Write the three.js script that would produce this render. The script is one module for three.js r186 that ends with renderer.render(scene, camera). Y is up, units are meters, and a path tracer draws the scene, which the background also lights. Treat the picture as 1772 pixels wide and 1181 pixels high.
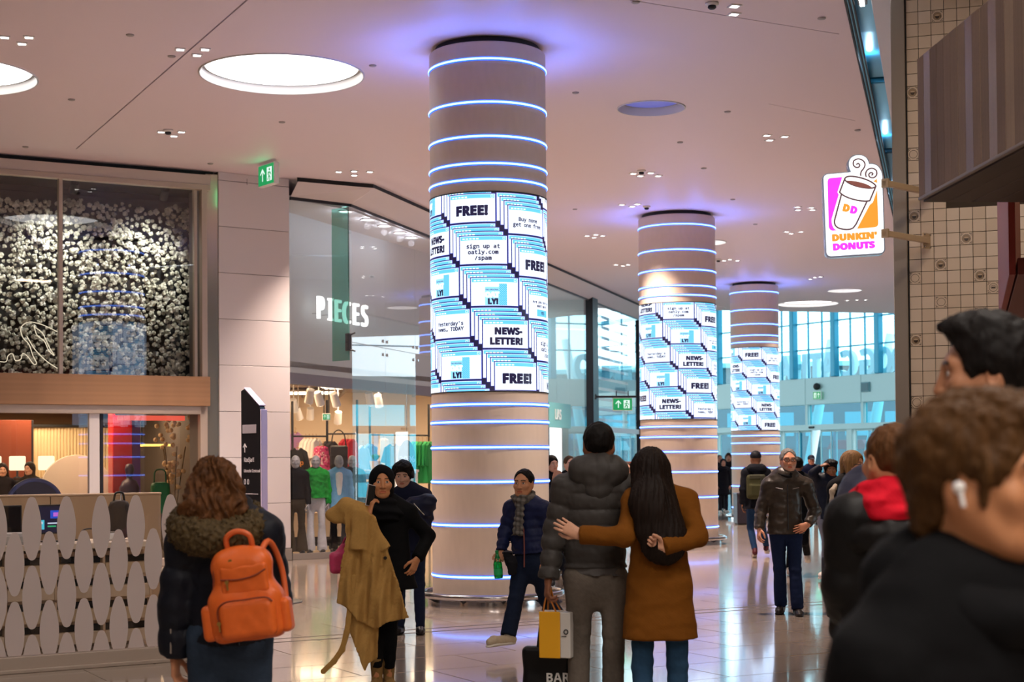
import * as THREE from 'three';
import { RoundedBoxGeometry } from 'three/addons/geometries/RoundedBoxGeometry.js';
import { mergeGeometries } from 'three/addons/utils/BufferGeometryUtils.js';
import { RectAreaLightUniformsLib } from 'three/addons/lights/RectAreaLightUniformsLib.js';
import { ImprovedNoise } from 'three/addons/math/ImprovedNoise.js';
import { FontLoader } from 'three/addons/loaders/FontLoader.js';
import { TextGeometry } from 'three/addons/geometries/TextGeometry.js';

// ------------------------------------------------------------------ camera, sky, exposure, large lights
const W = 1772, H = 1181, F = 2700;                       // picture size, focal length in pixels
const scene = new THREE.Scene();
const camera = new THREE.PerspectiveCamera(2 * Math.atan(H / 2 / F) * 180 / Math.PI, W / H, 0.05, 400);
camera.position.set(0, 1.6, 0);
camera.rotation.order = 'YXZ';
const PITCH = 0.021, ROLL = -0.008, SHIFT = 152;
camera.rotation.set(PITCH, 0, ROLL);
camera.setViewOffset(W, H, 0, -SHIFT, W, H);
camera.focus = 13; camera.userData.fStop = 4;
camera.updateMatrixWorld(true);
const renderer = new THREE.WebGLRenderer({ antialias: true });
renderer.toneMapping = THREE.LinearToneMapping;
renderer.toneMappingExposure = 1.2;
renderer.shadowMap.enabled = true;
RectAreaLightUniformsLib.init();
scene.background = new THREE.Color(0.80, 0.98, 1.06).multiplyScalar(2.6);      // overcast winter sky outside the glass front

const CEIL = 6.32;
// the picture's pixel (px, py) as a point of the place at a given depth, on the floor or on the ceiling
const ray = (px, py) => new THREE.Vector3((px - W / 2) / F, -(py - H / 2 - SHIFT) / F, -1).applyQuaternion(camera.quaternion);
const at = (px, py, depth) => { const r = ray(px, py); return r.multiplyScalar(-depth / r.z).add(camera.position); };
const atY = (px, py, y) => { const r = ray(px, py); return r.multiplyScalar((y - 1.6) / r.y).add(camera.position); };
const onFloor = (px, py) => atY(px, py, 0), onCeil = (px, py) => atY(px, py, CEIL);
const V = (x, y, z) => new THREE.Vector3(x, y, z);
const AX = V(0.28, 0, -0.96), RT = V(0.96, 0, 0.28), UP = V(0, 1, 0);          // along the mall, across it to the right

// ------------------------------------------------------------------ helpers
let seedN = 7;
const rnd = () => { seedN = (seedN * 1664525 + 1013904223) >>> 0; return seedN / 4294967296; };
const rr = (a, b) => a + (b - a) * rnd();
const pn = new ImprovedNoise(), noise = (x, y, z) => pn.noise(x + 31.7, y + 57.3, z + 11.9);
const counts = {};
const numbered = (n) => { const c = counts[n] = (counts[n] ?? -1) + 1; return c ? n + '_' + String(c).padStart(3, '0') : n; };
function tag(o, label, category, group, kind) {
  if (label) o.userData.label = label;
  if (category) o.userData.category = category;
  if (group) o.userData.group = group;
  if (kind) o.userData.kind = kind;
  return o;
}
function base(name, label, category, pos, turn = 0, group) {
  const o = new THREE.Group(); o.name = numbered(name);
  if (pos) o.position.copy(pos.isVector3 ? pos : V(...pos));
  o.rotation.y = turn; scene.add(o);
  return tag(o, label, category, group);
}
function mesh(name, geo, mat, parent = scene) {
  const o = new THREE.Mesh(Array.isArray(geo) ? (geo.length > 1 ? mergeGeometries(geo.map(clean)) : geo[0]) : geo, mat);
  o.name = parent === scene ? numbered(name) : name; o.castShadow = o.receiveShadow = true; parent.add(o); return o;
}
const structure = (name, geo, mat, parent = scene) => { const o = mesh(name, geo, mat, parent); if (parent === scene) o.userData.kind = 'structure'; return o; };
const structGroup = (name, pos) => { const o = new THREE.Group(); o.name = numbered(name); if (pos) o.position.copy(pos); scene.add(o); o.userData.kind = 'structure'; return o; };
function clean(g) { g = g.index ? g.toNonIndexed() : g; for (const k of Object.keys(g.attributes)) if (!['position', 'normal', 'uv'].includes(k)) g.deleteAttribute(k); if (!g.attributes.uv) g.setAttribute('uv', new THREE.BufferAttribute(new Float32Array(g.attributes.position.count * 2), 2)); return g; }
const move = (g, x, y, z) => g.translate(x, y, z);
const box = (w, h, d, x = 0, y = 0, z = 0, r = 0.006) => new RoundedBoxGeometry(w, h, d, 1, Math.min(r, w / 2.1, h / 2.1, d / 2.1)).translate(x, y, z);
const plainBox = (w, h, d, x = 0, y = 0, z = 0) => new THREE.BoxGeometry(w, h, d).translate(x, y, z);
const tube = (pts, r, seg = 24, rad = 8, closed = false) => new THREE.TubeGeometry(new THREE.CatmullRomCurve3(pts.map((p) => p.isVector3 ? p : V(...p)), closed), seg, r, rad, closed);
const rod = (a, b, r, r2 = r, rad = 10) => { const d = b.clone().sub(a), g = new THREE.CylinderGeometry(r2, r, d.length(), rad); g.applyQuaternion(new THREE.Quaternion().setFromUnitVectors(UP, d.clone().normalize())); const m = a.clone().add(b).multiplyScalar(0.5); return g.translate(m.x, m.y, m.z); };
const lathe = (pts, seg = 48) => new THREE.LatheGeometry(pts.map((p) => new THREE.Vector2(p[0], p[1])), seg);
const poly = (pts) => { const s = new THREE.Shape(); pts.forEach((p, i) => i ? s.lineTo(p[0], p[1]) : s.moveTo(p[0], p[1])); s.closePath(); return s; };
const extrude = (shape, depth, bevel = 0, curve = 12) => new THREE.ExtrudeGeometry(shape, { depth, bevelEnabled: bevel > 0, bevelSize: bevel, bevelThickness: bevel, bevelSegments: 2, curveSegments: curve });
// a Group standing at a, its x axis running to b on the ground: shopfronts, counters, walls
function frontFrame(o, a, b) { o.position.set(a.x, 0, a.z); o.rotation.y = -Math.atan2(b.z - a.z, b.x - a.x); return Math.hypot(b.x - a.x, b.z - a.z); }
function canvas(w, h, draw) { const c = document.createElement('canvas'); c.width = w; c.height = h; const x = c.getContext('2d'); draw(x, w, h); const t = new THREE.CanvasTexture(c); t.colorSpace = THREE.SRGBColorSpace; t.anisotropy = 8; return t; }
function noiseTex(n, f, srgb) { const d = new Uint8Array(n * n * 4); for (let j = 0; j < n; j++) for (let i = 0; i < n; i++) { const v = f(i / n, j / n, i, j), o = (j * n + i) * 4; const a = Array.isArray(v) ? v : [v, v, v]; for (let c = 0; c < 3; c++) d[o + c] = Math.max(0, Math.min(255, a[c] * 255)); d[o + 3] = 255; } const t = new THREE.DataTexture(d, n, n); t.wrapS = t.wrapT = THREE.RepeatWrapping; t.magFilter = THREE.LinearFilter; t.minFilter = THREE.LinearMipmapLinearFilter; t.generateMipmaps = true; if (srgb) t.colorSpace = THREE.SRGBColorSpace; t.needsUpdate = true; return t; }
const rep = (t, x, y) => { const c = t.clone(); c.repeat.set(x, y); c.needsUpdate = true; return c; };
const std = (color, roughness = 0.6, extra = {}) => new THREE.MeshStandardMaterial({ color, roughness, ...extra });
const phys = (o) => new THREE.MeshPhysicalMaterial(o);
const glow = (r, g, b, k = 1) => new THREE.MeshStandardMaterial({ color: 0x222222, emissive: new THREE.Color(r, g, b), emissiveIntensity: k, roughness: 0.5 });

// tiling noise: wraps on a torus of period p
const tn = (u, v, p, s = 0) => { const a = (x, y) => noise(x, y, s), x = u * p, y = v * p, f = (q) => q * q * (3 - 2 * q); const wx = f(u), wy = f(v); return (a(x, y) * (1 - wx) + a(x - p, y) * wx) * (1 - wy) + (a(x, y - p) * (1 - wx) + a(x - p, y - p) * wx) * wy; };
const plasterTex = noiseTex(256, (u, v) => 0.93 + 0.05 * tn(u, v, 5) + 0.05 * tn(u, v, 40, 3));
const grainTex = noiseTex(256, () => rnd());
const stoneTex = noiseTex(512, (u, v, i, j) => { const a = tn(u, v, 6), b = tn(u, v, 24, 2), c = tn(u, v, 90, 5), s = rnd(); const k = 0.86 + 0.1 * a + 0.08 * b + 0.08 * c + (s > 0.985 ? -0.12 : 0); return [k, k * 0.985, k * 0.965]; });
const fabricTex = noiseTex(256, (u, v, i, j) => 0.5 + 0.25 * Math.sin(i * Math.PI / 2) * Math.cos(j * Math.PI / 2) + 0.25 * (rnd() - 0.5));
const woodTex = noiseTex(512, (u, v) => { const g = tn(u * 1, v, 40, 1), s = Math.abs(tn(u, v * 0.0 + 0.3, 60, 4)), f = tn(u, v, 3, 9), q = 0.8 + 0.14 * g * 0.4 + 0.16 * f - 0.22 * s + 0.05 * (rnd() - 0.5); return q; });
const brushTex = noiseTex(256, (u, v, i, j) => 0.5 + 0.35 * tn(u * 0.05, v, 120, 2) + 0.15 * (rnd() - 0.5));

const M = {
  ceiling: std(0xe0d1d6, 0.55, { bumpMap: rep(plasterTex, 1, 1), bumpScale: 0.002 }),
  whiteWall: std(0xd8d3d2, 0.35),
  cream: std(0xe0cfbd, 0.55, { map: rep(plasterTex, 2, 2) }),
    grout: std(0x4a4038, 0.9),
  steel: phys({ color: 0xb5b3b4, metalness: 1, roughness: 0.28, roughnessMap: brushTex }),
  darkMetal: std(0x2b2c31, 0.45, { metalness: 0.5 }),
  greyMetal: std(0x968e86, 0.5, { metalness: 0.3 }),
  beigeMetal: std(0xb9a99a, 0.4, { metalness: 0.2 }),
  black: std(0x0c0c0e, 0.6),
  white: std(0xe6e4e2, 0.45),
  glass: phys({ color: 0xffffff, transmission: 1, roughness: 0, thickness: 0, ior: 1.52 }),
  greenGlass: phys({ color: 0xb4dcd2, transmission: 1, roughness: 0, thickness: 0, ior: 1.6 }),
  edgeGlass: phys({ color: 0x5f9a90, transmission: 0.5, roughness: 0.1, thickness: 0 }),
  blueStrip: glow(0.75, 1.5, 4.6, 1.0),
  blueHalo: glow(0.03, 0.2, 2.0, 1.0),
  lamp: glow(1, 0.96, 0.93, 6),
  warmLamp: glow(1, 0.82, 0.6, 5),
  discGlow: glow(1, 0.97, 0.95, 3.2),
};
const rgbHex = (c) => new THREE.Color(c);

// ------------------------------------------------------------------ floor: stone tiles laid askew to the mall, parallel to the left shopfront
const T1 = V(0.879, 0, -0.477), T2 = V(0.477, 0, 0.879);
const floorMat = (k) => new THREE.MeshPhysicalMaterial({ color: new THREE.Color(0.42 * k, 0.345 * k, 0.285 * k), map: stoneTex, roughness: 0.13, ior: 1.62, clearcoat: 0.5, clearcoatRoughness: 0.06 });
const floorMats = [1, 0.95, 1.05, 0.9, 1.02].map(floorMat);
{
  const m = floorMat(0.98); m.map = rep(stoneTex, 90, 120);
  const floor = structure('floor', plainBox(110, 0.3, 150, 5, -0.153, -60), m);
  const tw = 1.15, td = 0.75, gap = 0.011, geos = [0, 1, 2].map((k) => { const g = plainBox(tw - gap, 0.02, td - gap, 0, -0.01, 0); const uv = g.attributes.uv; for (let i = 0; i < uv.count; i++) uv.setXY(i, uv.getX(i) * 0.57 + k * 0.31, uv.getY(i) * 0.37 + k * 0.17); return g; });
  const ang = Math.atan2(-T1.z, T1.x);
  for (const [px, py] of [[600, 1104], [1320, 1049]]) { const c = onFloor(px, py), j = mesh('expansion_joint', plainBox(16, 0.006, 0.03, 0, -0.001, 0), std(0x5d5048, 0.4), floor); j.position.copy(c); j.rotation.y = ang + 0.03; }
  let n = 0;
  for (let b = -24; b < 40; b++) for (let a = -30; a < 30; a++) {
    const p = T1.clone().multiplyScalar((a + (b & 1) * 0.5) * tw).addScaledVector(T2, -b * td), D = -p.z, px = W / 2 + F * p.x / D;
    if (D < 10.2 || D > 20.5 || px < -60 || px > W + 60 || (D < 17.5 && px > 1500)) continue;
    if (n++ > 290) break;
    const t = mesh('tile', geos[Math.floor(rnd() * 3)], floorMats[Math.floor(rnd() * 5)], floor);
    t.position.copy(p); t.rotation.y = ang;
  }
}

// ------------------------------------------------------------------ ceiling: one white plaster slab with recessed discs and open joints, a slot along the right
const E0 = onCeil(1460, 0), E1 = onCeil(1550, 400), EDIR = E1.clone().sub(E0).normalize();
const edgeAt = (t) => E0.clone().addScaledVector(EDIR, t);
const discs = [   // centre (x, z), radius, lit
  [onCeil(488, 129), 1.0, true, 'big glowing round ceiling light left of the nearest banded column'],
  [onCeil(-82, 131), 1.0, true, 'glowing round ceiling light cut by the left picture edge'],
  [onCeil(1127, 187), 0.46, false, 'small unlit round ceiling recess, blue column light painted as glow, right of nearest column'],
  [onCeil(1219, 420), 0.48, true, 'round ceiling light half hidden behind the second banded column'],
  [onCeil(1217, 534), 0.7, true, 'farthest round ceiling light, peeping out low beside the second banded column'],
  [onCeil(1462, 503), 0.485, true, 'small round ceiling light above the far glass front'],
  [onCeil(1398, 526), 0.93, true, 'wide round ceiling light next to the third banded column'],
];
for (const [x, z] of [[-3.9, -6.2], [-3.5, -1.5], [-0.9, -11], [-6.5, -9.5], [-6, 3]]) discs.push([V(x, CEIL, z), 1.0, true, null]);
{
  const s = new THREE.Shape(), P = (v, f = 'lineTo') => s[f](v.x, -v.z);
  const a = edgeAt(-24), b = edgeAt(36.2), farL = V(2.2, 0, -48), wl = V(-22, 0, -40);
  P(V(-22, 0, 8), 'moveTo'); P(a.clone().setZ(8)); P(a); P(b); P(farL); P(wl); s.closePath();
  for (const [c, r] of discs) { const h = new THREE.Path(); h.absellipse(c.x, -c.z, r, r, 0, Math.PI * 2); s.holes.push(h); }
  const joint = (p, q, w = 0.012) => { const d = q.clone().sub(p).normalize(), n = V(-d.z, 0, d.x).multiplyScalar(w / 2), h = new THREE.Path(); [[p, 1], [q, 1], [q, -1], [p, -1]].forEach(([c, k], i) => h[i ? 'lineTo' : 'moveTo'](c.x + n.x * k, -(c.z + n.z * k))); h.closePath(); s.holes.push(h); };
  joint(onCeil(432, -4), onCeil(132, 258), 0.02);
  joint(onCeil(1090, 0), onCeil(1452, 59), 0.016);
  joint(onCeil(1330, 180), onCeil(1480, 209), 0.012);
  const g = extrude(s, 0.14, 0, 40).rotateX(-Math.PI / 2).translate(0, CEIL, 0);
  structure('ceiling', g, M.ceiling);
  structure('ceiling', plainBox(60, 0.2, 62, -2, CEIL + 0.9, -20), M.ceiling);
  s.holes.length = 0;
  structure('ceiling', extrude(s, 0.02).rotateX(-Math.PI / 2).translate(0, CEIL + 0.145, 0), std(0x8a8480));
}
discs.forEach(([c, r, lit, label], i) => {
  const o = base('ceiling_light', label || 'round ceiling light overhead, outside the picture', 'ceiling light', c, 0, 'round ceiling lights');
  if (!label) o.userData.group = 'round ceiling lights overhead';
  mesh('diffuser', lathe([[0, 0.125], [0, 0.09], [r - 0.075, 0.09], [r - 0.075, 0.125]], 64), lit ? M.discGlow : glow(0.16, 0.17, 0.62, 0.55), o);  // unlit recess: blue light from the column put in as faint glow
  mesh('rim', lathe([[r - 0.001, 0.139], [r - 0.001, -0.012], [r - 0.02, -0.012], [r - 0.025, 0.085], [r - 0.035, 0.139]], 64), M.white, o);
  mesh('shade_ring', lathe([[r - 0.08, 0.1], [r - 0.03, 0.098], [r - 0.03, 0.11], [r - 0.08, 0.112]], 64), M.greyMetal, o);  // grey ring put in for the shaded gap round the diffuser
  if (lit) {
    const w = r * 1.3, l = new THREE.RectAreaLight(new THREE.Color(1, 0.93, 0.89), 12, w, w);
    l.position.set(0, 0.1, 0); l.rotation.x = -Math.PI / 2; o.add(l);
  }
});
// the slot along the right edge of the ceiling: blue ducts, cables and a strip lamp, then a white soffit
{
  const gapW = 0.27, sl = structGroup('ceiling'); const dir = EDIR, n = V(-dir.z, 0, dir.x);
  const ori = (g, t, len, off, y) => { g.rotateY(-Math.atan2(dir.z, dir.x)); const c = edgeAt(t + len / 2).addScaledVector(n, off); return g.translate(c.x, y, c.z); };
  const L = 62, duct = std(0x2f87a8, 0.35, { metalness: 0.4 }), ductDark = std(0x1c5068, 0.45, { metalness: 0.4 });
  mesh('slot_back', ori(plainBox(L, 0.02, 1.2), -24, L, 0.3, CEIL + 0.75), M.black, sl);
  mesh('slot_side', ori(plainBox(L, 0.62, 0.02), -24, L, -0.02, CEIL + 0.45), ductDark, sl);
  mesh('soffit_panel', ori(box(L, 0.12, 5, 0, 0, 0), -24, L, gapW + 2.5, CEIL + 0.06), std(0xcfd0d6, 0.5), sl);
  for (let k = 0; k < 10; k++) mesh('duct', ori(box(2.3, 0.3, 0.34, 0, 0, 0, 0.03), 1.6 + k * 2.4 - 2, 2.3, 0.2 + (k % 3) * 0.01, CEIL + 0.3 + (k % 2) * 0.05), k > 3 ? ductDark : duct, sl);
  [0.012, 0.05, 0.085].forEach((o, k) => mesh('cable', ori(new THREE.CylinderGeometry(0.011, 0.011, L, 6).rotateZ(Math.PI / 2), -24, L, o, CEIL + 0.012 + k * 0.012), M.black, sl));
  [0.03, 0.068].forEach((o) => mesh('cable_tray', ori(box(L, 0.02, 0.02), -24, L, o, CEIL + 0.035), duct, sl));
  const lamp = base('strip_lamp', 'white strip lamp glowing inside the open ceiling slot', 'ceiling lamp', edgeAt(-0.4).addScaledVector(n, 0.17).setY(CEIL + 0.03), -Math.atan2(dir.z, dir.x));
  mesh('housing', box(1.6, 0.05, 0.1, 0, 0.04, 0), M.darkMetal, lamp);
  mesh('diffuser', box(1.55, 0.02, 0.05, 0, 0, 0), M.lamp, lamp);
  const pl = new THREE.RectAreaLight(0xdff2ff, 4, 1.5, 0.05); pl.rotation.x = -Math.PI / 2; pl.position.y = -0.015; lamp.add(pl);
  for (const t of [3, 8, 13]) { const l = new THREE.PointLight(0xbfe6ff, 0.5); l.position.copy(edgeAt(t).addScaledVector(n, 0.12)).setY(CEIL + 0.12); l.castShadow = true; l.name = 'slot_light'; scene.add(l); }
}
// added fill lamp panels, unseen, over and behind the camera to brighten the foreground
for (const [x, z, w] of [[2.3, -5.2, 'front'], [1.0, -0.6, 'middle'], [3.6, 1.6, 'right rear'], [0.2, 4.5, 'rear']]) { const o = base('ceiling_panel', `added unseen fill lamp panel overhead outside the picture, ${w} one`, 'ceiling lamp', V(x, CEIL - 0.03, z), 0.28); mesh('frame', box(1.7, 0.05, 1.7), M.white, o); mesh('panel', box(1.6, 0.01, 1.6, 0, -0.027, 0), M.lamp, o); const l = new THREE.RectAreaLight(0xfff0e2, 12, 1.6, 1.6); l.rotation.x = -Math.PI / 2; l.position.y = -0.05; o.add(l); }
// recessed downlights in small clusters
{
  const geoT = plainBox(1, 1, 1), trimG = extrude((() => { const s = poly([[-0.06, -0.06], [0.06, -0.06], [0.06, 0.06], [-0.06, 0.06]]); const h = new THREE.Path(); [[-0.042, -0.042], [-0.042, 0.042], [0.042, 0.042], [0.042, -0.042]].forEach((p, i) => h[i ? 'lineTo' : 'moveTo'](...p)); h.closePath(); s.holes.push(h); return s; })(), 0.012).rotateX(Math.PI / 2);
  const lensG = plainBox(0.084, 0.006, 0.084, 0, -0.004, 0);
  const groups = [
    ['over the left shopfront', [[8, 64], [38, 75], [50, 64]]], ['left of the big glowing ceiling disc', [[312, 85], [341, 95], [355, 85]]],
    ['in front of the flower-filled window', [[279, 228], [301, 235], [314, 228]]], ['beside the white wall pier', [[586, 297], [613, 303], [613, 296], [640, 297]]],
    ['high above the second column', [[1271, 10], [1270, 24]]], ['right of the unlit ceiling recess', [[1327, 234], [1332, 242], [1358, 236]]],
    ['between the two nearer columns', [[1096, 300], [1108, 304], [1126, 299], [1139, 304]]], ['just over the second column', [[1076, 354], [1094, 357], [1103, 353]]],
    ['left of the doughnut shop sign', [[1380, 358], [1381, 363], [1404, 359], [1406, 363]]], ['below left of the doughnut shop sign', [[1361, 401], [1369, 404], [1386, 401]]],
    ['left of the second column', [[1016, 408], [1028, 411], [1031, 406], [1043, 408]]], ['near the third column top', [[1253, 451], [1263, 449], [1276, 451]]],
    ['far down the mall ceiling', [[1066, 458], [1078, 460], [1087, 458]]], ['before the far glass front', [[1466, 520], [1483, 519], [1498, 519]]],
    ['over the doughnut sign end', [[1410, 480], [1402, 483], [1420, 479]]],
  ];
  for (const [where, pts] of groups) {
    let c = V(0, 0, 0);
    const inRow = [...pts].sort((p, q) => p[0] - q[0] || p[1] - q[1]);
    for (const [px, py] of pts) {
      const p = onCeil(px, py); c.add(p);
      const o = base('downlight', `${['leftmost', 'second', 'third', 'fourth'][inRow.findIndex((q) => q[0] === px && q[1] === py)]} small square downlight of the cluster ${where}`, 'downlight', p, 0.28, `downlights ${where}`);
      mesh('trim', trimG, M.white, o); mesh('lens', lensG, M.lamp, o);
    }
    c.multiplyScalar(1 / pts.length);
    const l = new THREE.SpotLight(0xffe4d2, 120, 0, 0.75, 0.6, 2); l.position.copy(c).setY(CEIL - 0.03); l.shadow.radius = 4; l.castShadow = true; l.target.position.set(c.x, 0, c.z); l.name = 'downlight_beam'; scene.add(l, l.target);
  }
  const det = [[1232, 5, 'above the second column'], [1110, 295, 'between the nearer columns'], [1119, 357, 'over the second column'], [291, 225, 'over the left shop'], [1243, 449, 'near the third column']];
  for (const [px, py, w] of det) {
    const o = base('smoke_detector', `small round smoke detector on the ceiling ${w}`, 'smoke detector', onCeil(px, py));
    mesh('base', lathe([[0, 0], [0.07, 0], [0.07, -0.02], [0.05, -0.03], [0, -0.03]], 20), M.white, o);
    mesh('sensor', lathe([[0.04, -0.03], [0.045, -0.05], [0.03, -0.065], [0, -0.068]], 20), M.darkMetal, o);
  }
  for (const [px, py, w] of [[225, 60, 'up left of the big glowing disc'], [297, 97, 'beside the downlights left of the big disc'], [124, 172, 'right of the cut-off ceiling light'], [44, 254, 'just over the left shop fascia'], [364, 283, 'over the corner of the blossom window'], [488, 211, 'below the big glowing disc'], [645, 113, 'just right of the big glowing disc'], [1422, 31, 'near the top of the ceiling slot'], [1259, 193, 'right of the faint blue recess'], [1177, 246, 'below the faint blue recess'], [1218, 291, 'above right of the second column'], [1268, 345, 'right of the second column top'], [996, 160, 'left of the faint blue recess'], [1484, 225, 'above the lit cup sign'], [995, 362, 'left of the second column top'], [1307, 388, 'above the third column'], [1100, 3, 'at the top edge above the second column']]) {
    const o = base('sprinkler', `tiny pale sprinkler cap in the mall ceiling ${w}`, 'sprinkler', onCeil(px, py), 0, 'ceiling sprinklers');
    mesh('cap', lathe([[0, -0.018], [0.035, -0.016], [0.045, -0.008], [0.045, 0]], 14), std(0x9a9290, 0.4), o);
  }
}

// ------------------------------------------------------------------ LED columns
const NAVY = '#1d1833';
function screenTexture(shift) {
  return canvas(2048, 1124, (x, w, h) => {
    x.fillStyle = NAVY; x.fillRect(0, 0, w, h);
    x.translate(1024, 0); x.scale(1.148, 1.15); x.translate(0, -88 - shift);
    const BW = 228, BH = 138;
    const body = (cx, cy, title) => {
      const l = cx - BW / 2, t = cy - BH / 2;
      x.fillStyle = '#211b40'; x.fillRect(l - 4, t - 4, BW + 8, BH + 8); x.fillStyle = '#5560c4'; x.fillRect(l - 1, t - 1, BW + 2, BH + 2);
      x.fillStyle = '#f6fbff'; x.fillRect(l + 1, t + 1, BW - 2, BH - 2);
      x.fillStyle = '#63bfe2'; x.fillRect(l + 4, t + 3, BW - 8, 18);
      x.fillStyle = '#ffffff'; for (let k = 0; k < 5; k++) x.fillRect(l + 14 + k * 17, t + 11, 12, 6);
      x.strokeStyle = '#ffffff'; x.lineWidth = 2; x.strokeRect(l + BW - 20, t + 7, 10, 10);
    };
    const heavy = (s, cx, cy, size) => { x.font = `bold ${size}px sans-serif`; x.textAlign = 'center'; x.textBaseline = 'middle'; x.lineJoin = 'round'; x.fillStyle = x.strokeStyle = NAVY; x.lineWidth = size * 0.11; x.fillText(s, cx, cy); x.strokeText(s, cx, cy); };
    const mono = (lines, cx, cy, size) => { x.font = `bold ${size}px monospace`; x.textAlign = 'center'; x.textBaseline = 'middle'; x.fillStyle = NAVY; x.strokeStyle = NAVY; x.lineWidth = size * 0.06; lines.forEach((s, k) => { const y = cy + (k - (lines.length - 1) / 2) * size * 1.08; x.fillText(s, cx, y); x.strokeText(s, cx, y); }); };
    const kinds = {
      free: (cx, cy) => heavy('FREE!', cx, cy + 12, 62),
      news: (cx, cy) => { heavy('NEWS-', cx + 10, cy - 14, 45); heavy('LETTER!', cx, cy + 36, 45); },
      sign: (cx, cy) => mono(['sign up at', 'oatly.com', '/spam'], cx, cy + 11, 27),
      buy: (cx, cy) => mono(['Buy none', 'get one free'], cx, cy + 10, 25),
      old: (cx, cy) => mono(["Yesterday's", 'news… TODAY'], cx, cy + 12, 25),
      ask: (cx, cy) => { mono(['Are you sure you', 'want more?'], cx, cy - 6, 18); x.fillStyle = '#62bfe0'; x.fillRect(cx - 55, cy + 22, 110, 34); mono(['YES'], cx, cy + 39, 20); },
      oat: (cx, cy) => {
        x.fillStyle = '#8fd0ea'; x.fillRect(cx - 47, cy - 24, 66, 90); x.fillStyle = '#4fb3d8'; x.fillRect(cx + 19, cy - 40, 38, 106);
        x.fillStyle = '#c9ecf8'; for (let a = 0; a < 8; a++) for (let b = 0; b < 20; b++) if ((a + b) % 2) x.fillRect(cx + 20 + a * 4.6, cy - 38 + b * 5.2, 2.6, 2.6);
        x.font = 'bold 9px sans-serif'; x.textAlign = 'center'; x.fillStyle = NAVY; x.fillText('THE ORIGINAL', cx - 14, cy - 10);
        x.font = 'bold 34px sans-serif'; x.fillStyle = '#f8fdff'; x.strokeStyle = '#f8fdff'; x.lineWidth = 5; x.fillText('OAT', cx - 14, cy + 14); x.strokeText('OAT', cx - 14, cy + 14); heavy('LY!', cx - 10, cy + 48, 36);
      },
    };
    const cols = { '-3': 'free ask news buy oat sign old free', '-2': 'old free buy sign news oat free ask', '-1': 'sign oat news oat old oat news free', 0: 'oat free sign oat news free old sign', 1: 'news buy free ask sign news oat free', 2: 'free oat old sign free buy news oat', 3: 'sign news free oat buy old ask news' };
    for (let i = -1; i < 7; i++) for (let j = -3; j <= 3; j++) {
      const cx = -72 + 290 * j + 55 * i, cy = 165 + 55 * j + 207 * i;
      for (let k = 3; k >= 0; k--) body(cx - k * 18.5, cy - k * 20);
      kinds[cols[j].split(' ')[(i + 1) % 8]](cx, cy);
    }
  });
}
const screens = [screenTexture(0), screenTexture(215)];
const STRIPS = [6.05, 5.57, 5.19, 4.89, 4.71, 2.233, 2.04, 1.758, 1.378, 0.9, 0.33];
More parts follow.
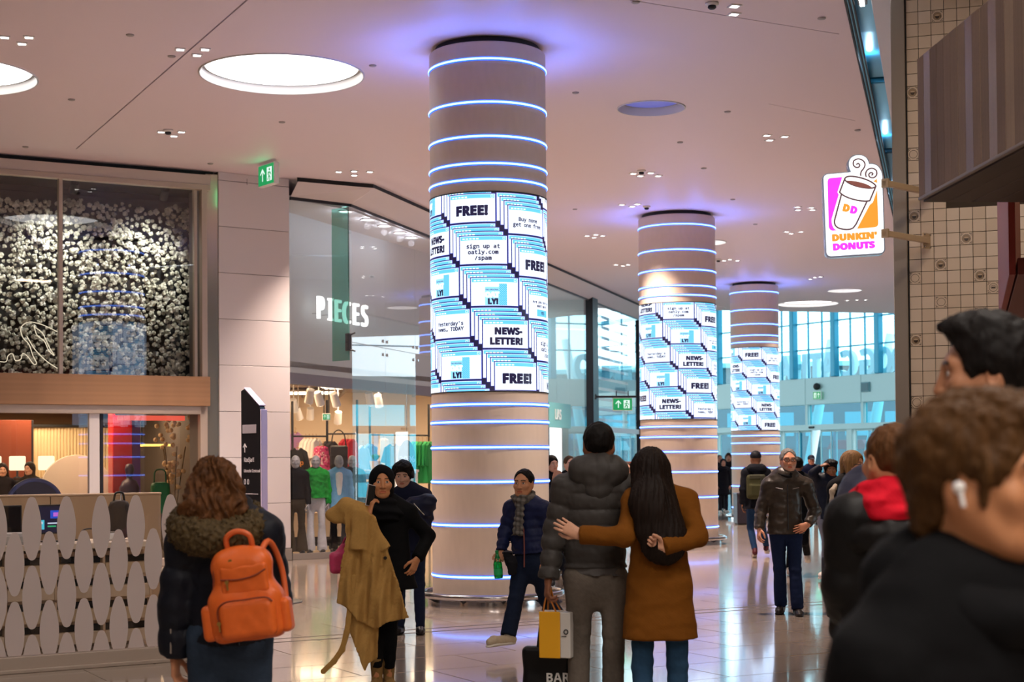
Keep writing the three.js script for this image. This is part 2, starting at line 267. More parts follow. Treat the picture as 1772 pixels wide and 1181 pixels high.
function column(p, R, tex, label, gap) {
  const o = base('advertising_column', label, 'column', p);
  mesh('shaft', lathe([[0, 0.12], [R, 0.12], [R, 2.375], [R - 0.01, 2.378], [R - 0.01, 4.572], [R, 4.575], [R, 6.235], [R - 0.015, 6.25], [R - 0.07, 6.25]], 96), M.cream, o);
  mesh('neck', lathe([[R - 0.07, 6.24], [R - 0.07, CEIL + 0.02]], 64), M.black, o);
  const sm = new THREE.MeshStandardMaterial({ color: 0x08080c, roughness: 0.35, emissive: new THREE.Color(0.92, 0.98, 1.12), emissiveMap: tex, emissiveIntensity: 1.25 });
  mesh('screen', new THREE.CylinderGeometry(R + 0.004, R + 0.004, 2.19, 96, 1, true).rotateY(Math.PI - 0.02).translate(0, 3.475, 0), sm, o);
  for (const y of [2.372, 4.578]) mesh('bezel', lathe([[R - 0.004, y - 0.006], [R + 0.008, y - 0.006], [R + 0.008, y + 0.006], [R - 0.004, y + 0.006]], 96), M.darkMetal, o);
  for (const y of STRIPS) {
    const a0 = gap ? 2.05 : 0, len = gap ? Math.PI * 2 - 0.55 : Math.PI * 2;
    const ring = (pts) => new THREE.LatheGeometry(pts.map((q) => new THREE.Vector2(...q)), 96, a0, len).translate(0, y, 0);
    mesh('light_strip', ring([[R - 0.004, -0.011], [R + 0.01, -0.011], [R + 0.014, -0.005], [R + 0.014, 0.005], [R + 0.01, 0.011], [R - 0.004, 0.011]]), M.blueStrip, o);
    mesh('strip_halo', [ring([[R - 0.004, 0.011], [R + 0.007, 0.011], [R + 0.004, 0.021], [R - 0.004, 0.021]]), ring([[R - 0.004, -0.021], [R + 0.004, -0.021], [R + 0.007, -0.011], [R - 0.004, -0.011]])], M.blueHalo, o);  // glowing bands put in for the blue halo round each strip
    if (gap) mesh('strip_groove', lathe([[R - 0.002, y - 0.006], [R + 0.002, y - 0.006], [R + 0.002, y + 0.006], [R - 0.002, y + 0.006]], 96), M.greyMetal, o);
  }
  mesh('plinth', lathe([[R + 0.055, 0], [R + 0.055, 0.085], [R + 0.03, 0.11], [R - 0.02, 0.125]], 96), M.steel, o);
  mesh('bumper_rail', new THREE.TorusGeometry(R + 0.14, 0.034, 12, 96).rotateX(Math.PI / 2).translate(0, 0.115, 0), M.steel, o);
  for (let k = 0; k < 10; k++) { const a = k * Math.PI / 5 + 0.2; mesh('bracket', rod(V(Math.sin(a) * (R + 0.04), 0.05, Math.cos(a) * (R + 0.04)), V(Math.sin(a) * (R + 0.14), 0.1, Math.cos(a) * (R + 0.14)), 0.016), M.darkMetal, o); }
  // the light that the screen and the strips throw, in their colour and just in front of them
  for (const k of [0, 1, 2, 3]) {
    const a = k * Math.PI / 2 + 0.2, l = new THREE.RectAreaLight(new THREE.Color(0.55, 0.72, 1.0), 0.9, 0.8, 2.1);
    l.position.set(Math.sin(a) * (R + 0.03), 3.475, Math.cos(a) * (R + 0.03)); l.rotation.y = a + Math.PI; o.add(l);
  }
  for (let k = 0; k < 8; k++) { const a = k * Math.PI / 4 + 0.3, u = new THREE.SpotLight(new THREE.Color(0.14, 0.24, 1), 1.5, 0, 1.15, 1, 2); u.position.set(Math.sin(a) * (R + 0.16), 5.72, Math.cos(a) * (R + 0.16)); u.target.position.set(Math.sin(a) * (R + 0.75), 6.5, Math.cos(a) * (R + 0.75)); u.castShadow = true; u.shadow.radius = 0.8; o.add(u, u.target); }
  return o;
}
const C1 = at(850, 1000, 17.78).setY(0), C2 = at(1175, 800, 30.0).setY(0), C3 = at(1308, 800, 41.8).setY(0);
column(C1, 0.665, screens[0], 'nearest round cream column with blue light rings and a wrap-around screen');
column(C2, 0.735, screens[1], 'second round column, whose blue light rings stop short of its right edge', true);
column(C3, 0.643, screens[0], 'farthest and thinnest-looking round column with blue light rings');

// ------------------------------------------------------------------ left side: pier, flower-window shop, glass-cornered clothes shop
// local coordinates (along, up) of a picture point on the upright plane through point a with ground direction d
function onPlane(px, py, a, d) { const r = ray(px, py), n = V(-d.z, 0, d.x), t = a.clone().sub(camera.position).dot(n) / r.dot(n), p = r.multiplyScalar(t).add(camera.position); return [p.clone().sub(a).dot(d), p.y]; }
const PIER_L = onCeil(378, 297), PIER_R = onCeil(500, 310);
const SHOP_A = PIER_L.clone().addScaledVector(T1, -6).setY(0);            // 6 m of the flower shop's front, its right end at the pier
const sp = (px, py) => onPlane(px, py, SHOP_A, T1);
{
  const d = PIER_R.clone().sub(PIER_L).setY(0), L = d.length();
  const o = structGroup('wall_left'); frontFrame(o, PIER_L, PIER_R);
  mesh('core', plainBox(L - 0.02, CEIL, 1.2, L / 2, CEIL / 2, -0.63), std(0x77706f), o);
  for (let k = 0; k < 9; k++) { const h = 0.748, y0 = 0.2 + k * h, y1 = Math.min(y0 + h, CEIL); if (y1 - y0 < 0.05) break; mesh('panel', box(L, y1 - y0 - 0.008, 0.03, L / 2, (y0 + y1) / 2, -0.012, 0.004), std(k % 2 ? 0xd6cfcf : 0xd2cbcb, 0.22), o); }
  for (let k = 0; k < 9; k++) { const h = 0.748, y0 = 0.2 + k * h, y1 = Math.min(y0 + h, CEIL); if (y1 - y0 < 0.05) break; mesh('panel', box(0.03, y1 - y0 - 0.008, 1.2, L - 0.012, (y0 + y1) / 2, -0.63, 0.004), std(0xd2cbcb, 0.22), o); }
  mesh('skirting', box(L + 0.02, 0.19, 0.06, L / 2, 0.097, 0), M.greyMetal, o);
}
{
  // shopfront with the flower-filled upper window
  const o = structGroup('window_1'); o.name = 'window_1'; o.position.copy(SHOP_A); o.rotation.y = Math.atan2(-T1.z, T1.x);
  const [jr] = sp(352, 500), [ml] = sp(104, 480), yTop = sp(104, 308)[1], yG = sp(104, 648)[1], yBeam = sp(200, 702)[1], yLow = sp(150, 716)[1];
  const fr = M.beigeMetal, x0 = -3;
  mesh('gap_shade', plainBox(jr - x0 + 0.2, 0.08, 0.3, (x0 + jr + 0.2) / 2, CEIL - 0.04, -0.25), M.black, o);  // black bar painting the shade of the gap under the ceiling
  mesh('fascia', box(jr - x0 + 0.12, CEIL - 0.08 - yTop - 0.06, 0.3, (x0 + jr + 0.1) / 2, (CEIL - 0.08 + yTop + 0.06) / 2, -0.1), std(0xc9bbb2, 0.5), o);
  mesh('frame', [box(jr - x0 + 0.1, 0.08, 0.14, (x0 + jr + 0.1) / 2, yTop + 0.02, 0), box(0.06, yTop - yG, 0.12, ml, (yTop + yG) / 2, 0), box(0.09, yTop - yG, 0.14, jr, (yTop + yG) / 2, 0), box(0.05, yTop - yG, 0.1, jr - 0.12, (yTop + yG) / 2, -0.06)], fr, o);
  mesh('glass', plainBox(ml - x0 - 0.06, yTop - yG, 0.002, (ml + x0) / 2, (yTop + yG) / 2, -0.02), M.glass, o);
  mesh('glass', plainBox(jr - ml - 0.1, yTop - yG, 0.002, (jr + ml) / 2, (yTop + yG) / 2, -0.02), M.glass, o);
  const wood = new THREE.MeshStandardMaterial({ color: 0xb98d66, roughness: 0.5, map: rep(woodTex, 0.35, 3) });
  mesh('beam', box(jr - x0 + 0.07, yG - yBeam, 0.2, (x0 + jr + 0.07) / 2, (yG + yBeam) / 2, 0.02), wood, o);
  mesh('frame', [box(jr - x0, 0.13, 0.14, (x0 + jr) / 2, yBeam - 0.065, 0), box(0.12, yBeam, 0.14, jr - 0.02, yBeam / 2, 0)], fr, o);
  const [p1] = sp(163, 800);
  mesh('door_post', box(0.16, yBeam, 0.12, p1, yBeam / 2, -0.04), M.whiteWall, o);
  mesh('door_post', box(0.05, yBeam, 0.06, sp(176, 800)[0], yBeam / 2, -0.02), M.darkMetal, o);
  mesh('glass', plainBox(p1 - x0 - 0.1, yLow, 0.002, (p1 + x0) / 2, yLow / 2, -0.03), M.glass, o);
  mesh('glass', plainBox(jr - p1 - 0.2, yLow, 0.002, (jr + p1) / 2, yLow / 2, -0.03), M.glass, o);
  mesh('sill', box(jr - x0, 0.12, 0.16, (x0 + jr) / 2, 0.06, 0), fr, o);
  // the glazed return between the frame and the pier
  mesh('pilaster', box(6 - jr - 0.05, CEIL - 0.1, 0.12, (6 + jr) / 2 + 0.02, CEIL / 2, -0.08), phys({ color: 0xc9c0b2, metalness: 0.85, roughness: 0.16 }), o);
  // shop shell
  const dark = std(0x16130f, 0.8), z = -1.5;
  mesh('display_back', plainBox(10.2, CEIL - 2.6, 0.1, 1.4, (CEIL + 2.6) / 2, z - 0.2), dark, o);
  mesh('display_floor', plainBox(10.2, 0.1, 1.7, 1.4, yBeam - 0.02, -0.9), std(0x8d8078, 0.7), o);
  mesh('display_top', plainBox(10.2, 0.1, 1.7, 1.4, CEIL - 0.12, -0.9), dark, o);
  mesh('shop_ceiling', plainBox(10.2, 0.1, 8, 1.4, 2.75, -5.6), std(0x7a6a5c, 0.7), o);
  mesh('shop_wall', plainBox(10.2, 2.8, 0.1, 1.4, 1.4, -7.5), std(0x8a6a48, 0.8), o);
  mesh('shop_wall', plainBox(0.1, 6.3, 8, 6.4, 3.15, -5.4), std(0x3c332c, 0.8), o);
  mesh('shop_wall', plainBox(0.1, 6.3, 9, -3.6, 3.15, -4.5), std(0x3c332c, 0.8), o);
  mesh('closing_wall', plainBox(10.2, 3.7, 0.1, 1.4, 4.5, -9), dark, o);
}
const inShop = (px, py, z) => { const q = onPlane(px, py, SHOP_A.clone().addScaledVector(T2, z), T1); return [q[0], q[1], z]; };
const shopG = new THREE.Matrix4().makeRotationY(Math.atan2(-T1.z, T1.x)).setPosition(SHOP_A);
const shopPos = (x, y, z) => V(x, y, z).applyMatrix4(shopG), SHOP_TURN = Math.atan2(-T1.z, T1.x);
{
  // white blossom wall
  const o = base('blossom_wall', 'dense wall of white blossom clusters behind the big upper shop window', 'flower wall', shopPos(0, 0, -1.45), SHOP_TURN);
  mesh('backing', box(9.2, 3.1, 0.06, 1.6, 4.48, -0.08), std(0x0d0c0a, 0.9), o);
  const bl = (s) => { const out = []; for (let i = 0; i < 34; i++) { const y = 1 - 2 * (i + 0.5) / 34, r = Math.sqrt(1 - y * y), a = i * 2.4 + s, g = new THREE.CircleGeometry(0.019 + 0.008 * noise(i * 3.3, s, 1), 5), R = 0.036 + 0.02 * noise(i * 5.1, s * 3, 2); g.rotateY(noise(i * 1.7, s * 2, 5) * 2.2).rotateX(noise(i * 2.9, s, 8) * 2.2); const n = V(r * Math.cos(a), y, r * Math.sin(a)); g.applyQuaternion(new THREE.Quaternion().setFromUnitVectors(V(0, 0, 1), n)); g.translate(n.x * R, n.y * R, n.z * R); out.push(g); } return mergeGeometries(out.map(clean)); };
  const gs = [bl(1), bl(2), bl(3)], petal = [std(0xdcd8cb, 0.7), std(0xcfccbd, 0.7), std(0xe6e3da, 0.7)];
  const spots = [];
  for (let k = 0; k < 20000 && spots.length < 3500; k++) {
    const x = rr(-2.6, 6.1), y = rr(3.0, 5.9 + 0.12 * noise(x * 2, 0, 0)), d = 0.5 + 0.5 * noise(x * 1.7, y * 1.7, 4);
    if (rnd() < 0.25 + 0.25 * noise(x * 1.2, y * 1.2, 9)) continue;
    if (spots.some((q) => (q[0] - x) ** 2 + (q[1] - y) ** 2 < (0.044 + 0.04 * (1 - d)) ** 2)) continue;
    spots.push([x, y, rr(0.0, 0.16), rr(0.6, 1.2), rr(0, 6)]);
  }
  spots.sort((a, b) => (b[0] > 2.2) - (a[0] > 2.2) || b[3] - a[3]);
  spots.slice(0, 300).forEach((q) => { const m = mesh('blossom', gs[Math.floor(rnd() * 3)], petal[Math.floor(rnd() * 3)], o); m.position.set(q[0], q[1], q[2]); m.scale.setScalar(q[3]); m.rotation.set(q[4], q[4] * 2, q[4] * 3); });
  const rest = spots.slice(300), im = new THREE.InstancedMesh(gs[0], petal[1], rest.length), mt = new THREE.Matrix4();
  rest.forEach((q, i) => im.setMatrixAt(i, mt.compose(V(q[0], q[1], q[2]), new THREE.Quaternion().setFromEuler(new THREE.Euler(q[4], q[4] * 2, q[4] * 3)), V(q[3], q[3], q[3]))));
  im.name = 'blossom'; im.userData.kind = 'stuff'; im.castShadow = im.receiveShadow = true; o.add(im);
  for (const [px, py, k] of [[127, 330, 'left'], [283, 345, 'right'], [-40, 330, 'outer']]) {
    const q = inShop(px, py, -0.55), f = base('display_spotlight', `small black spotlight at the top ${k === 'left' ? 'left' : k === 'right' ? 'right' : 'outer left'} of the blossom window`, 'spotlight', shopPos(q[0], 5.98, -0.5), SHOP_TURN);
    mesh('housing', new THREE.CylinderGeometry(0.06, 0.07, 0.2, 16).rotateX(0.9), M.black, f); mesh('bracket', box(0.03, 0.22, 0.03, 0, 0.14, 0.03), M.black, f);
    const l = new THREE.SpotLight(0xf4f6ec, 20, 0, 0.62, 0.9, 2); l.position.copy(shopPos(q[0], 5.8, -0.15)); l.target.position.copy(shopPos(q[0] - 0.2, 4.75, -1.5)); l.shadow.radius = 2; l.castShadow = true; l.name = 'spot_beam'; scene.add(l, l.target);
  }
  const nz = (pts) => pts.map(([x, y]) => { const q = inShop(x / 2.8125, 260 + y / 2.8125, -0.3); return V(q[0], q[1], 0); });
  const neon = base('neon_script', 'thin cream neon line sign in looping handwriting low in the blossom window', 'neon sign', shopPos(0, 0, -0.3), SHOP_TURN), nm = glow(1, 0.86, 0.62, 0.9);
  for (const c of [[[288, 890], [250, 870], [190, 845], [135, 838], [102, 865], [110, 910], [140, 945], [160, 1000], [178, 1040], [168, 1045], [130, 1000], [110, 990], [100, 1020], [75, 1025], [60, 990], [40, 1000], [30, 1030], [0, 1030]], [[165, 855], [180, 900], [215, 930], [240, 980], [264, 1000], [240, 960], [205, 890], [170, 862]], [[130, 905], [170, 970], [230, 1030], [288, 1068]]]) mesh('stroke', tube(nz(c), 0.006, 70, 6), nm, neon);
  const nl = new THREE.PointLight(0xffdcae, 0.3); nl.position.copy(shopPos(4, 3.3, -0.2)); nl.name = 'neon_light'; scene.add(nl);
}
{
  // inside the lower shop
  const B = (name, label, cat, px, py, z, group) => { const q = inShop(px, py, z); return base(name, label, cat, shopPos(q[0], 0, z), SHOP_TURN, group); };
  const H = (px, py, z) => inShop(px, py, z)[1], S = (px0, px1, py, z) => Math.abs(inShop(px1, py, z)[0] - inShop(px0, py, z)[0]);
  { const o = B('pleated_curtain', 'cream pleated curtain lit from above at the back of the left shop', 'curtain', 85, 760, -6.4), m = std(0xe2cba0, 0.8);
    for (let k = -24; k <= 24; k++) mesh('pleat', new THREE.CylinderGeometry(0.035, 0.035, 1.15, 8).translate(k * 0.062, 1.75, 0), m, o);
    mesh('rail', box(3.2, 0.05, 0.1, 0, 2.36, 0.05), M.black, o); }
  const lightsIn = (x, y, z, k, w = 1.2, d = 1) => { const l = new THREE.RectAreaLight(0xffc98f, k, w, d); l.position.copy(shopPos(x, y, z)); l.rotation.x = -Math.PI / 2; l.name = 'shop_light'; scene.add(l); };
  for (const [px, z] of [[60, -5.6], [-60, -4], [250, -4], [150, -2.5]]) { const q = inShop(px, 800, z), o = base('panel_lamp', `flat warm ceiling lamp inside the left shop ${px === 60 ? 'by the curtain' : px === -60 ? 'at the outer left' : px === 250 ? 'before the red pillar' : 'near the door'}`, 'ceiling lamp', shopPos(q[0], 2.68, z), SHOP_TURN); mesh('panel', box(1.2, 0.03, 1), M.warmLamp, o); mesh('frame', box(1.26, 0.02, 1.06, 0, 0.012, 0), M.white, o); lightsIn(q[0], 2.65, z, 7); }
  { const o = B('wall_panel', 'flat rust-orange wall panel at the left of the shop interior', 'panel', 12, 770, -5.8); mesh('panel', box(0.9, 2.3, 0.05, 0, 1.3, 0), std(0x7a3213, 0.6), o); mesh('edge', box(0.04, 2.3, 0.07, 0.46, 1.3, 0), M.darkMetal, o); }
  [[-12, 792, 'leftmost'], [30, 790, 'second'], [80, 790, 'third'], [128, 795, 'rightmost']].forEach(([px, py, w], i) => {
    const z = -5.0, o = B('shelf_unit', `${w} dark display shelf with a glowing square lamp shade on top`, 'shelf', px, py, z);
    mesh('side', box(0.03, 1.35, 0.4, -0.26, 0.68, 0), M.black, o); mesh('side', box(0.03, 1.35, 0.4, 0.26, 0.68, 0), M.black, o);
    for (let k = 0; k < 4; k++) mesh('shelf', box(0.5, 0.03, 0.4, 0, 0.2 + k * 0.37, 0), M.black, o);
    mesh('back', box(0.52, 1.35, 0.02, 0, 0.68, -0.2), std(0x2a1a10, 0.7), o);
    const l = base('table_lamp', `square cream lamp shade standing on the ${w} dark display shelf`, 'lamp', shopPos(...((q) => [q[0], 1.36, z])(inShop(px, py, z))), SHOP_TURN);
    mesh('shade', box(0.26, 0.26, 0.22, 0, 0.28, 0, 0.02), glow(1, 0.8, 0.5, 1.3), l); mesh('base', lathe([[0, 0], [0.08, 0], [0.08, 0.02], [0.02, 0.04], [0.02, 0.16], [0, 0.16]], 16), M.darkMetal, l);
    for (let r = 1; r < 3 && i > 0 && i < 3; r++) for (let b = 0; b < 4; b++) {
      const q = inShop(px, py, z), bo = base('bottle', `${['first', 'second', 'third', 'fourth'][b]} toiletry bottle from the left, ${r > 1 ? 'upper' : 'lower'} row of the ${w} dark display shelf`, 'bottle', shopPos(q[0] - 0.17 + b * 0.115, 0.215 + r * 0.37, z + 0.08), 0, `toiletry bottles on the ${w} shelf`);
      mesh('flask', lathe([[0, 0], [0.036, 0], [0.038, 0.01], [0.038, 0.13], [0.014, 0.16], [0.014, 0.18], [0, 0.18]], 12), std([0xd8803a, 0xe6c08a, 0xa5412a, 0xefe4d0][(b + r + i) % 4], 0.3), bo); mesh('cap', new THREE.CylinderGeometry(0.018, 0.018, 0.035, 10).translate(0, 0.195, 0), M.black, bo);
    }
  });
  { const o = B('arched_board', 'big pale round-topped board standing behind the shop door post', 'board', 132, 820, -3.6), s = new THREE.Shape(), w = 0.62; s.moveTo(-w, 0.1); s.lineTo(-w, 1.15); s.absarc(0, 1.15, w, Math.PI, 0, true); s.lineTo(w, 0.1); s.closePath(); mesh('board', extrude(s, 0.05, 0.01, 24), std(0xd9cdbd, 0.6), o); mesh('foot', box(1.1, 0.1, 0.3, 0, 0.05, 0), M.greyMetal, o); }
  { const o = B('red_pillar', 'glossy bright red square pillar inside the left shop', 'pillar', 208, 800, -2.6); mesh('shaft', box(0.34, 2.6, 0.34, 0, 1.35, 0, 0.02), std(0xb01010, 0.2), o); mesh('foot', box(0.42, 0.1, 0.42, 0, 0.05, 0), M.darkMetal, o); }
  { const o = B('purple_banner', 'tall violet banner hanging next to the red pillar', 'banner', 228, 800, -2.8); mesh('cloth', box(0.3, 1.7, 0.02, 0, 1.7, 0), std(0x7a48b0, 0.5), o); mesh('pole', rod(V(-0.18, 2.56, 0), V(0.18, 2.56, 0), 0.015), M.steel, o); }
  { const o = B('mannequin_bust', 'dark bust on a stand beside the violet banner', 'bust', 224, 840, -2.2); mesh('bust', lathe([[0, 0.9], [0.1, 0.92], [0.15, 1.05], [0.17, 1.2], [0.12, 1.32], [0.05, 1.36], [0.06, 1.44], [0.08, 1.52], [0.06, 1.6], [0, 1.62]], 24), std(0x2c1636, 0.4), o); mesh('stand', lathe([[0, 0], [0.18, 0], [0.18, 0.03], [0.02, 0.05], [0.02, 0.92], [0, 0.92]], 20), M.darkMetal, o); }
  { const o = B('light_tube', 'long warm yellow light tube across the shop interior', 'lamp', 245, 771, -3.4); const y = H(245, 771, -3.4); mesh('tube', rod(V(-0.6, y, 0), V(0.6, y, 0), 0.022), glow(1, 0.62, 0.12, 1.6), o); mesh('bracket', box(0.03, 2.7 - y, 0.03, 0, (2.7 + y) / 2, 0), M.black, o); const l = new THREE.PointLight(0xffa040, 0.6); l.position.copy(o.position).setY(y - 0.08); l.name = 'tube_light'; scene.add(l); }
  { const o = B('red_lintel', 'red glowing light bar above the inner glass door', 'lamp', 262, 724, -0.9); const y = H(262, 724, -0.9); mesh('bar', box(1.1, 0.08, 0.06, 0, y, 0), glow(1, 0.12, 0.07, 0.7), o); mesh('housing', box(1.16, 0.06, 0.1, 0, y + 0.07, 0), M.greyMetal, o); }
  { const o = B('green_bag', 'bright green fabric shopping bag hanging beside the inner door', 'bag', 277, 846, -1.0); mesh('body', (() => { const g = box(0.3, 0.52, 0.2, 0, 1.05, 0, 0.07); return g; })(), std(0x0d6b34, 0.6), o); mesh('handle', tube([V(-0.1, 1.3, 0), V(-0.07, 1.5, 0), V(0.07, 1.5, 0), V(0.1, 1.3, 0)], 0.014), std(0x0a5027, 0.6), o); }
  { const o = B('dried_flowers', 'tall bunch of pale dried flowers in a vase near the shop corner', 'flowers', 300, 790, -1.75); const g = new THREE.IcosahedronGeometry(0.04, 1), m = std(0xd9b98a, 0.8); mesh('vase', lathe([[0, 0], [0.14, 0], [0.18, 0.3], [0.08, 0.6], [0.1, 0.66], [0.085, 0.66], [0.07, 0.6]], 24), M.white, o); for (let k = 0; k < 60; k++) { const h = rr(1.2, 2.4), a = rr(0, 6.3), r = rr(0, 0.3) * (h - 0.5) / 1.5; const b = mesh('blossom', g, m, o); b.position.set(Math.sin(a) * r, h, Math.cos(a) * r); } mesh('stem', [0, 1, 2, 3, 4].map((k) => rod(V(0, 0.6, 0), V(Math.sin(k * 1.3) * 0.2, 1.9, Math.cos(k * 1.3) * 0.2), 0.01)), std(0x6b5433), o); }
  { const o = B('round_chair', 'rounded blue-backed chair just behind the glass shopfront', 'chair', 60, 856, -0.8); const g = new THREE.TorusGeometry(0.42, 0.035, 10, 30, Math.PI).translate(0, 0.95, 0); mesh('back_rim', g, std(0x3d4d86, 0.4), o); mesh('back', extrude((() => { const s = new THREE.Shape(); s.absarc(0, 0.95, 0.41, 0, Math.PI); s.closePath(); return s; })(), 0.05).translate(0, 0, -0.03), std(0x232c4a, 0.6), o); mesh('seat', box(0.7, 0.1, 0.5, 0, 0.46, 0.15), std(0x232c4a, 0.7), o); for (const sx of [-1, 1]) { mesh('leg', rod(V(sx * 0.34, 0, 0.3), V(sx * 0.3, 0.44, 0.28), 0.02), M.darkMetal, o); mesh('leg', rod(V(sx * 0.38, 0, -0.05), V(sx * 0.36, 0.95, -0.02), 0.02), M.darkMetal, o); } }
  { const o = B('till_counter', 'black shop counter with a small orange flower emblem', 'counter', 15, 858, -1.6); mesh('body', box(1.3, 1.0, 0.5, 0, 0.5, 0), std(0x15100f, 0.5), o); mesh('top', box(1.36, 0.04, 0.56, 0, 1.02, 0), std(0x2a2220, 0.3), o); for (let k = 0; k < 5; k++) mesh('petal', new THREE.CylinderGeometry(0.025, 0.025, 0.012, 10).rotateX(Math.PI / 2).translate(0.1 + Math.sin(k * 1.257) * 0.035, 0.8 + Math.cos(k * 1.257) * 0.035, 0.253), std(0xd9701c, 0.5), o); }
}

// ------------------------------------------------------------------ glass barrier with frosted lozenges and the kiosk behind it
{
  const A = onFloor(0, 1167), B = onFloor(277, 1146), d = B.clone().sub(A).setY(0).normalize(), L = B.distanceTo(A), turn = Math.atan2(-d.z, d.x);
  const bp = (px, py) => onPlane(px, py, A, d), yT = bp(140, 857)[1], yB = bp(140, 1128)[1];
  const o = base('glass_barrier', 'low clear glass barrier printed with frosted lozenges on a beige floor rail', 'glass barrier', A, turn);
  const x0 = -2.4, x1 = L + 0.62;
  [[x0, -1.0], [-1.0, L], [L + 0.012, x1]].forEach(([a, b]) => mesh('pane', plainBox(b - a - 0.008, yT - yB, 0.003, (a + b) / 2, (yT + yB) / 2, 0), M.glass, o));
  mesh('rail', box(x1 - x0, yB - 0.01, 0.09, (x0 + x1) / 2, yB / 2, 0), M.beigeMetal, o);
  mesh('rail', box(x1 - x0, 0.03, 0.16, (x0 + x1) / 2, 0.015, 0), M.beigeMetal, o);
  const s = new THREE.Shape(), w = 0.075, h = 0.25; s.moveTo(-w * 0.35, h * 0.94); s.quadraticCurveTo(0, h * 1.04, w * 0.35, h * 0.94); s.bezierCurveTo(w * 0.75, h * 0.7, w, h * 0.3, w, 0); s.bezierCurveTo(w, -h * 0.3, w * 0.75, -h * 0.7, w * 0.35, -h * 0.94); s.quadraticCurveTo(0, -h * 1.04, -w * 0.35, -h * 0.94); s.bezierCurveTo(-w * 0.75, -h * 0.7, -w, -h * 0.3, -w, 0); s.bezierCurveTo(-w, h * 0.3, -w * 0.75, h * 0.7, -w * 0.35, h * 0.94);
  const frost = phys({ color: 0xe8dcd6, transmission: 0.4, roughness: 0.95, thickness: 0 });
  const cx = (k) => bp(55 + (235 - 55) / 6 * k, 950)[0], step = 0.535;
  const clip = (g, lo, hi) => { const p = g.attributes.position; for (let i = 0; i < p.count; i++) p.setY(i, Math.min(hi, Math.max(lo, p.getY(i)))); return g; };
  for (let k = -9; k < 13; k++) { const x = cx(k); if (x < x0 || x > x1) continue; if (Math.abs(x - L) < 0.03) continue;
    for (let r = 0; r < 4; r++) { const y = yT - 0.255 - r * step - (k & 1 ? step / 2 + 0.005 : 0); if (y < yB - 0.2) continue; mesh('frosted_lozenge', clip(extrude(s, 0.002, 0, 8).translate(x, y, 0.002), yB, yT), frost, o); } }
  // kiosk inside
  const kp = (px, py, z) => { const q = onPlane(px, py, A.clone().add(V(-d.z, 0, d.x).multiplyScalar(z)), d); return [q[0], q[1], z]; };
  const toW = new THREE.Matrix4().makeRotationY(turn).setPosition(A), kw = (x, y, z) => V(x, y, z).applyMatrix4(toW);
  const beige = std(0xb79b7c, 0.55), cream = std(0xcbb092, 0.5);
  { const z = -2.3, xr = kp(277, 900, z)[0], yt = kp(140, 858.5, z)[1], k = base('kiosk_partition', 'beige partition closing the back of the kiosk', 'partition', kw(0, 0, z), turn);
    for (let i = 0; i < 4; i++) mesh('panel', box(1.05, yt, 0.05, xr - 0.525 - i * 1.056, yt / 2, 0), beige, k); mesh('cap', box(4.25, 0.02, 0.07, xr - 2.12, yt + 0.01, 0), cream, k); }
  { const z = -1.5, k = base('kiosk_counter', 'beige kiosk counter with three tiers of dark open slots', 'counter', kw(0, 0, z), turn);
    const xr = kp(252, 1000, z)[0], xl = xr - 3.4, m = (xl + xr) / 2, yA = kp(140, 943, z)[1];
    mesh('top', box(3.4, 0.05, 0.75, m, yA, -0.1), std(0xe0cfba, 0.35), k);
    mesh('carcass', box(3.34, yA - 0.06, 0.5, m, (yA - 0.06) / 2, -0.2), cream, k);
    for (let r = 0; r < 4; r++) for (let c = 0; c < 8; c++) { const y = yA - 0.13 - r * 0.2, x = xl + 0.22 + c * 0.425; mesh('drawer_front', box(0.4, 0.105, 0.08, x, y - 0.085, 0.09), std(r % 2 ? 0xd9c3a6 : 0xceb593, 0.5), k); mesh('slot', box(0.4, 0.06, 0.02, x, y, 0.05), M.black, k); mesh('divider', box(0.025, 0.18, 0.08, x + 0.212, y - 0.05, 0.09), cream, k); }
    const scr = canvas(256, 192, (x, w, h) => { x.fillStyle = '#0a1230'; x.fillRect(0, 0, w, h); x.fillStyle = '#1d4fd0'; x.fillRect(130, 30, 110, 60); x.fillStyle = '#c86ae0'; x.fillRect(150, 46, 40, 30); x.fillStyle = '#49d0e8'; x.fillRect(18, 100, 70, 70); x.fillStyle = '#dfe9ff'; x.fillRect(30, 112, 46, 18); x.fillRect(110, 120, 90, 10); x.fillStyle = '#31b070'; x.fillRect(110, 142, 60, 12); });
    const mon = (px, w, label, on) => { const q = kp(px, 930, z - 0.1), mo = base('monitor', label, 'monitor', kw(q[0], yA + 0.026, z - 0.15), turn + 0.1); mesh('casing', box(w, 0.26, 0.03, 0, 0.2, 0), M.black, mo); const p = plainBox(w - 0.03, 0.23, 0.004, 0, 0.2, 0.017); mesh('screen', p, on ? new THREE.MeshStandardMaterial({ color: 0x050508, emissive: 0xffffff, emissiveMap: scr, emissiveIntensity: 0.7, roughness: 0.3 }) : std(0x08080a, 0.2), mo); mesh('stand', [box(0.05, 0.1, 0.02, 0, 0.05, -0.02), box(0.16, 0.012, 0.12, 0, 0.006, -0.02)], M.darkMetal, mo); if (on) { const l = new THREE.RectAreaLight(0x6688ff, 0.3, w - 0.03, 0.22); l.position.set(0, 0.2, 0.03); l.rotation.y = Math.PI; mo.add(l); } };
    mon(88, 0.36, 'small black monitor with a blue and violet picture on the kiosk counter', true);
    mon(14, 0.26, 'dark switched-off monitor at the left end of the kiosk counter', false);
    const q = kp(195, 905, z), dm = base('card_terminal', 'small white card terminal with a curled cable on the kiosk counter', 'card terminal', kw(q[0] + 0.03, yA + 0.026, z - 0.1), turn);
    mesh('body', box(0.13, 0.07, 0.16, 0, 0.035, 0, 0.02), M.white, dm); mesh('keypad', box(0.09, 0.01, 0.08, 0, 0.073, 0.03), M.greyMetal, dm);
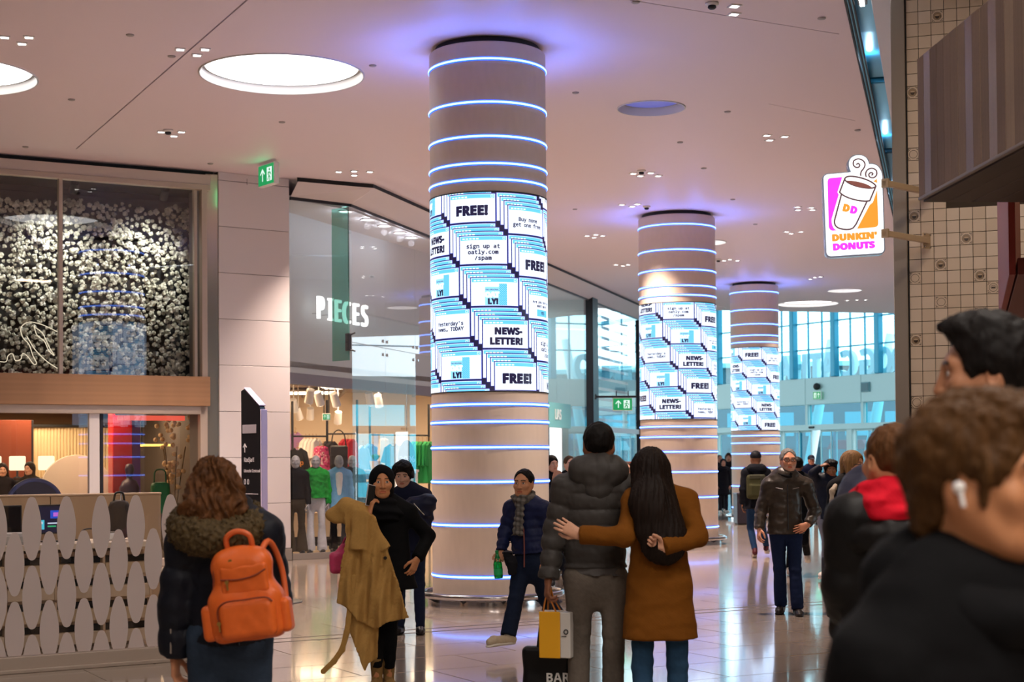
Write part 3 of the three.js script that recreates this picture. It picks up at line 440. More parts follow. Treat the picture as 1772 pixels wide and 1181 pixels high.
    mesh('cable', tube([V(0.02, 0.05, -0.05), V(0.05, 0.2, -0.1), V(0.16, 0.3, -0.3), V(0.25, 0.42, -0.55)], 0.008), M.black, dm);
    mesh('cable', tube([V(-0.05, 0.03, -0.05), V(-0.15, 0.1, -0.05), V(-0.28, 0.09, 0), V(-0.3, 0.02, 0.05), V(-0.45, 0.02, 0)], 0.007), M.black, dm);
    const hd = kp(218, 905, z), bk = base('desk_bag', 'dark rounded bag standing on the kiosk counter by the cable', 'bag', kw(hd[0], yA + 0.026, z - 0.2), turn);
    mesh('body', box(0.2, 0.36, 0.16, 0, 0.18, 0, 0.07), std(0x3b332e, 0.7), bk); mesh('handle', tube([V(-0.05, 0.35, 0), V(-0.03, 0.42, 0), V(0.03, 0.42, 0), V(0.05, 0.35, 0)], 0.01), M.black, bk);
    const ty = kp(8, 920, z), tr = base('till_box', 'pale grey till box at the left end of the kiosk counter', 'till', kw(ty[0] + 0.02, yA + 0.026, z + 0.08), turn); mesh('body', box(0.3, 0.1, 0.24, 0, 0.05, 0, 0.01), std(0xc9c4c0, 0.5), tr); mesh('drawer', box(0.27, 0.06, 0.02, 0, 0.045, 0.12), std(0xb5b0ab, 0.5), tr);
  }
}

// ------------------------------------------------------------------ clothes shop with the glass corner, and the glazed left side beyond it
const font = await new FontLoader().loadAsync('fonts/droid/droid_sans_bold.typeface.json');
const fontR = await new FontLoader().loadAsync('fonts/droid/droid_sans_regular.typeface.json');
const text3 = (s, size, depth, f = font, bevel = 0) => { const g = new TextGeometry(s, { font: f, size, depth, curveSegments: 6, bevelEnabled: bevel > 0, bevelSize: bevel, bevelThickness: bevel, bevelSegments: 2 }); g.computeBoundingBox(); return g; };
const SIDE = V(0.29, 0, -0.957).normalize(), SIDE_N = V(0.957, 0, 0.29).normalize();
const G0 = V(-2.72, 0, -26.6), P0 = PIER_R.clone().setY(0).addScaledVector(T1, 0.03);
const wallBox = (name, a, b, y0, y1, th, mat, parent, off = 0) => { const L = Math.hypot(b.x - a.x, b.z - a.z), g = plainBox(L, y1 - y0, th, L / 2, (y0 + y1) / 2, off - th / 2).rotateY(-Math.atan2(b.z - a.z, b.x - a.x)).translate(a.x, 0, a.z); return parent ? mesh(name, g, mat, parent) : structure(name, g, mat); };
const sideAt = (t, off = 0) => G0.clone().addScaledVector(SIDE, t).addScaledVector(SIDE_N, off);
{
  const o = structGroup('window_2'); o.name = 'window_2';
  const top = 5.98, jointY = 3.66, kick = 0.1;
  // front panes on the short front plane, then the long side
  const front = G0.clone().sub(P0).setY(0).normalize(), Lf = G0.distanceTo(P0);
  const strip = (a, dir, t0, t1, y0, y1, m, name = 'glass', th = 0.002) => { const p = a.clone().addScaledVector(dir, t0 + 0.005), q = a.clone().addScaledVector(dir, t1 - 0.005); return wallBox(name, p, q, y0, y1, th, m, o); };
  strip(P0, front, 0, Lf, jointY + 0.006, top, M.glass); strip(P0, front, 0, Lf, kick, jointY - 0.006, M.glass);
  const cuts = [0, 1.55, 3.1, 4.65, 6.2, 7.75, 9.3, 10.85, 12.1];
  for (let k = 0; k + 1 < cuts.length; k++) { strip(G0, SIDE, cuts[k], cuts[k + 1], jointY + 0.006, top, M.glass); if (k < 2 || k > 3) strip(G0, SIDE, cuts[k], cuts[k + 1], kick, jointY - 0.006, M.glass); }
  strip(P0, front, 0, Lf, 0, kick, M.greyMetal, 'kickplate', 0.08); strip(G0, SIDE, 0, 3.1, 0, kick, M.greyMetal, 'kickplate', 0.08); strip(G0, SIDE, 6.2, 12.1, 0, kick, M.greyMetal, 'kickplate', 0.08);
  strip(P0, front, 0, Lf, top, top + 0.05, M.darkMetal, 'head_rail', 0.05); strip(G0, SIDE, 0, 24, top, top + 0.05, M.darkMetal, 'head_rail', 0.05);
  // sloping cove between glass head and ceiling with black strips painted for the shadow gap
  const cove = (a, b, oa, ob, na, nb) => { const p = [a.clone().setY(top + 0.05), b.clone().setY(top + 0.05), b.clone().add(nb.clone().multiplyScalar(ob)).setY(CEIL - 0.07), a.clone().add(na.clone().multiplyScalar(oa)).setY(CEIL - 0.07)], g = new THREE.BufferGeometry(), v = []; for (const [i, j, k] of [[0, 1, 2], [0, 2, 3]]) for (const q of [p[i], p[j], p[k]]) v.push(q.x, q.y, q.z); g.setAttribute('position', new THREE.Float32BufferAttribute(v, 3)); g.computeVertexNormals(); return clean(g); };
  const FN = V(-front.z, 0, front.x), cn = FN.clone().add(SIDE_N).normalize();
  const cm = std(0xcfc6c6, 0.5, { side: THREE.DoubleSide });
  mesh('cove', [cove(P0, G0, 0.22, 0.5, FN, cn), cove(G0, sideAt(24), 0.5, 0.42, cn, SIDE_N)], cm, o);
  const gapM = M.black, e0 = P0.clone().addScaledVector(FN, 0.21), e1 = G0.clone().addScaledVector(cn, 0.48), e2 = sideAt(24, 0.4);
  wallBox('gap_shade', e0, e1, CEIL - 0.07, CEIL, 0.02, gapM, o); wallBox('gap_shade', e1, e2, CEIL - 0.07, CEIL, 0.02, gapM, o);
  // glass fin and its clamp at the corner
  const fin = base('glass_fin', 'tall green-tinted glass fin hanging inside the glass corner', 'glass fin', G0.clone().addScaledVector(front, -0.05), 0);
  { const inward = V(-0.75, 0, -0.66).normalize(); fin.rotation.y = Math.atan2(-inward.z, inward.x); mesh('pane', box(0.42, top - 3.35, 0.019, 0.22, (top + 3.35) / 2, 0, 0.004), M.greenGlass, fin); mesh('edge', box(0.012, top - 3.35, 0.022, 0.012, (top + 3.35) / 2, 0, 0.003), M.edgeGlass, fin); mesh('clamp', [box(0.1, 0.3, 0.06, 0.03, jointY, 0), rod(V(0, jointY - 0.12, 0), V(-0.08, jointY - 0.16, 0.06), 0.015), rod(V(0, jointY + 0.12, 0), V(-0.08, jointY + 0.16, 0.06), 0.015)], M.darkMetal, fin); }
  for (const t of [1.55, 3.1, 4.65, 6.2, 7.75, 9.3]) for (const dy of [-0.12, 0.12]) for (const dt of [-0.1, 0.1]) { const p = sideAt(t + dt, 0.012); mesh('spider_bolt', new THREE.CylinderGeometry(0.028, 0.028, 0.02, 12).rotateX(Math.PI / 2).rotateY(Math.atan2(SIDE_N.x, SIDE_N.z)).translate(p.x, jointY + dy, p.z), M.steel, o); }
}
{
  // shell of the clothes shop
  const wm = std(0xe6d6bf, 0.7), o = structGroup('ceiling'), a = P0.clone().addScaledVector(T1, -0.6).addScaledVector(T2, -0.2), l = V(-6.4, 0, -38.2), r = sideAt(12.1, -0.05);
  wallBox('wall_left', l, a, 0, CEIL, 0.15, wm); wallBox('wall_back', l, V(r.x - 0.1, 0, r.z), 0, CEIL, 0.15, wm);
  const K0 = V(-3.98, 0, -27.15), K1 = V(-0.1, 0, -37.2);
  wallBox('bulkhead', K0, K1, 3.2, CEIL, 0.12, std(0xb4bcbc, 0.6), o); wallBox('bulkhead_edge', K0, K1, 3.0, 3.2, 0.14, std(0x77737c, 0.6), o);
  const s = poly([[a.x, -a.z], [P0.x, -P0.z - 0.1].map((v, i) => i ? v + 0.3 : v), [-2.8, 27.2], [r.x, -r.z], [l.x, -l.z]]);
  mesh('shop_ceiling', extrude(poly([[a.x, -a.z + 1.2], [K0.x, -K0.z], [K1.x, -K1.z], [l.x, -l.z]]), 0.1).rotateX(-Math.PI / 2).translate(0, 3.3, 0), std(0x8a7f78, 0.7), o);
  mesh('upper_ceiling', extrude(s, 0.06).rotateX(-Math.PI / 2).translate(0, 6.02, 0), std(0xbfc3c4, 0.6), o);
  structure('floor', extrude(s, 0.004).rotateX(-Math.PI / 2).translate(0, -0.002, 0), std(0xcdb999, 0.25));
  for (let k = 0; k < 7; k++) mesh('pipe', rod(V(-6 + k * 0.9, 3.22, -38), V(-4.2 + k * 0.6, 3.22, -27.6 - k * 1.4), 0.035), std(0x6d655f, 0.5), o);
  const dirK = K1.clone().sub(K0).normalize(), nK = V(-dirK.z, 0, dirK.x);
  const sign = base('shop_letters', 'glowing white capital letters PIECES standing off the wall behind the glass corner', 'shop sign', K0.clone().addScaledVector(nK, 0.22).setY(4.19), -Math.atan2(dirK.z, dirK.x));
  const lp = (px, py) => onPlane(px, py, K0.clone().addScaledVector(nK, 0.22), dirK), xs = [553, 569.5, 583, 598, 614, 629].map((x, i) => lp(x, 531 + i * 4.4)[0]);
  const lm = glow(1, 1, 1, 1.35);
  'PIECES'.split('').forEach((c, i) => { const g = text3(c, 0.4, 0.05, fontR, 0.004), b = g.boundingBox; g.translate(-(b.min.x + b.max.x) / 2, 0, 0).scale(0.92, 1, 1).translate(xs[i], 0, 0); mesh('letter', g, lm, sign); mesh('standoff', rod(V(xs[i], 0.1, 0), V(xs[i], 0.1, -0.15), 0.006), M.steel, sign); });
  const sl = new THREE.RectAreaLight(0xffffff, 1.2, 2.4, 0.4); sl.position.set((xs[0] + xs[5]) / 2, 0.2, 0.1); sl.rotation.y = Math.PI; sign.add(sl);
  // lamps
  const spot = (px, py, D, where, tx, tz) => { const p = at(px, py, D), f = base('track_spotlight', `white tubular spotlight on the clothes shop ceiling ${where}`, 'spotlight', p, rr(-0.6, 0.6)); mesh('housing', new THREE.CylinderGeometry(0.075, 0.085, 0.27, 18).rotateX(0.5), M.white, f); mesh('lens', new THREE.CylinderGeometry(0.07, 0.07, 0.01, 16).translate(0, -0.138, 0).rotateX(0.5), M.warmLamp, f); mesh('stem', rod(V(0, 0.05, 0), V(0, 3.3 - p.y, 0), 0.014), M.white, f); };
  [[536, 686, 29.5, 'left of the row nearest the glass'], [552, 690, 29.8, 'second in the row nearest the glass'], [580, 692, 30.2, 'third in the row nearest the glass'], [516, 716, 34, 'in the far left corner'], [537, 716, 34.5, 'in the far row, second from left'], [585, 723, 33.5, 'pointing right beside the green exit sign'], [508, 702, 31.5, 'right behind the white pier'], [655, 694, 33, 'behind the long side glass'], [640, 690, 32, 'just behind the glass corner']].forEach((q) => spot(...q));
  for (const [x, z, k, w, d] of [[-4.6, -30, 9, 1.6, 1], [-3.2, -33, 9, 1.6, 1], [-4.8, -35.5, 9, 1.6, 1], [-1.6, -35, 8, 1.4, 1]]) { const f = base('ceiling_panel', `flat warm light panel in the clothes shop ceiling ${z === -30 ? 'near the mannequins' : z === -33 ? 'in the middle' : x < -4 ? 'at the back left' : 'at the back right'}`, 'ceiling lamp', V(x, 3.2, z)); mesh('panel', box(w, 0.03, d), M.warmLamp, f); mesh('frame', box(w + 0.06, 0.02, d + 0.06, 0, 0.015, 0), M.white, f); const l = new THREE.RectAreaLight(0xffd2a0, k, w, d); l.rotation.x = -Math.PI / 2; l.position.y = -0.03; f.add(l); }
  [[597, 366, 27.6], [636, 380, 28.6], [665, 391, 29.6], [692, 403, 30.6], [712, 411, 31.4]].forEach(([px, py], i) => { const p = atY(px, py, 6.015), f = base('downlight', `round glowing disc in the upper ceiling behind the glass corner, ${['first', 'second', 'third', 'fourth', 'fifth'][i]} from the left`, 'downlight', p); mesh('trim', lathe([[0.1, 0.006], [0.13, 0.002], [0.13, -0.012], [0.1, -0.012]], 24), M.white, f); mesh('lens', new THREE.CylinderGeometry(0.1, 0.1, 0.006, 24), M.lamp, f); const l = new THREE.PointLight(0xeef0ff, 0.4); l.position.set(0, -0.12, 0); l.castShadow = true; l.shadow.radius = 3; f.add(l); });  // rimmed glowing discs with point lights below the upper shop ceiling
}
// garments
const clothMat = (c, r = 0.85) => new THREE.MeshStandardMaterial({ color: c, roughness: r, bumpMap: fabricTex, bumpScale: 0.001 });
function garmentGeo(kind, w, h, seed) {
  const s = new THREE.Shape(), a = w / 2;
  if (kind === 'dress') { s.moveTo(-a * 0.5, 0); s.lineTo(-a * 0.2, 0.02); s.quadraticCurveTo(0, -0.05, a * 0.2, 0.02); s.lineTo(a * 0.5, 0); s.lineTo(a * 0.75, -h * 0.3); s.lineTo(a, -h); s.quadraticCurveTo(0, -h * 1.04, -a, -h); s.lineTo(-a * 0.75, -h * 0.3); }
  else { s.moveTo(-a * 0.3, 0.02); s.quadraticCurveTo(0, -0.07, a * 0.3, 0.02); s.lineTo(a * 0.8, -0.05); s.lineTo(a * 1.15, -h * (kind === 'coat' ? 0.8 : 0.55)); s.lineTo(a * 0.85, -h * (kind === 'coat' ? 0.82 : 0.58)); s.lineTo(a * 0.72, -h * 0.3); s.lineTo(a * 0.78, -h); s.quadraticCurveTo(0, -h * 1.03, -a * 0.78, -h); s.lineTo(-a * 0.72, -h * 0.3); s.lineTo(-a * 0.85, -h * (kind === 'coat' ? 0.82 : 0.58)); s.lineTo(-a * 1.15, -h * (kind === 'coat' ? 0.8 : 0.55)); s.lineTo(-a * 0.8, -0.05); }
  s.closePath();
  const g = extrude(s, 0.045, 0.02, 6).translate(0, 0, -0.022), p = g.attributes.position;
  for (let i = 0; i < p.count; i++) { const x = p.getX(i), y = p.getY(i); p.setZ(i, p.getZ(i) * (1 - 0.3 * y / -h * -1) + 0.03 * Math.sin(x * 28 + seed * 2) * Math.min(1, -y * 2) + 0.02 * noise(x * 6, y * 6, seed)); }
  g.computeVertexNormals(); return g;
}
function garment(kind, w, h, mat, pos, turn, label, group, extra) {
  const o = base(kind === 'dress' ? 'dress' : kind === 'coat' ? 'jacket' : 'shirt', label, kind === 'dress' ? 'dress' : kind === 'coat' ? 'jacket' : 'shirt', pos, turn, group);
  mesh('cloth', garmentGeo(kind, w, h, pos.x * 7 + pos.z), mat, o);
  mesh('hanger', [rod(V(-w * 0.36, -0.03, 0), V(0, 0.05, 0), 0.008), rod(V(w * 0.36, -0.03, 0), V(0, 0.05, 0), 0.008), tube([V(0, 0.05, 0), V(0, 0.09, 0), V(0.02, 0.115, 0), V(0, 0.135, 0), V(-0.018, 0.12, 0)], 0.004, 12, 6)], std(0xb9843f, 0.5), o);
  if (extra) extra(o);
  return o;
}
function clothesRail(name, label, a, b, y) { const o = base(name, label, 'clothes rail', a.clone().setY(0)); const d = b.clone().sub(a).setY(0), e = d.clone(); mesh('rail', rod(V(0, y, 0), V(e.x, y, e.z), 0.018), M.darkMetal, o); mesh('post', rod(V(0, 0, 0), V(0, y + 0.7, 0), 0.025), M.darkMetal, o); mesh('post', rod(V(e.x, 0, e.z), V(e.x, y + 0.7, e.z), 0.025), M.darkMetal, o); return o; }
{
  clothesRail('clothes_rail', 'dark clothes rail with black and white tops behind the green-shirted mannequin', at(506, 755, 31.2), at(566, 752, 31.6), 2.14);
  clothesRail('clothes_rail', 'dark clothes rail with the black bag and red jackets', at(566, 750, 32.2), at(618, 750, 32.2), 2.2);
  clothesRail('clothes_rail', 'dark clothes rail behind the long side glass beside the column', at(640, 752, 33.5), at(742, 752, 35), 2.2);
  const tee = clothMat(0x17171a), white = clothMat(0xe8e4da), pink = new THREE.MeshStandardMaterial({ roughness: 0.8, map: canvas(128, 128, (x) => { x.fillStyle = '#d8447f'; x.fillRect(0, 0, 128, 128); for (let k = 0; k < 60; k++) { x.fillStyle = ['#f2a0b8', '#8a1c4c', '#f4d7c8', '#c02a5c'][k % 4]; x.beginPath(); x.ellipse(rnd() * 128, rnd() * 128, 4 + rnd() * 12, 3 + rnd() * 6, rnd() * 3, 0, 7); x.fill(); } }) });
  pink.map.wrapS = pink.map.wrapT = THREE.RepeatWrapping; pink.map.repeat.set(3, 3);
  const lav = clothMat(0xc08fc0), red = clothMat(0xd01a30), dk = clothMat(0x2d2a29), blue = clothMat(0x5a78b8), lblue = clothMat(0x86a9d8), navy = clothMat(0x1f2f66), green = clothMat(0x1f8a45), green2 = clothMat(0x2aa256), cream = clothMat(0xdcc7a8), magenta = clothMat(0xc22a68);
  garment('shirt', 0.42, 0.75, tee, at(515, 779, 30.4), 0.1, 'black T-shirt with an orange print hanging beside the white pier', null, (o) => mesh('print', text3('cup', 0.1, 0.004).translate(-0.12, -0.3, 0.05), std(0xe08a1e), o));
  garment('shirt', 0.38, 0.5, lav, at(511, 752, 32.2), 0.6, 'lilac blouse hanging high beside the white pier');
  [[529, 0], [535, 1], [541, 2], [547, 3]].forEach(([px, k]) => garment('shirt', 0.44, 0.62, white, at(px, 763, 31.4 + k * 0.02), 1.2, `${['first', 'second', 'third', 'fourth', 'fifth'][k]} cream top from the left behind the green-shirted mannequin`, 'cream tops on the rail'));
  [[553, 0], [559, 1]].forEach(([px, k]) => garment('dress', 0.34, 0.85, pink, at(px, 776, 31.2), 0.5 + k * 0.2, `pink flower-patterned dress, ${k ? 'right' : 'left'} of the two behind the mannequins`));
  garment('coat', 0.48, 0.8, dk, at(567, 768, 31.8), 1.1, 'charcoal jacket hanging left of the black shoulder bag');
  garment('coat', 0.48, 0.82, dk, at(575, 768, 31.7), 1.1, 'charcoal coat hanging right next to the black shoulder bag');
  [[596, 0], [602, 1], [608, 2]].forEach(([px, k]) => garment('coat', 0.46, 0.72, red, at(px, 764, 31.9 + k * 0.02), 1.2, `${['first', 'second', 'third', 'fourth', 'fifth'][k]} bright red jacket from the left above the blue-jacketed mannequin`, 'red jackets on the rail'));
  [[552, 812], [566, 815], [600, 816], [580, 818]].forEach(([px, py], k) => garment('shirt', 0.4, 0.55, [magenta, pink, magenta, red][k], at(px, py, 32.6), 0.4, ['magenta top low between the mannequins', 'patterned pink top low behind the mannequins', 'magenta top low by the blue-jacketed mannequin', 'red top low behind the two front mannequins'][k]));
  [[628, 775, lblue], [640, 772, blue], [646, 776, lblue], [634, 780, blue]].forEach(([px, py, m], k) => garment('shirt', 0.4, 0.6, m, at(px, py, 33.3 + k * 0.25), 1.0, ['pale blue blouse, leftmost behind the corner glass', 'mid blue patterned blouse behind the corner glass', 'pale blue blouse, rightmost behind the corner glass', 'mid blue blouse hanging lowest behind the corner glass'][k]));
  garment('dress', 0.3, 0.75, cream, at(664, 762, 33.6), 0.4, 'cream strappy dress hanging behind the long side glass');
  garment('shirt', 0.42, 0.6, navy, at(680, 772, 33), 0.1, 'navy blue vest facing out behind the long side glass');
  [[717, 1], [724, 0], [731, 1], [738, 0], [743, 1]].forEach(([px, k], i) => garment('shirt', 0.46, 0.85, k ? green : green2, at(px, 768, 34.4 + i * 0.05), 1.2, `${['first', 'second', 'third', 'fourth', 'fifth'][i]} green top from the left on the rail beside the nearest column`, 'green tops by the column'));
  [[620, 830], [632, 838], [645, 834], [655, 840], [668, 838], [612, 845]].forEach(([px, py], k) => garment('shirt', 0.42, 0.6, [clothMat(0x4a4638), clothMat(0x6d6552), clothMat(0x3a3a36), clothMat(0x7d7258), clothMat(0x4d443b), clothMat(0x2f2d2b)][k], at(px, py, 32 + k * 0.25), 1.1, `olive-brown folded-over top, ${['first', 'second', 'third', 'fourth', 'fifth', 'sixth'][k]} on the low rack behind the headscarfed woman`, 'olive tops on the low rack'));
  { const o = base('shoulder_bag', 'black leather shoulder bag hanging between dark jackets and red jackets', 'bag', at(586, 768, 31.2), 0.2); mesh('body', box(0.36, 0.48, 0.12, 0, -0.28, 0, 0.04), std(0x1d1b1a, 0.5), o); mesh('flap', box(0.34, 0.2, 0.03, 0, -0.16, 0.065, 0.012), std(0x262321, 0.45), o); mesh('strap', tube([V(-0.15, -0.05, 0), V(-0.1, 0.2, 0), V(0, 0.27, 0), V(0.1, 0.2, 0), V(0.15, -0.05, 0)], 0.012), std(0x1d1b1a), o); }
  { const o = base('oval_sign', 'dark oval sale sign reading 20% behind the side glass', 'sign', at(704, 795, 31.5), 0.15), s = new THREE.Shape(); s.absellipse(0, 0, 0.17, 0.38, 0, Math.PI * 2); mesh('board', extrude(s, 0.02, 0.004, 24), std(0x1a1d33, 0.4), o); const t = text3('20%', 0.12, 0.004); t.translate(-(t.boundingBox.max.x) / 2, -0.06, 0.026); mesh('lettering', t, std(0x8fa0d8), o); mesh('chain', rod(V(0, 0.38, 0.01), V(0, 1.5, 0.01), 0.006), M.steel, o); }
  { const o = base('framed_poster', 'small white framed poster between the navy vest and the oval sign', 'poster', at(688, 790, 32.6), 0.1); mesh('frame', box(0.32, 0.44, 0.025), M.greyMetal, o); mesh('sheet', box(0.28, 0.4, 0.006, 0, 0, 0.014), std(0xb9c4d0), o); mesh('stand', box(0.02, 1.5, 0.02, 0, -0.9, -0.02), M.greyMetal, o); }
  { const p = at(650, 800, 33), o = base('potted_plant', 'small green plant in a pale pot on the shop table', 'plant', p, 0); mesh('pot', lathe([[0, -0.16], [0.1, -0.16], [0.13, 0.02], [0.11, 0.02], [0.1, -0.02], [0, -0.02]], 20), std(0xcaa46a, 0.5), o); for (let k = 0; k < 26; k++) { const l = new THREE.SphereGeometry(0.06, 8, 6).scale(0.35, 1, 0.12).translate(0, 0.09, 0); l.rotateZ(rr(-0.9, 0.9)).rotateY(rr(0, 6.3)); mesh('leaf', l.translate(0, 0.02, 0), std(k % 2 ? 0x2f7d3a : 0x4f9a48, 0.6), o); } }
  { const p = onFloor(655, 930); p.copy(at(652, 860, 33)).setY(0); const o = base('display_table', 'white display table standing behind the woman in black', 'table', p, 0.2); mesh('tabletop', box(1.7, 0.05, 0.8, 0, 1.42, 0), M.white, o); for (const [x, z] of [[-0.8, -0.35], [0.8, -0.35], [-0.8, 0.35], [0.8, 0.35]]) mesh('leg', box(0.05, 1.4, 0.05, x, 0.7, z), M.white, o); }
  { const p = at(566, 900, 30.4).setY(0), o = base('low_table', 'cream low plinth with folded clothes behind the white-trousered mannequin', 'table', p, 0.1); mesh('top', box(2.2, 0.05, 0.7, 0, 0.62, 0), std(0xdcc7a6), o); mesh('body', box(2.1, 0.42, 0.6, 0, 0.39, 0), std(0xe2d2b8), o); mesh('plinth', box(2.0, 0.18, 0.5, 0, 0.09, 0), M.black, o);
    for (let k = 0; k < 9; k++) { const s = base('folded_jumper', `folded ${['blue', 'pink', 'white'][k % 3]} jumper, ${k < 3 ? 'in the left' : k < 6 ? 'in the middle' : 'in the right'} stack on the low cream plinth`, 'jumper', p.clone().add(V(-0.7 + Math.floor(k / 3) * 0.7, 0.645 + (k % 3) * 0.065, 0.1)), rr(-0.1, 0.1)); mesh('fold', box(0.34, 0.03, 0.28, 0, 0.016, 0, 0.014), clothMat([0x3f63b5, 0xc4477d, 0xdedad2][k % 3]), s); mesh('fold', box(0.33, 0.03, 0.27, 0, 0.047, 0, 0.014), clothMat([0x3f63b5, 0xc4477d, 0xdedad2][k % 3]), s); } }
}
// the glazed side past the clothes shop: a second shop, a dark mullion and a tall louvred window
{
  const o = structGroup('window_3'); o.name = 'window_3';
  const top = 5.98, seg = (name, t0, t1, y0, y1, m, th = 0.002, off = 0) => wallBox(name, sideAt(t0, off), sideAt(t1, off), y0, y1, th, m, o);
  seg('glass', 12.15, 14.4, 3.0, top, M.glass); seg('glass', 14.42, 16.7, 3.0, top, M.glass); seg('glass', 14.42, 16.7, 0.1, 2.98, M.glass);
  seg('mullion', 16.75, 17.35, 0, top + 0.1, M.darkMetal, 0.25, 0.1);
  seg('glass', 17.4, 20.3, 2.5, top, M.glass); seg('glass', 20.3, 23, 2.5, top, M.glass); seg('glass', 17.4, 23, 0.1, 2.48, M.glass);
  seg('mullion', 22.95, 23.3, 0, top, M.darkMetal, 0.15, 0.06);
  seg('transom', 17.4, 23, 2.42, 2.56, M.whiteWall, 0.08, 0.03);
  seg('glass', 23.3, 29, 0.1, top, M.glass);
  // louvres inside the tall window
  for (let k = 0; k < 11; k++) { seg('louvre', 17.5, 22.9, 2.75 + k * 0.3, 2.83 + k * 0.3, M.white, 0.02, -0.3); }
  // second shop: back and side walls
  seg('shop_wall', 12.2, 17, 0, CEIL, std(0xb9d0d2, 0.6), 0.1, -3.2); wallBox('shop_wall', sideAt(17.05, -0.12), sideAt(17.05, -3.3), 0, CEIL, 0.12, std(0xb9d0d2, 0.6), o); wallBox('shop_wall', sideAt(12.15, -0.12), sideAt(12.15, -3.3), 0, CEIL, 0.12, std(0xcfd2d0, 0.6), o);
  mesh('shop_roof', extrude(poly([sideAt(12, -0.1), sideAt(17.1, -0.1), sideAt(17.1, -3.4), sideAt(12, -3.4)].map((p) => [p.x, -p.z])), 0.06).rotateX(-Math.PI / 2).translate(0, 6.05, 0), std(0xc9cfd0), o);
  seg('door_jamb', 12.3, 12.5, 0, 2.95, M.darkMetal, 0.2, 0.02); seg('door_leaf', 12.5, 13.5, 0, 2.6, std(0x2d2622, 0.5), 0.05, -0.4);
  const fs = base('fascia_sign', 'pale teal shop fascia with white letters ending beside the nearest column', 'shop sign', sideAt(12.2, 0.05), -Math.atan2(SIDE.z, SIDE.x));
  mesh('board', box(2.1, 0.62, 0.1, 1.05, 2.75, 0), std(0x6fb5b2, 0.4), fs); { const t = text3('LAS', 0.26, 0.02); mesh('lettering', t.translate(0.5, 2.64, 0.05), std(0xdfeceb, 0.4), fs); }
  const pd = base('pink_display', 'tall pink and magenta flower display inside the teal shop', 'shop display', sideAt(15.3, -1.6)); mesh('stem', rod(V(0, 0, 0), V(0, 2.6, 0), 0.05), M.white, pd);
  const pg = new THREE.IcosahedronGeometry(0.13, 1); for (let k = 0; k < 70; k++) { const b = mesh('blossom', pg, std([0xe0307a, 0xf06aa6, 0xd01858, 0xf4b8d0][k % 4], 0.6), pd); const y = rr(0.8, 3.0), r = 0.42 * Math.sin((y - 0.6) / 2.6 * 3.1); const a = rr(0, 6.3); b.position.set(Math.sin(a) * r, y, Math.cos(a) * r); }
  const lb = base('light_box', 'plain white light box inside the teal shop', 'light box', sideAt(16.3, -1.2), 0.2); mesh('panel', box(1.0, 1.6, 0.05, 0, 1.9, 0), glow(0.95, 1, 1, 1.1), lb); mesh('frame', box(1.06, 1.66, 0.04, 0, 1.9, -0.02), M.white, lb);
  { const l = new THREE.RectAreaLight(0xf4ffff, 1.1, 1, 1.6); l.position.set(0, 1.9, 0.05); l.rotation.y = Math.PI; lb.add(l); }
  for (const t of [13.5, 15.5]) { const f = base('ceiling_panel', `flat cool light panel in the teal shop ${t < 14 ? 'over its door' : 'over the pink display'}`, 'ceiling lamp', sideAt(t, -1.7).setY(5.9)); mesh('panel', box(1, 0.03, 1), M.lamp, f); mesh('frame', box(1.06, 0.02, 1.06, 0, 0.015, 0), M.white, f); const l = new THREE.RectAreaLight(0xe9ffff, 6, 1, 1); l.rotation.x = -Math.PI / 2; l.position.y = -0.03; f.add(l); }
  const od = base('orange_display', 'orange poster stand behind the couple near the far shop window', 'poster stand', sideAt(19.6, 0.6).setY(0), 0.3); mesh('board', box(0.55, 0.5, 0.04, 0, 1.32, 0), std(0xe86018, 0.5), od); mesh('post', rod(V(0, 0, 0), V(0, 1.1, 0), 0.025), M.darkMetal, od); mesh('foot', lathe([[0, 0], [0.22, 0], [0.22, 0.02], [0.03, 0.03]], 24), M.darkMetal, od);
}
// emergency exit signs
const exitTex = (flip) => canvas(256, 160, (x, w, h) => { x.fillStyle = '#0a9a55'; x.fillRect(0, 0, w, h); if (flip) { x.translate(w, 0); x.scale(-1, 1); } x.strokeStyle = x.fillStyle = '#eafff4'; x.lineWidth = 14; x.beginPath(); x.moveTo(70, 130); x.lineTo(70, 36); x.moveTo(34, 74); x.lineTo(70, 34); x.lineTo(106, 74); x.stroke(); x.fillRect(142, 24, 84, 112); x.fillStyle = x.strokeStyle = '#0a9a55'; x.beginPath(); x.arc(186, 44, 11, 0, 7); x.fill(); x.lineWidth = 13; x.beginPath(); x.moveTo(184, 62); x.lineTo(176, 92); x.lineTo(196, 108); x.lineTo(190, 134); x.moveTo(176, 92); x.lineTo(158, 128); x.stroke(); x.lineWidth = 9; x.beginPath(); x.moveTo(158, 84); x.lineTo(164, 66); x.lineTo(200, 70); x.lineTo(212, 88); x.stroke(); });
const exitMats = [exitTex(false), exitTex(true)].map((t) => new THREE.MeshStandardMaterial({ color: 0x111111, emissive: 0xffffff, emissiveMap: t, emissiveIntensity: 0.85, roughness: 0.4 }));
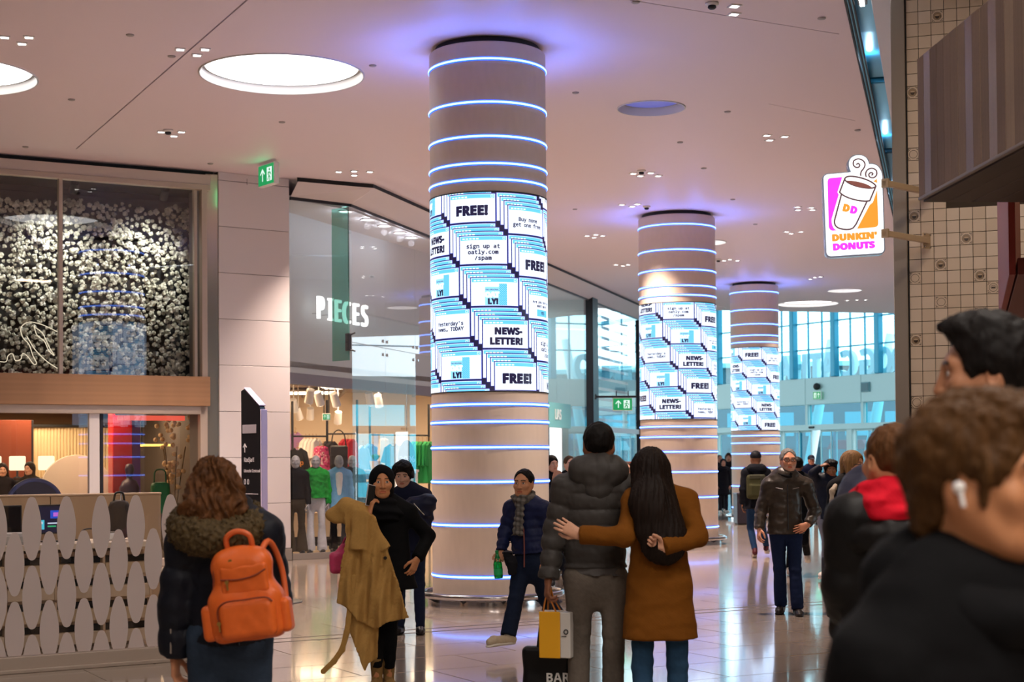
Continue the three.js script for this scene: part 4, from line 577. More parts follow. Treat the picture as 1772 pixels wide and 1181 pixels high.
function exitSign(label, pos, turn, w, h, depth, flip, hang) {
  const o = base('exit_sign', label, 'exit sign', pos, turn);
  mesh('case', box(w, h, depth, 0, 0, 0, 0.01), M.white, o);
  mesh('panel', plainBox(w - 0.02, h - 0.03, 0.004, 0, 0, depth / 2 + 0.002), exitMats[flip ? 1 : 0], o); mesh('panel', plainBox(w - 0.02, h - 0.03, 0.004, 0, 0, -depth / 2 - 0.002).rotateY(0), exitMats[flip ? 0 : 1], o);
  if (hang) for (const s of [-1, 1]) mesh('rod', rod(V(s * w * 0.3, h / 2, 0), V(s * w * 0.3, h / 2 + hang, 0), 0.012), M.darkMetal, o);
  const l = new THREE.RectAreaLight(0x30ff9a, 1.2, w - 0.04, h - 0.04); l.position.set(0, 0, depth / 2 + 0.02); l.rotation.y = Math.PI; o.add(l);
  return o;
}
{ const n = V(-0.8, 0, 0.6); exitSign('box-shaped green emergency exit sign mounted under the ceiling at the white pier', at(465, 303, 24.3), Math.atan2(n.x, n.z), 0.52, 0.34, 0.09, false, 0);
  exitSign('flat green emergency exit sign hanging from a dark bar in front of the couple', at(1077, 700, 36), 0.12, 0.46, 0.3, 0.05, false, 0.16);
  const b = base('hanging_bar', 'dark horizontal bar carrying the flat green exit sign', 'bar', at(1066, 687, 36), 0.12); mesh('bar', box(0.95, 0.05, 0.05), M.darkMetal, b); mesh('end_plate', box(0.03, 0.12, 0.12, -0.48, 0, 0), M.darkMetal, b);
  exitSign('small green exit sign inside the clothes shop', at(565, 722, 30.8), 0.1, 0.16, 0.14, 0.04, false, 0.5); }
// wayfinding totem
{
  const p = onFloor(440, 1043), o = base('wayfinding_totem', 'tall black wayfinding totem with a slanted top and a pale lilac edge', 'totem', p.clone(), -0.85);
  const s = poly([[-0.2, 0.06], [0.2, 0.06], [0.2, 2.2], [0.17, 2.26], [-0.14, 2.46], [-0.2, 2.44]]);
  mesh('slab', extrude(s, 0.06, 0.01).translate(0, 0, -0.03), std(0x16161a, 0.25), o);
  mesh('edge', [box(0.02, 2.16, 0.085, 0.222, 1.14, 0), box(0.4, 0.014, 0.085, 0, 0, 0).rotateZ(-0.573).translate(0.03, 2.375, 0)], std(0xc9bfe0, 0.3), o);
  mesh('base_plate', lathe([[0, 0], [0.55, 0], [0.55, 0.008], [0.5, 0.016], [0, 0.016]], 40), std(0x303034, 0.3), o);
  const m = std(0xcfcbd2, 0.5), T = (str, x, y, sz) => mesh('lettering', text3(str, sz, 0.003, fontR).translate(x, y, 0.043), m, o);
  mesh('strip', box(0.3, 0.1, 0.004, -0.02, 2.0, 0.043), std(0x8d8790, 0.5), o);
  T('Radja/I', -0.14, 1.62, 0.05); T('Utrecht Centraal', -0.14, 1.5, 0.034); T('0 0', -0.14, 1.36, 0.06);
  const arrow = (x, y, a) => mesh('arrow', [box(0.014, 0.1, 0.004), box(0.012, 0.06, 0.004, 0, 0, 0).rotateZ(0.75).translate(0.016, 0.03, 0), box(0.012, 0.06, 0.004, 0, 0, 0).rotateZ(-0.75).translate(-0.016, 0.03, 0)].map((g) => g.rotateZ(a).translate(x, y, 0.044)), m, o);
  arrow(-0.12, 1.78, 0); arrow(0.12, 1.12, -Math.PI / 2);
  mesh('rule', box(0.32, 0.006, 0.003, 0, 1.25, 0.043), m, o);
}

// ------------------------------------------------------------------ right side: printed tiles, post, lit cup sign, timber canopy, red fascia
const RD = V(0.951, 0, 0.309), W0 = at(1567 + 7, 600, 15.3).setY(0);
{
  const o = structGroup('wall_right'), turn = -Math.atan2(RD.z, RD.x); o.name = 'wall_right'; o.position.copy(W0); o.rotation.y = turn;
  const P = (px, py) => onPlane(px, py, W0, RD);
  mesh('backing', plainBox(7, CEIL, 0.2, 3.5, CEIL / 2, -0.115), M.grout, o);
  const pitch = (P(1733, 480)[0] - P(1574, 480)[0]) / 7.05, yRef = P(1580, 439)[1];
  const geo = box(pitch - 0.0045, pitch - 0.0045, 0.016, 0, 0, 0, 0.003);
  const plain = [std(0xdfcfbc, 0.3), std(0xd9c8b4, 0.34), std(0xe3d4c3, 0.28)];
  const printed = (k) => { const t = canvas(128, 128, (x) => {
    x.fillStyle = '#dccbb8'; x.fillRect(0, 0, 128, 128); x.strokeStyle = x.fillStyle = '#3a2d24'; x.lineWidth = 4;
    x.beginPath(); x.arc(64, 64, 42, 0, 7); x.stroke();
    for (const [cx, cy, sx, sy] of [[0, 0, 1, 1], [128, 0, -1, 1], [0, 128, 1, -1], [128, 128, -1, -1]]) { x.beginPath(); x.moveTo(cx + 8 * sx, cy + 8 * sy); x.quadraticCurveTo(cx + 20 * sx, cy + 8 * sy, cx + 26 * sx, cy + 22 * sy); x.quadraticCurveTo(cx + 8 * sx, cy + 20 * sy, cx + 8 * sx, cy + 8 * sy); x.fill(); x.beginPath(); x.arc(cx + 12 * sx, cy + 30 * sy, 4, 0, 7); x.arc(cx + 30 * sx, cy + 12 * sy, 4, 0, 7); x.fill(); }
    if (k === 1) { x.fillStyle = '#9c8468'; x.beginPath(); x.arc(64, 64, 38, 0, 7); x.fill(); x.fillStyle = '#cdb89e'; x.beginPath(); x.ellipse(64, 54, 24, 8, 0, 0, 7); x.fill(); x.fillStyle = '#3a2d24'; x.beginPath(); x.moveTo(40, 64); x.quadraticCurveTo(46, 92, 64, 92); x.quadraticCurveTo(82, 92, 88, 64); x.fill(); x.lineWidth = 5; x.beginPath(); x.arc(92, 70, 10, -1.5, 1.5); x.stroke(); }
    if (k === 2) { x.fillRect(44, 56, 40, 16); x.lineWidth = 3; x.beginPath(); x.ellipse(64, 60, 28, 18, 0, 0, 7); x.stroke(); }
    if (k === 3) { x.beginPath(); x.moveTo(44, 52); x.lineTo(84, 52); x.lineTo(80, 80); x.lineTo(48, 80); x.fill(); x.beginPath(); x.arc(50, 48, 8, 0, 7); x.arc(64, 46, 8, 0, 7); x.arc(78, 48, 8, 0, 7); x.fill(); }
  }); return std(0xffffff, 0.25, { map: t }); };
  const pm = [0, 1, 2, 3].map(printed);
  // printed tiles by their place in the picture: kind 0 empty ring, 1 cup, 2 bar, 3 pot
  const deco = [[1621, 30, 1], [1580, 163, 1], [1582, 271, 0], [1584, 378, 1], [1674, 418, 1], [1585, 487, 0], [1631, 462, 1], [1700, 480, 1], [1723, 502, 2], [1633, 527, 0], [1701, 547, 3], [1587, 595, 1], [1590, 702, 0], [1673, 356, 1], [1766, 545, 1]].map(([px, py, k]) => { const q = P(px, py); return [Math.floor(q[0] / pitch), Math.round((q[1] - yRef) / pitch), k]; });
  let n = 0;
  for (let c = 0; c < 10; c++) for (let r = -26; r < 26; r++) {
    const y = yRef + r * pitch, x = (c + 0.5) * pitch; if (y > CEIL - 0.05 || y < 0.75) continue;
    const w = V(x, y, 0).applyMatrix4(new THREE.Matrix4().makeRotationY(turn).setPosition(W0)), D = -w.z, px = W / 2 + F * w.x / D, py = 796 - F * (w.y - 1.6) / D;
    if (px > 1785 || py < -14 || (c > 2 && py < 352 && py > 1.0 * (103 - (px - 1595) * 0.83) + 22)) continue;
    const d = deco.find((q) => q[0] === c && q[1] === r);
    const t = mesh('tile', geo, d ? pm[d[2]] : plain[Math.floor(rnd() * 3)], o); t.position.set(x, y, 0); n++;
  }
  { const gt = canvas(128, 128, (x) => { x.fillStyle = '#4a4038'; x.fillRect(0, 0, 128, 128); x.fillStyle = '#dbcbb7'; x.fillRect(3, 3, 122, 122); }); gt.wrapS = gt.wrapT = THREE.RepeatWrapping; gt.repeat.set(Math.round(5.6 / pitch), Math.round(5.5 / pitch)); mesh('far_tiling', plainBox(Math.round(5.6 / pitch) * pitch, Math.round(5.5 / pitch) * pitch, 0.016, 10 * pitch + Math.round(5.6 / pitch) * pitch / 2, 0.7 + 2.75, -0.004), std(0xffffff, 0.3, { map: gt }), o); }
  const low = plainBox(6.9, 0.7, 0.016, 3.45, 0.35, -0.006); mesh('wainscot', low, plain[0], o);
  mesh('end_post', box(0.135, CEIL, 0.3, -0.072, CEIL / 2, -0.1, 0.01), M.greyMetal, o);
  mesh('edge_trim', box(0.012, CEIL, 0.03, 0.004, CEIL / 2, 0.01), M.darkMetal, o);
}
{
  // lit cup sign on two arms
  const D = 14.6, c = at(1478, 372, D), wpx = (p) => p * D / F;
  const o = base('cup_sign', 'lit white projecting sign with a steaming paper cup in pink and orange', 'shop sign', at(1478, 445, D), -0.1);
  const X = (px) => wpx(px - 1478), Y = (py) => wpx(445 - py);
  // zoomed drawing frame: 1228 px over 260 px of the photograph, from (1400, 230)
  const zx = (x) => X(1400 + x / 4.723), zy = (y) => Y(230 + y / 4.723);
  const s = new THREE.Shape(), L = (x, y) => s.lineTo(zx(x), zy(y)), Q = (a, b, x, y) => s.quadraticCurveTo(zx(a), zy(b), zx(x), zy(y));
  s.moveTo(zx(165), zy(330)); L(355, 318); Q(330, 270, 338, 235); Q(350, 180, 415, 180); Q(485, 182, 497, 255); Q(560, 250, 585, 300); Q(604, 330, 602, 380); L(610, 950); Q(610, 985, 575, 988); L(185, 1005); Q(148, 1005, 146, 965); L(130, 370); Q(130, 335, 165, 330);
  const face = canvas(1024, 1792, (x, w, h) => {
    const U = (a) => (a - 130) / 480 * w, Vv = (b) => (b - 180) / 825 * h; x.fillStyle = '#ffffff'; x.fillRect(0, 0, w, h);
    const path = (f) => { x.beginPath(); f(); }, m = (a, b) => x.moveTo(U(a), Vv(b)), l = (a, b) => x.lineTo(U(a), Vv(b)), q = (a, b, c, d) => x.quadraticCurveTo(U(a), Vv(b), U(c), Vv(d));
    x.fillStyle = '#f40df0'; path(() => { m(185, 362); l(280, 356); l(240, 480); l(250, 500); l(190, 700); q(190, 780, 232, 793); l(200, 797); q(168, 790, 166, 755); l(162, 395); q(162, 365, 185, 362); }); x.fill();
    x.fillStyle = '#ff8a00'; path(() => { m(560, 470); l(566, 740); q(566, 772, 535, 775); l(395, 784); l(500, 590); l(525, 570); }); x.fill();
    path(() => { m(558, 372); l(562, 412); l(528, 396); q(550, 390, 558, 372); }); x.fill();
    x.strokeStyle = '#3c1526'; x.lineWidth = U(142) - U(130); x.lineJoin = x.lineCap = 'round'; x.fillStyle = '#ffffff';
    path(() => { m(272, 500); l(213, 715); q(210, 765, 260, 780); q(330, 800, 365, 775); l(388, 745); l(478, 560); }); x.fill(); x.stroke();
    path(() => { m(300, 372); l(258, 480); q(290, 520, 380, 545); q(460, 566, 500, 556); l(550, 440); }); x.fill(); x.stroke();
    path(() => { m(300, 372); q(310, 345, 370, 353); q(450, 365, 510, 400); q(550, 425, 550, 440); q(530, 460, 470, 450); q(390, 440, 330, 405); q(300, 385, 300, 372); }); x.fill(); x.stroke();
    x.fillStyle = '#6b2a22'; path(() => { m(315, 385); q(400, 390, 470, 418); q(510, 435, 520, 452); q(450, 455, 390, 432); q(335, 410, 315, 385); }); x.fill();
    x.lineWidth = U(141) - U(130); path(() => { m(430, 346); q(425, 320, 450, 295); q(480, 255, 450, 225); q(410, 195, 375, 225); q(360, 265, 395, 280); q(425, 282, 422, 258); q(412, 240, 398, 254); }); x.stroke();
    path(() => { m(473, 356); q(462, 320, 490, 298); q(530, 278, 556, 310); q(570, 350, 535, 367); q(495, 372, 495, 340); q(505, 318, 526, 330); q(532, 340, 520, 345); }); x.stroke();
    const word = (str, cx, cy, size, col, rot, sx = 1) => { x.save(); x.translate(U(cx), Vv(cy)); x.rotate(rot); x.scale(sx, 1); x.font = `bold ${size}px sans-serif`; x.textAlign = 'center'; x.textBaseline = 'middle'; x.lineJoin = 'round'; x.fillStyle = x.strokeStyle = col; x.lineWidth = size * 0.13; x.fillText(str, 0, 0); x.strokeText(str, 0, 0); x.restore(); };
    word('D', 310, 612, 165, '#ff8a00', 0.22, 1.05); word('D', 370, 630, 165, '#f40df0', 0.22, 1.05);
    word("DUNKIN'", 373, 848, 150, '#ff8a00', -0.045, 1.22); word('DONUTS', 366, 925, 150, '#f40df0', -0.045, 1.2);
  });
  const fg = new THREE.ShapeGeometry(s, 16), uv = fg.attributes.uv, fp = fg.attributes.position;
  for (let i = 0; i < uv.count; i++) uv.setXY(i, (fp.getX(i) - zx(130)) / (zx(610) - zx(130)), (fp.getY(i) - zy(1005)) / (zy(180) - zy(1005)));
  mesh('case', extrude(s, 0.1, 0.012, 16).translate(0, 0, -0.115), phys({ color: 0xbfd2ea, roughness: 0.2, transmission: 0.2, thickness: 0 }), o);
  mesh('face', fg.translate(0, 0, 0.002), new THREE.MeshStandardMaterial({ color: 0x555555, emissive: 0xffffff, emissiveMap: face, emissiveIntensity: 1.12, roughness: 0.35 }), o);
  const l = new THREE.RectAreaLight(0xfff2ff, 1.1, 0.48, 0.8); l.position.set(0, 0.4, 0.05); l.rotation.y = Math.PI; o.add(l);
  for (const [py, len, w] of [[317, 1.0, 'upper'], [404, 1.0, 'lower']]) {
    const a = at(1530, py, D - 0.05), e = at(1606, py, 15.05 + 0.02), d = e.clone().sub(a), b = base('sign_arm', `${w} beige steel arm holding the lit cup sign to the tiled wall`, 'bracket', a.clone(), -Math.atan2(d.z, d.x));
    mesh('arm', box(d.setY(0).length(), 0.055, 0.05, d.length() / 2, 0, 0), std(0xc9b294, 0.4), b); mesh('collar', box(0.03, 0.085, 0.08, 0.015, 0, 0), std(0xb5a085, 0.4), b);
    mesh('wall_plate', box(0.13, 0.15, 0.02, d.length(), 0, -0.02), std(0xc4ad90, 0.4), b); for (const [sx, sy] of [[-1, -1], [-1, 1], [1, -1], [1, 1]]) mesh('bolt', new THREE.CylinderGeometry(0.008, 0.008, 0.014, 8).rotateX(Math.PI / 2).translate(d.length() + sx * 0.05, sy * 0.06, -0.006), M.steel, b);
  }
}
{
  // timber-clad canopy
  const D = 9, a = at(1596, 225, D), yb = at(1597, 346, D).y, yt = at(1597, 103, D).y, near = at(1772, 250, 7.46), d = V(near.x - a.x, 0, near.z - a.z).normalize(), n = V(-d.z, 0, d.x);
  const o = base('timber_canopy', 'grey-brown timber-clad canopy jutting in at the upper right', 'canopy', a.clone().setY(0), -Math.atan2(d.z, d.x));
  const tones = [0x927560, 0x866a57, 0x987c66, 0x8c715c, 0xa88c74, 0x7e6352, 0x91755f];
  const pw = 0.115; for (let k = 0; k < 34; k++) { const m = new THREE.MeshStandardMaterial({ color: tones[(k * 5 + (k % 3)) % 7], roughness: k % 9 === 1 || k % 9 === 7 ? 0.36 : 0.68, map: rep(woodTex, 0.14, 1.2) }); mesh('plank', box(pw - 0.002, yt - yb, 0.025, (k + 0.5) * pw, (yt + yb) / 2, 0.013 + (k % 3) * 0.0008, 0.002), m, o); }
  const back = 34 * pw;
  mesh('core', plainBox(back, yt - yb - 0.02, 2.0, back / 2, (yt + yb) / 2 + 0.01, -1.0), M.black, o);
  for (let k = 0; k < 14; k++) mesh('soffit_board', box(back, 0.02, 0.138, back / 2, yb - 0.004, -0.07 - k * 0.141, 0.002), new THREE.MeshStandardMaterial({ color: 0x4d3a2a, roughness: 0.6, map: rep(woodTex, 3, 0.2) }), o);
  mesh('lower_trim', box(back, 0.018, 0.03, back / 2, yb + 0.004, 0.016), std(0x7d6d64, 0.4), o);
}
{
  // red-brown shop fascia further right
  const a = at(1733, 553, 12.2), o = base('red_fascia', 'red-brown shop fascia box hanging below the timber canopy', 'fascia', V(a.x, 0, a.z), Math.atan2(AX.x, AX.z) + Math.PI / 2 + Math.PI);
  const b = at(1733, 361, 12.2), L = 3.1, dir = AX.clone().negate(), t = -Math.atan2(dir.z, dir.x); o.rotation.y = t;
  mesh('panel', box(L, b.y - a.y + 0.5, 0.04, L / 2, (a.y + b.y + 0.5) / 2, 0.0), std(0x8e2a1e, 0.6), o);
  mesh('end_board', box(0.03, b.y - a.y + 0.5, 0.14, 0, (a.y + b.y + 0.5) / 2, -0.08), std(0x8a4a22, 0.5), o);
  mesh('lower_edge', box(L, 0.1, 0.3, L / 2, a.y + 0.05, -0.18), std(0x6a2012, 0.6), o);
  mesh('underside', box(L, 0.05, 2, L / 2, a.y - 0.02, -1.35), M.black, o);
}
// the shop's own ceiling lamps above and before the tiled wall, just outside the picture
for (const [x, z, w] of [[3.2, -11.2, 'nearer'], [4.6, -12.3, 'farther']]) { const o = base('ceiling_panel', `flat warm ceiling lamp outside the picture before the tiled wall, ${w} one`, 'ceiling lamp', V(x, CEIL - 0.02, z), 0.3); mesh('frame', box(0.9, 0.04, 0.5), M.white, o); mesh('panel', box(0.84, 0.01, 0.44, 0, -0.022, 0), M.warmLamp, o); const l = new THREE.RectAreaLight(0xffdcb6, 17, 0.84, 0.44); l.rotation.x = -Math.PI / 2; l.position.y = -0.04; o.add(l); }
// the rest of the building's shell
{
  const n = V(-EDIR.z, 0, EDIR.x), wm = std(0xbfb6b2, 0.6);
  wallBox('wall_right', edgeAt(2, 0).addScaledVector(n, 5), edgeAt(36, 0).addScaledVector(n, 5), 0, CEIL + 1, 0.2, wm);
  wallBox('wall_right', V(10.5, 0, 8), V(W0.x + 6.5, 0, W0.z + 2.1), 0, CEIL + 1, 0.2, std(0x9a7f66, 0.6));
  wallBox('wall_front', V(-22, 0, 8), V(12, 0, 8), 0, CEIL + 1, 0.2, std(0xa89a90, 0.6));
  wallBox('wall_left', V(-14.5, 0, -22), V(-14.5, 0, 8), 0, CEIL + 1, 0.2, wm);
  wallBox('wall_left', V(-14.6, 0, -20.3), SHOP_A.clone().addScaledVector(T1, -3), 0, CEIL + 1, 0.2, wm);
  wallBox('wall_ceiling', V(-14.5, 0, -40), V(2.3, 0, -48.2), CEIL, CEIL + 1.1, 0.2, wm);
  wallBox('wall_ceiling', V(2.3, 0, -48.2), edgeAt(36.2).addScaledVector(n, 6), CEIL + 0.12, CEIL + 1.1, 0.2, wm);
}

// ------------------------------------------------------------------ far glass front with doors, raised letters seen from behind, the square outside
{
  const F0 = V(16.35, 0, -66), d = V(-0.53, 0, -0.848).normalize(), turn = -Math.atan2(d.z, d.x);
  const o = structGroup('window_4'); o.name = 'window_4'; o.position.copy(F0); o.rotation.y = turn;   // local x runs away to the left, local z points outdoors
  const fp = (px, py) => onPlane(px, py, F0, d), steel = std(0x2d8fae, 0.4, { metalness: 0.2 }), panel = std(0xa9c6c8, 0.45), x0 = -12, x1 = 30, yd = 2.9, yh = 3.15, yt = 4.05, yf = 5.25, yTop = 12;
  const tint = phys({ color: 0x9be2ee, transmission: 1, roughness: 0, thickness: 0, ior: 1.5 }), clear = phys({ color: 0xe4fbff, transmission: 1, roughness: 0, thickness: 0, ior: 1.5 });
  mesh('fascia', box(x1 - x0, yf - yt, 0.3, (x0 + x1) / 2, (yf + yt) / 2, 0), panel, o);
  for (let k = 0; k < 12; k++) mesh('fascia_panel', box(3.46, yf - yt - 0.04, 0.03, x0 + 1.75 + k * 3.5, (yf + yt) / 2, -0.16), panel, o);
  mesh('header', box(x1 - x0, yh - yd, 0.35, (x0 + x1) / 2, (yh + yd) / 2, 0), panel, o);
  const big = [1372, 1447, 1523].map((px) => fp(px, 600)[0]), pitch = big[1] - big[2];
  for (let k = -2; k < 6; k++) {
    const x = big[2] + k * pitch; mesh('mullion', box(0.28, yTop - yf, 0.32, x, (yTop + yf) / 2, -0.1, 0.05), steel, o);
    for (let q = 1; q < 3; q++) mesh('glazing_bar', box(0.06, yTop - yf, 0.08, x + q * pitch / 3, (yTop + yf) / 2, 0), steel, o);
    for (let q = 0; q < 3; q++) for (let r = 0; r < 3; r++) mesh('glass', plainBox(pitch / 3 - 0.08, 2.2, 0.003, x + (q + 0.5) * pitch / 3, yf + 1.12 + r * 2.25, 0), clear, o);
  }
  for (const y of [6.55, 7.75, 10.1]) mesh('glazing_bar', box(x1 - x0, 0.06, 0.08, (x0 + x1) / 2, y, 0), steel, o);
  mesh('tie_tube', rod(V(x0, 9.0, -0.2), V(x1, 9.0, -0.2), 0.12), steel, o);
  for (let k = -2; k < 6; k++) mesh('tie_joint', new THREE.SphereGeometry(0.3, 16, 12).scale(1, 1, 0.7).translate(big[2] + k * pitch, 9.2, -0.3), steel, o);
  for (let k = 0; k < 12; k++) { const x = x0 + k * 3.5; mesh('post', box(0.16, yt - yh, 0.25, x, (yt + yh) / 2, 0), panel, o); mesh('glass', plainBox(3.3, yt - yh, 0.003, x + 1.75, (yt + yh) / 2, 0), tint, o); }
  // doors
  for (let k = 0; k < 9; k++) {
    const x = x0 + 1 + k * 4.6, dr = structGroup('door'); dr.name = 'door_' + (k + 1); dr.position.copy(F0); dr.rotation.y = turn;
    for (const s of [0, 1, 2, 3]) { const m = x + 0.25 + s * 1.02, open = s === 1 ? -0.3 : s === 2 ? 0.3 : 0; mesh('leaf', [box(0.05, yd, 0.06, m + open, yd / 2, s % 3 ? 0.06 : 0), box(0.05, yd, 0.06, m + 0.98 + open, yd / 2, s % 3 ? 0.06 : 0), box(0.98, 0.08, 0.06, m + 0.49 + open, yd - 0.04, s % 3 ? 0.06 : 0), box(0.98, 0.14, 0.06, m + 0.49 + open, 0.07, s % 3 ? 0.06 : 0)], panel, dr); mesh('glass', plainBox(0.92, yd - 0.24, 0.003, m + 0.49 + open, yd / 2 + 0.03, s % 3 ? 0.06 : 0), tint, dr); }
    mesh('jamb', box(0.3, yd, 0.3, x - 0.02, yd / 2, 0), panel, dr); mesh('sensor', box(0.34, 0.09, 0.08, x + 2.3, yd + 0.13, -0.2, 0.03), M.black, dr);
  }
  // raised letters outside the glass, facing out: HOOG CATHARIJNE
  const sg = base('roof_letters', 'big pale blue raised letters seen from behind through the far glass front', 'letter sign', F0.clone().add(V(0, 5.28, 0)), turn), lm = std(0xb4e2ec, 0.5);
  const px = { O2: 1548, O1: 1519, G: 1491, C: 1458, A: 1421, T: 1399, H: 1377, A2: 1352 };
  const put = (c, x) => { const g = text3(c, 1.12, 0.22, font, 0.03), b = g.boundingBox; g.translate(-(b.max.x + b.min.x) / 2, 0, 0); mesh('letter', g.rotateY(0).translate(x, 0, 0.35), lm, sg); };
  put('O', fp(1548, 630)[0]); put('O', fp(1519, 632)[0]); put('G', fp(1491, 634)[0]); put('C', fp(1456, 636)[0]); put('A', fp(1424, 638)[0]); put('T', fp(1400, 640)[0]); put('H', fp(1374, 642)[0]); put('A', fp(1348, 644)[0]);
  mesh('ledge', box(24, 0.06, 0.5, 6, -0.03, 0.4), panel, sg);
  const ex = fp(1423, 688), p = F0.clone().addScaledVector(d, ex[0]).setY(4.45); exitSign('little green exit sign on the band above the far doors', p.add(V(-0.848, 0, 0.53).multiplyScalar(0.3)), turn + Math.PI, 0.5, 0.36, 0.06, true, 0);
  { const c = base('security_camera', 'dark dome camera on the band above the far doors', 'camera', F0.clone().addScaledVector(d, fp(1422, 675)[0]).setY(4.85).add(V(-0.848, 0, 0.53).multiplyScalar(0.3))); mesh('mount', box(0.1, 0.1, 0.2), M.white, c); mesh('dome', new THREE.SphereGeometry(0.16, 16, 12), M.black, c); }
  { const c = base('wall_speaker', 'small grey square vent plate on the band above the far doors', 'vent', F0.clone().addScaledVector(d, fp(1504, 671)[0]).setY(4.7).add(V(-0.848, 0, 0.53).multiplyScalar(0.22)), turn); mesh('plate', box(0.5, 0.42, 0.06), std(0x5c8a94, 0.5), c); mesh('grille', box(0.42, 0.34, 0.02, 0, 0, -0.04), std(0x3f6670, 0.5), c); }
  // atrium roof and outdoors
  structure('roof', extrude(poly([[-12, 44], [24, 50], [22.9, 55.6], [0.4, 91.4], [-12, 80]]), 0.3).rotateX(-Math.PI / 2).translate(0, 12.1, 0), std(0xb9d5dc, 0.6));
  structure('ground', plainBox(240, 0.2, 160, 0, -0.12, -170), std(0x4d6870, 0.8));
  const b = base('station_building', 'blue-green office building standing outside behind the far doors', 'building', V(8, 0, -128), -0.2), bm = std(0x1f4f5e, 0.6);
  mesh('wall', box(90, 9, 10, 0, 4.5, -5, 0.05), bm, b); mesh('roof', box(91, 0.4, 11, 0, 9.2, -5, 0.05), std(0x7fb9c6, 0.6), b);
  for (let r = 0; r < 3; r++) for (let c = 0; c < 28; c++) { const w = mesh('window', box(2.2, 1.9, 0.1, -42 + c * 3.1, 1.6 + r * 2.8, 0.06), std([0x123643, 0x194856, 0x5aa7b8][(c * 3 + r * 5) % 3], 0.2), b); }
  for (let k = 0; k < 4; k++) { const c = base('canopy_strut', `white slanting canopy prop outside the far glass front, ${['first', 'second', 'third', 'fourth'][k]} from the right`, 'prop', F0.clone().addScaledVector(d, 0.5 + k * 4).add(V(2.6, 0, -4))); mesh('prop', rod(V(0, 0, 0), V(1.4, 7.5, 0), 0.28, 0.2), std(0xe4f3f5, 0.5), c); mesh('foot', lathe([[0, 0], [0.5, 0], [0.5, 0.1], [0.3, 0.16]], 20), M.greyMetal, c); }
  const sc = [[0xd83a50, 'red'], [0xe8e0e4, 'white'], [0xd8477f, 'pink'], [0x2a50c0, 'blue'], [0xc02a38, 'dark red']];
  sc.forEach(([c, w], k) => { const t = F0.clone().addScaledVector(d, -1 + k * 3.4).add(V(10.5, 0, -16)), s = base('market_stall', `${w} market stall outside the far doors`, 'stall', t, -0.5); mesh('awning', extrude(poly([[-1.2, 2.2], [1.2, 2.2], [0.9, 2.7], [-0.9, 2.7]]), 2, 0.02).translate(0, 0, -1), std(c, 0.7), s); mesh('counter', box(2.2, 1.1, 1.6, 0, 0.55, 0), std(c, 0.7), s); for (const x of [-1.1, 1.1]) mesh('post', rod(V(x, 0, 0.8), V(x, 2.25, 0.8), 0.04), M.white, s); });
}

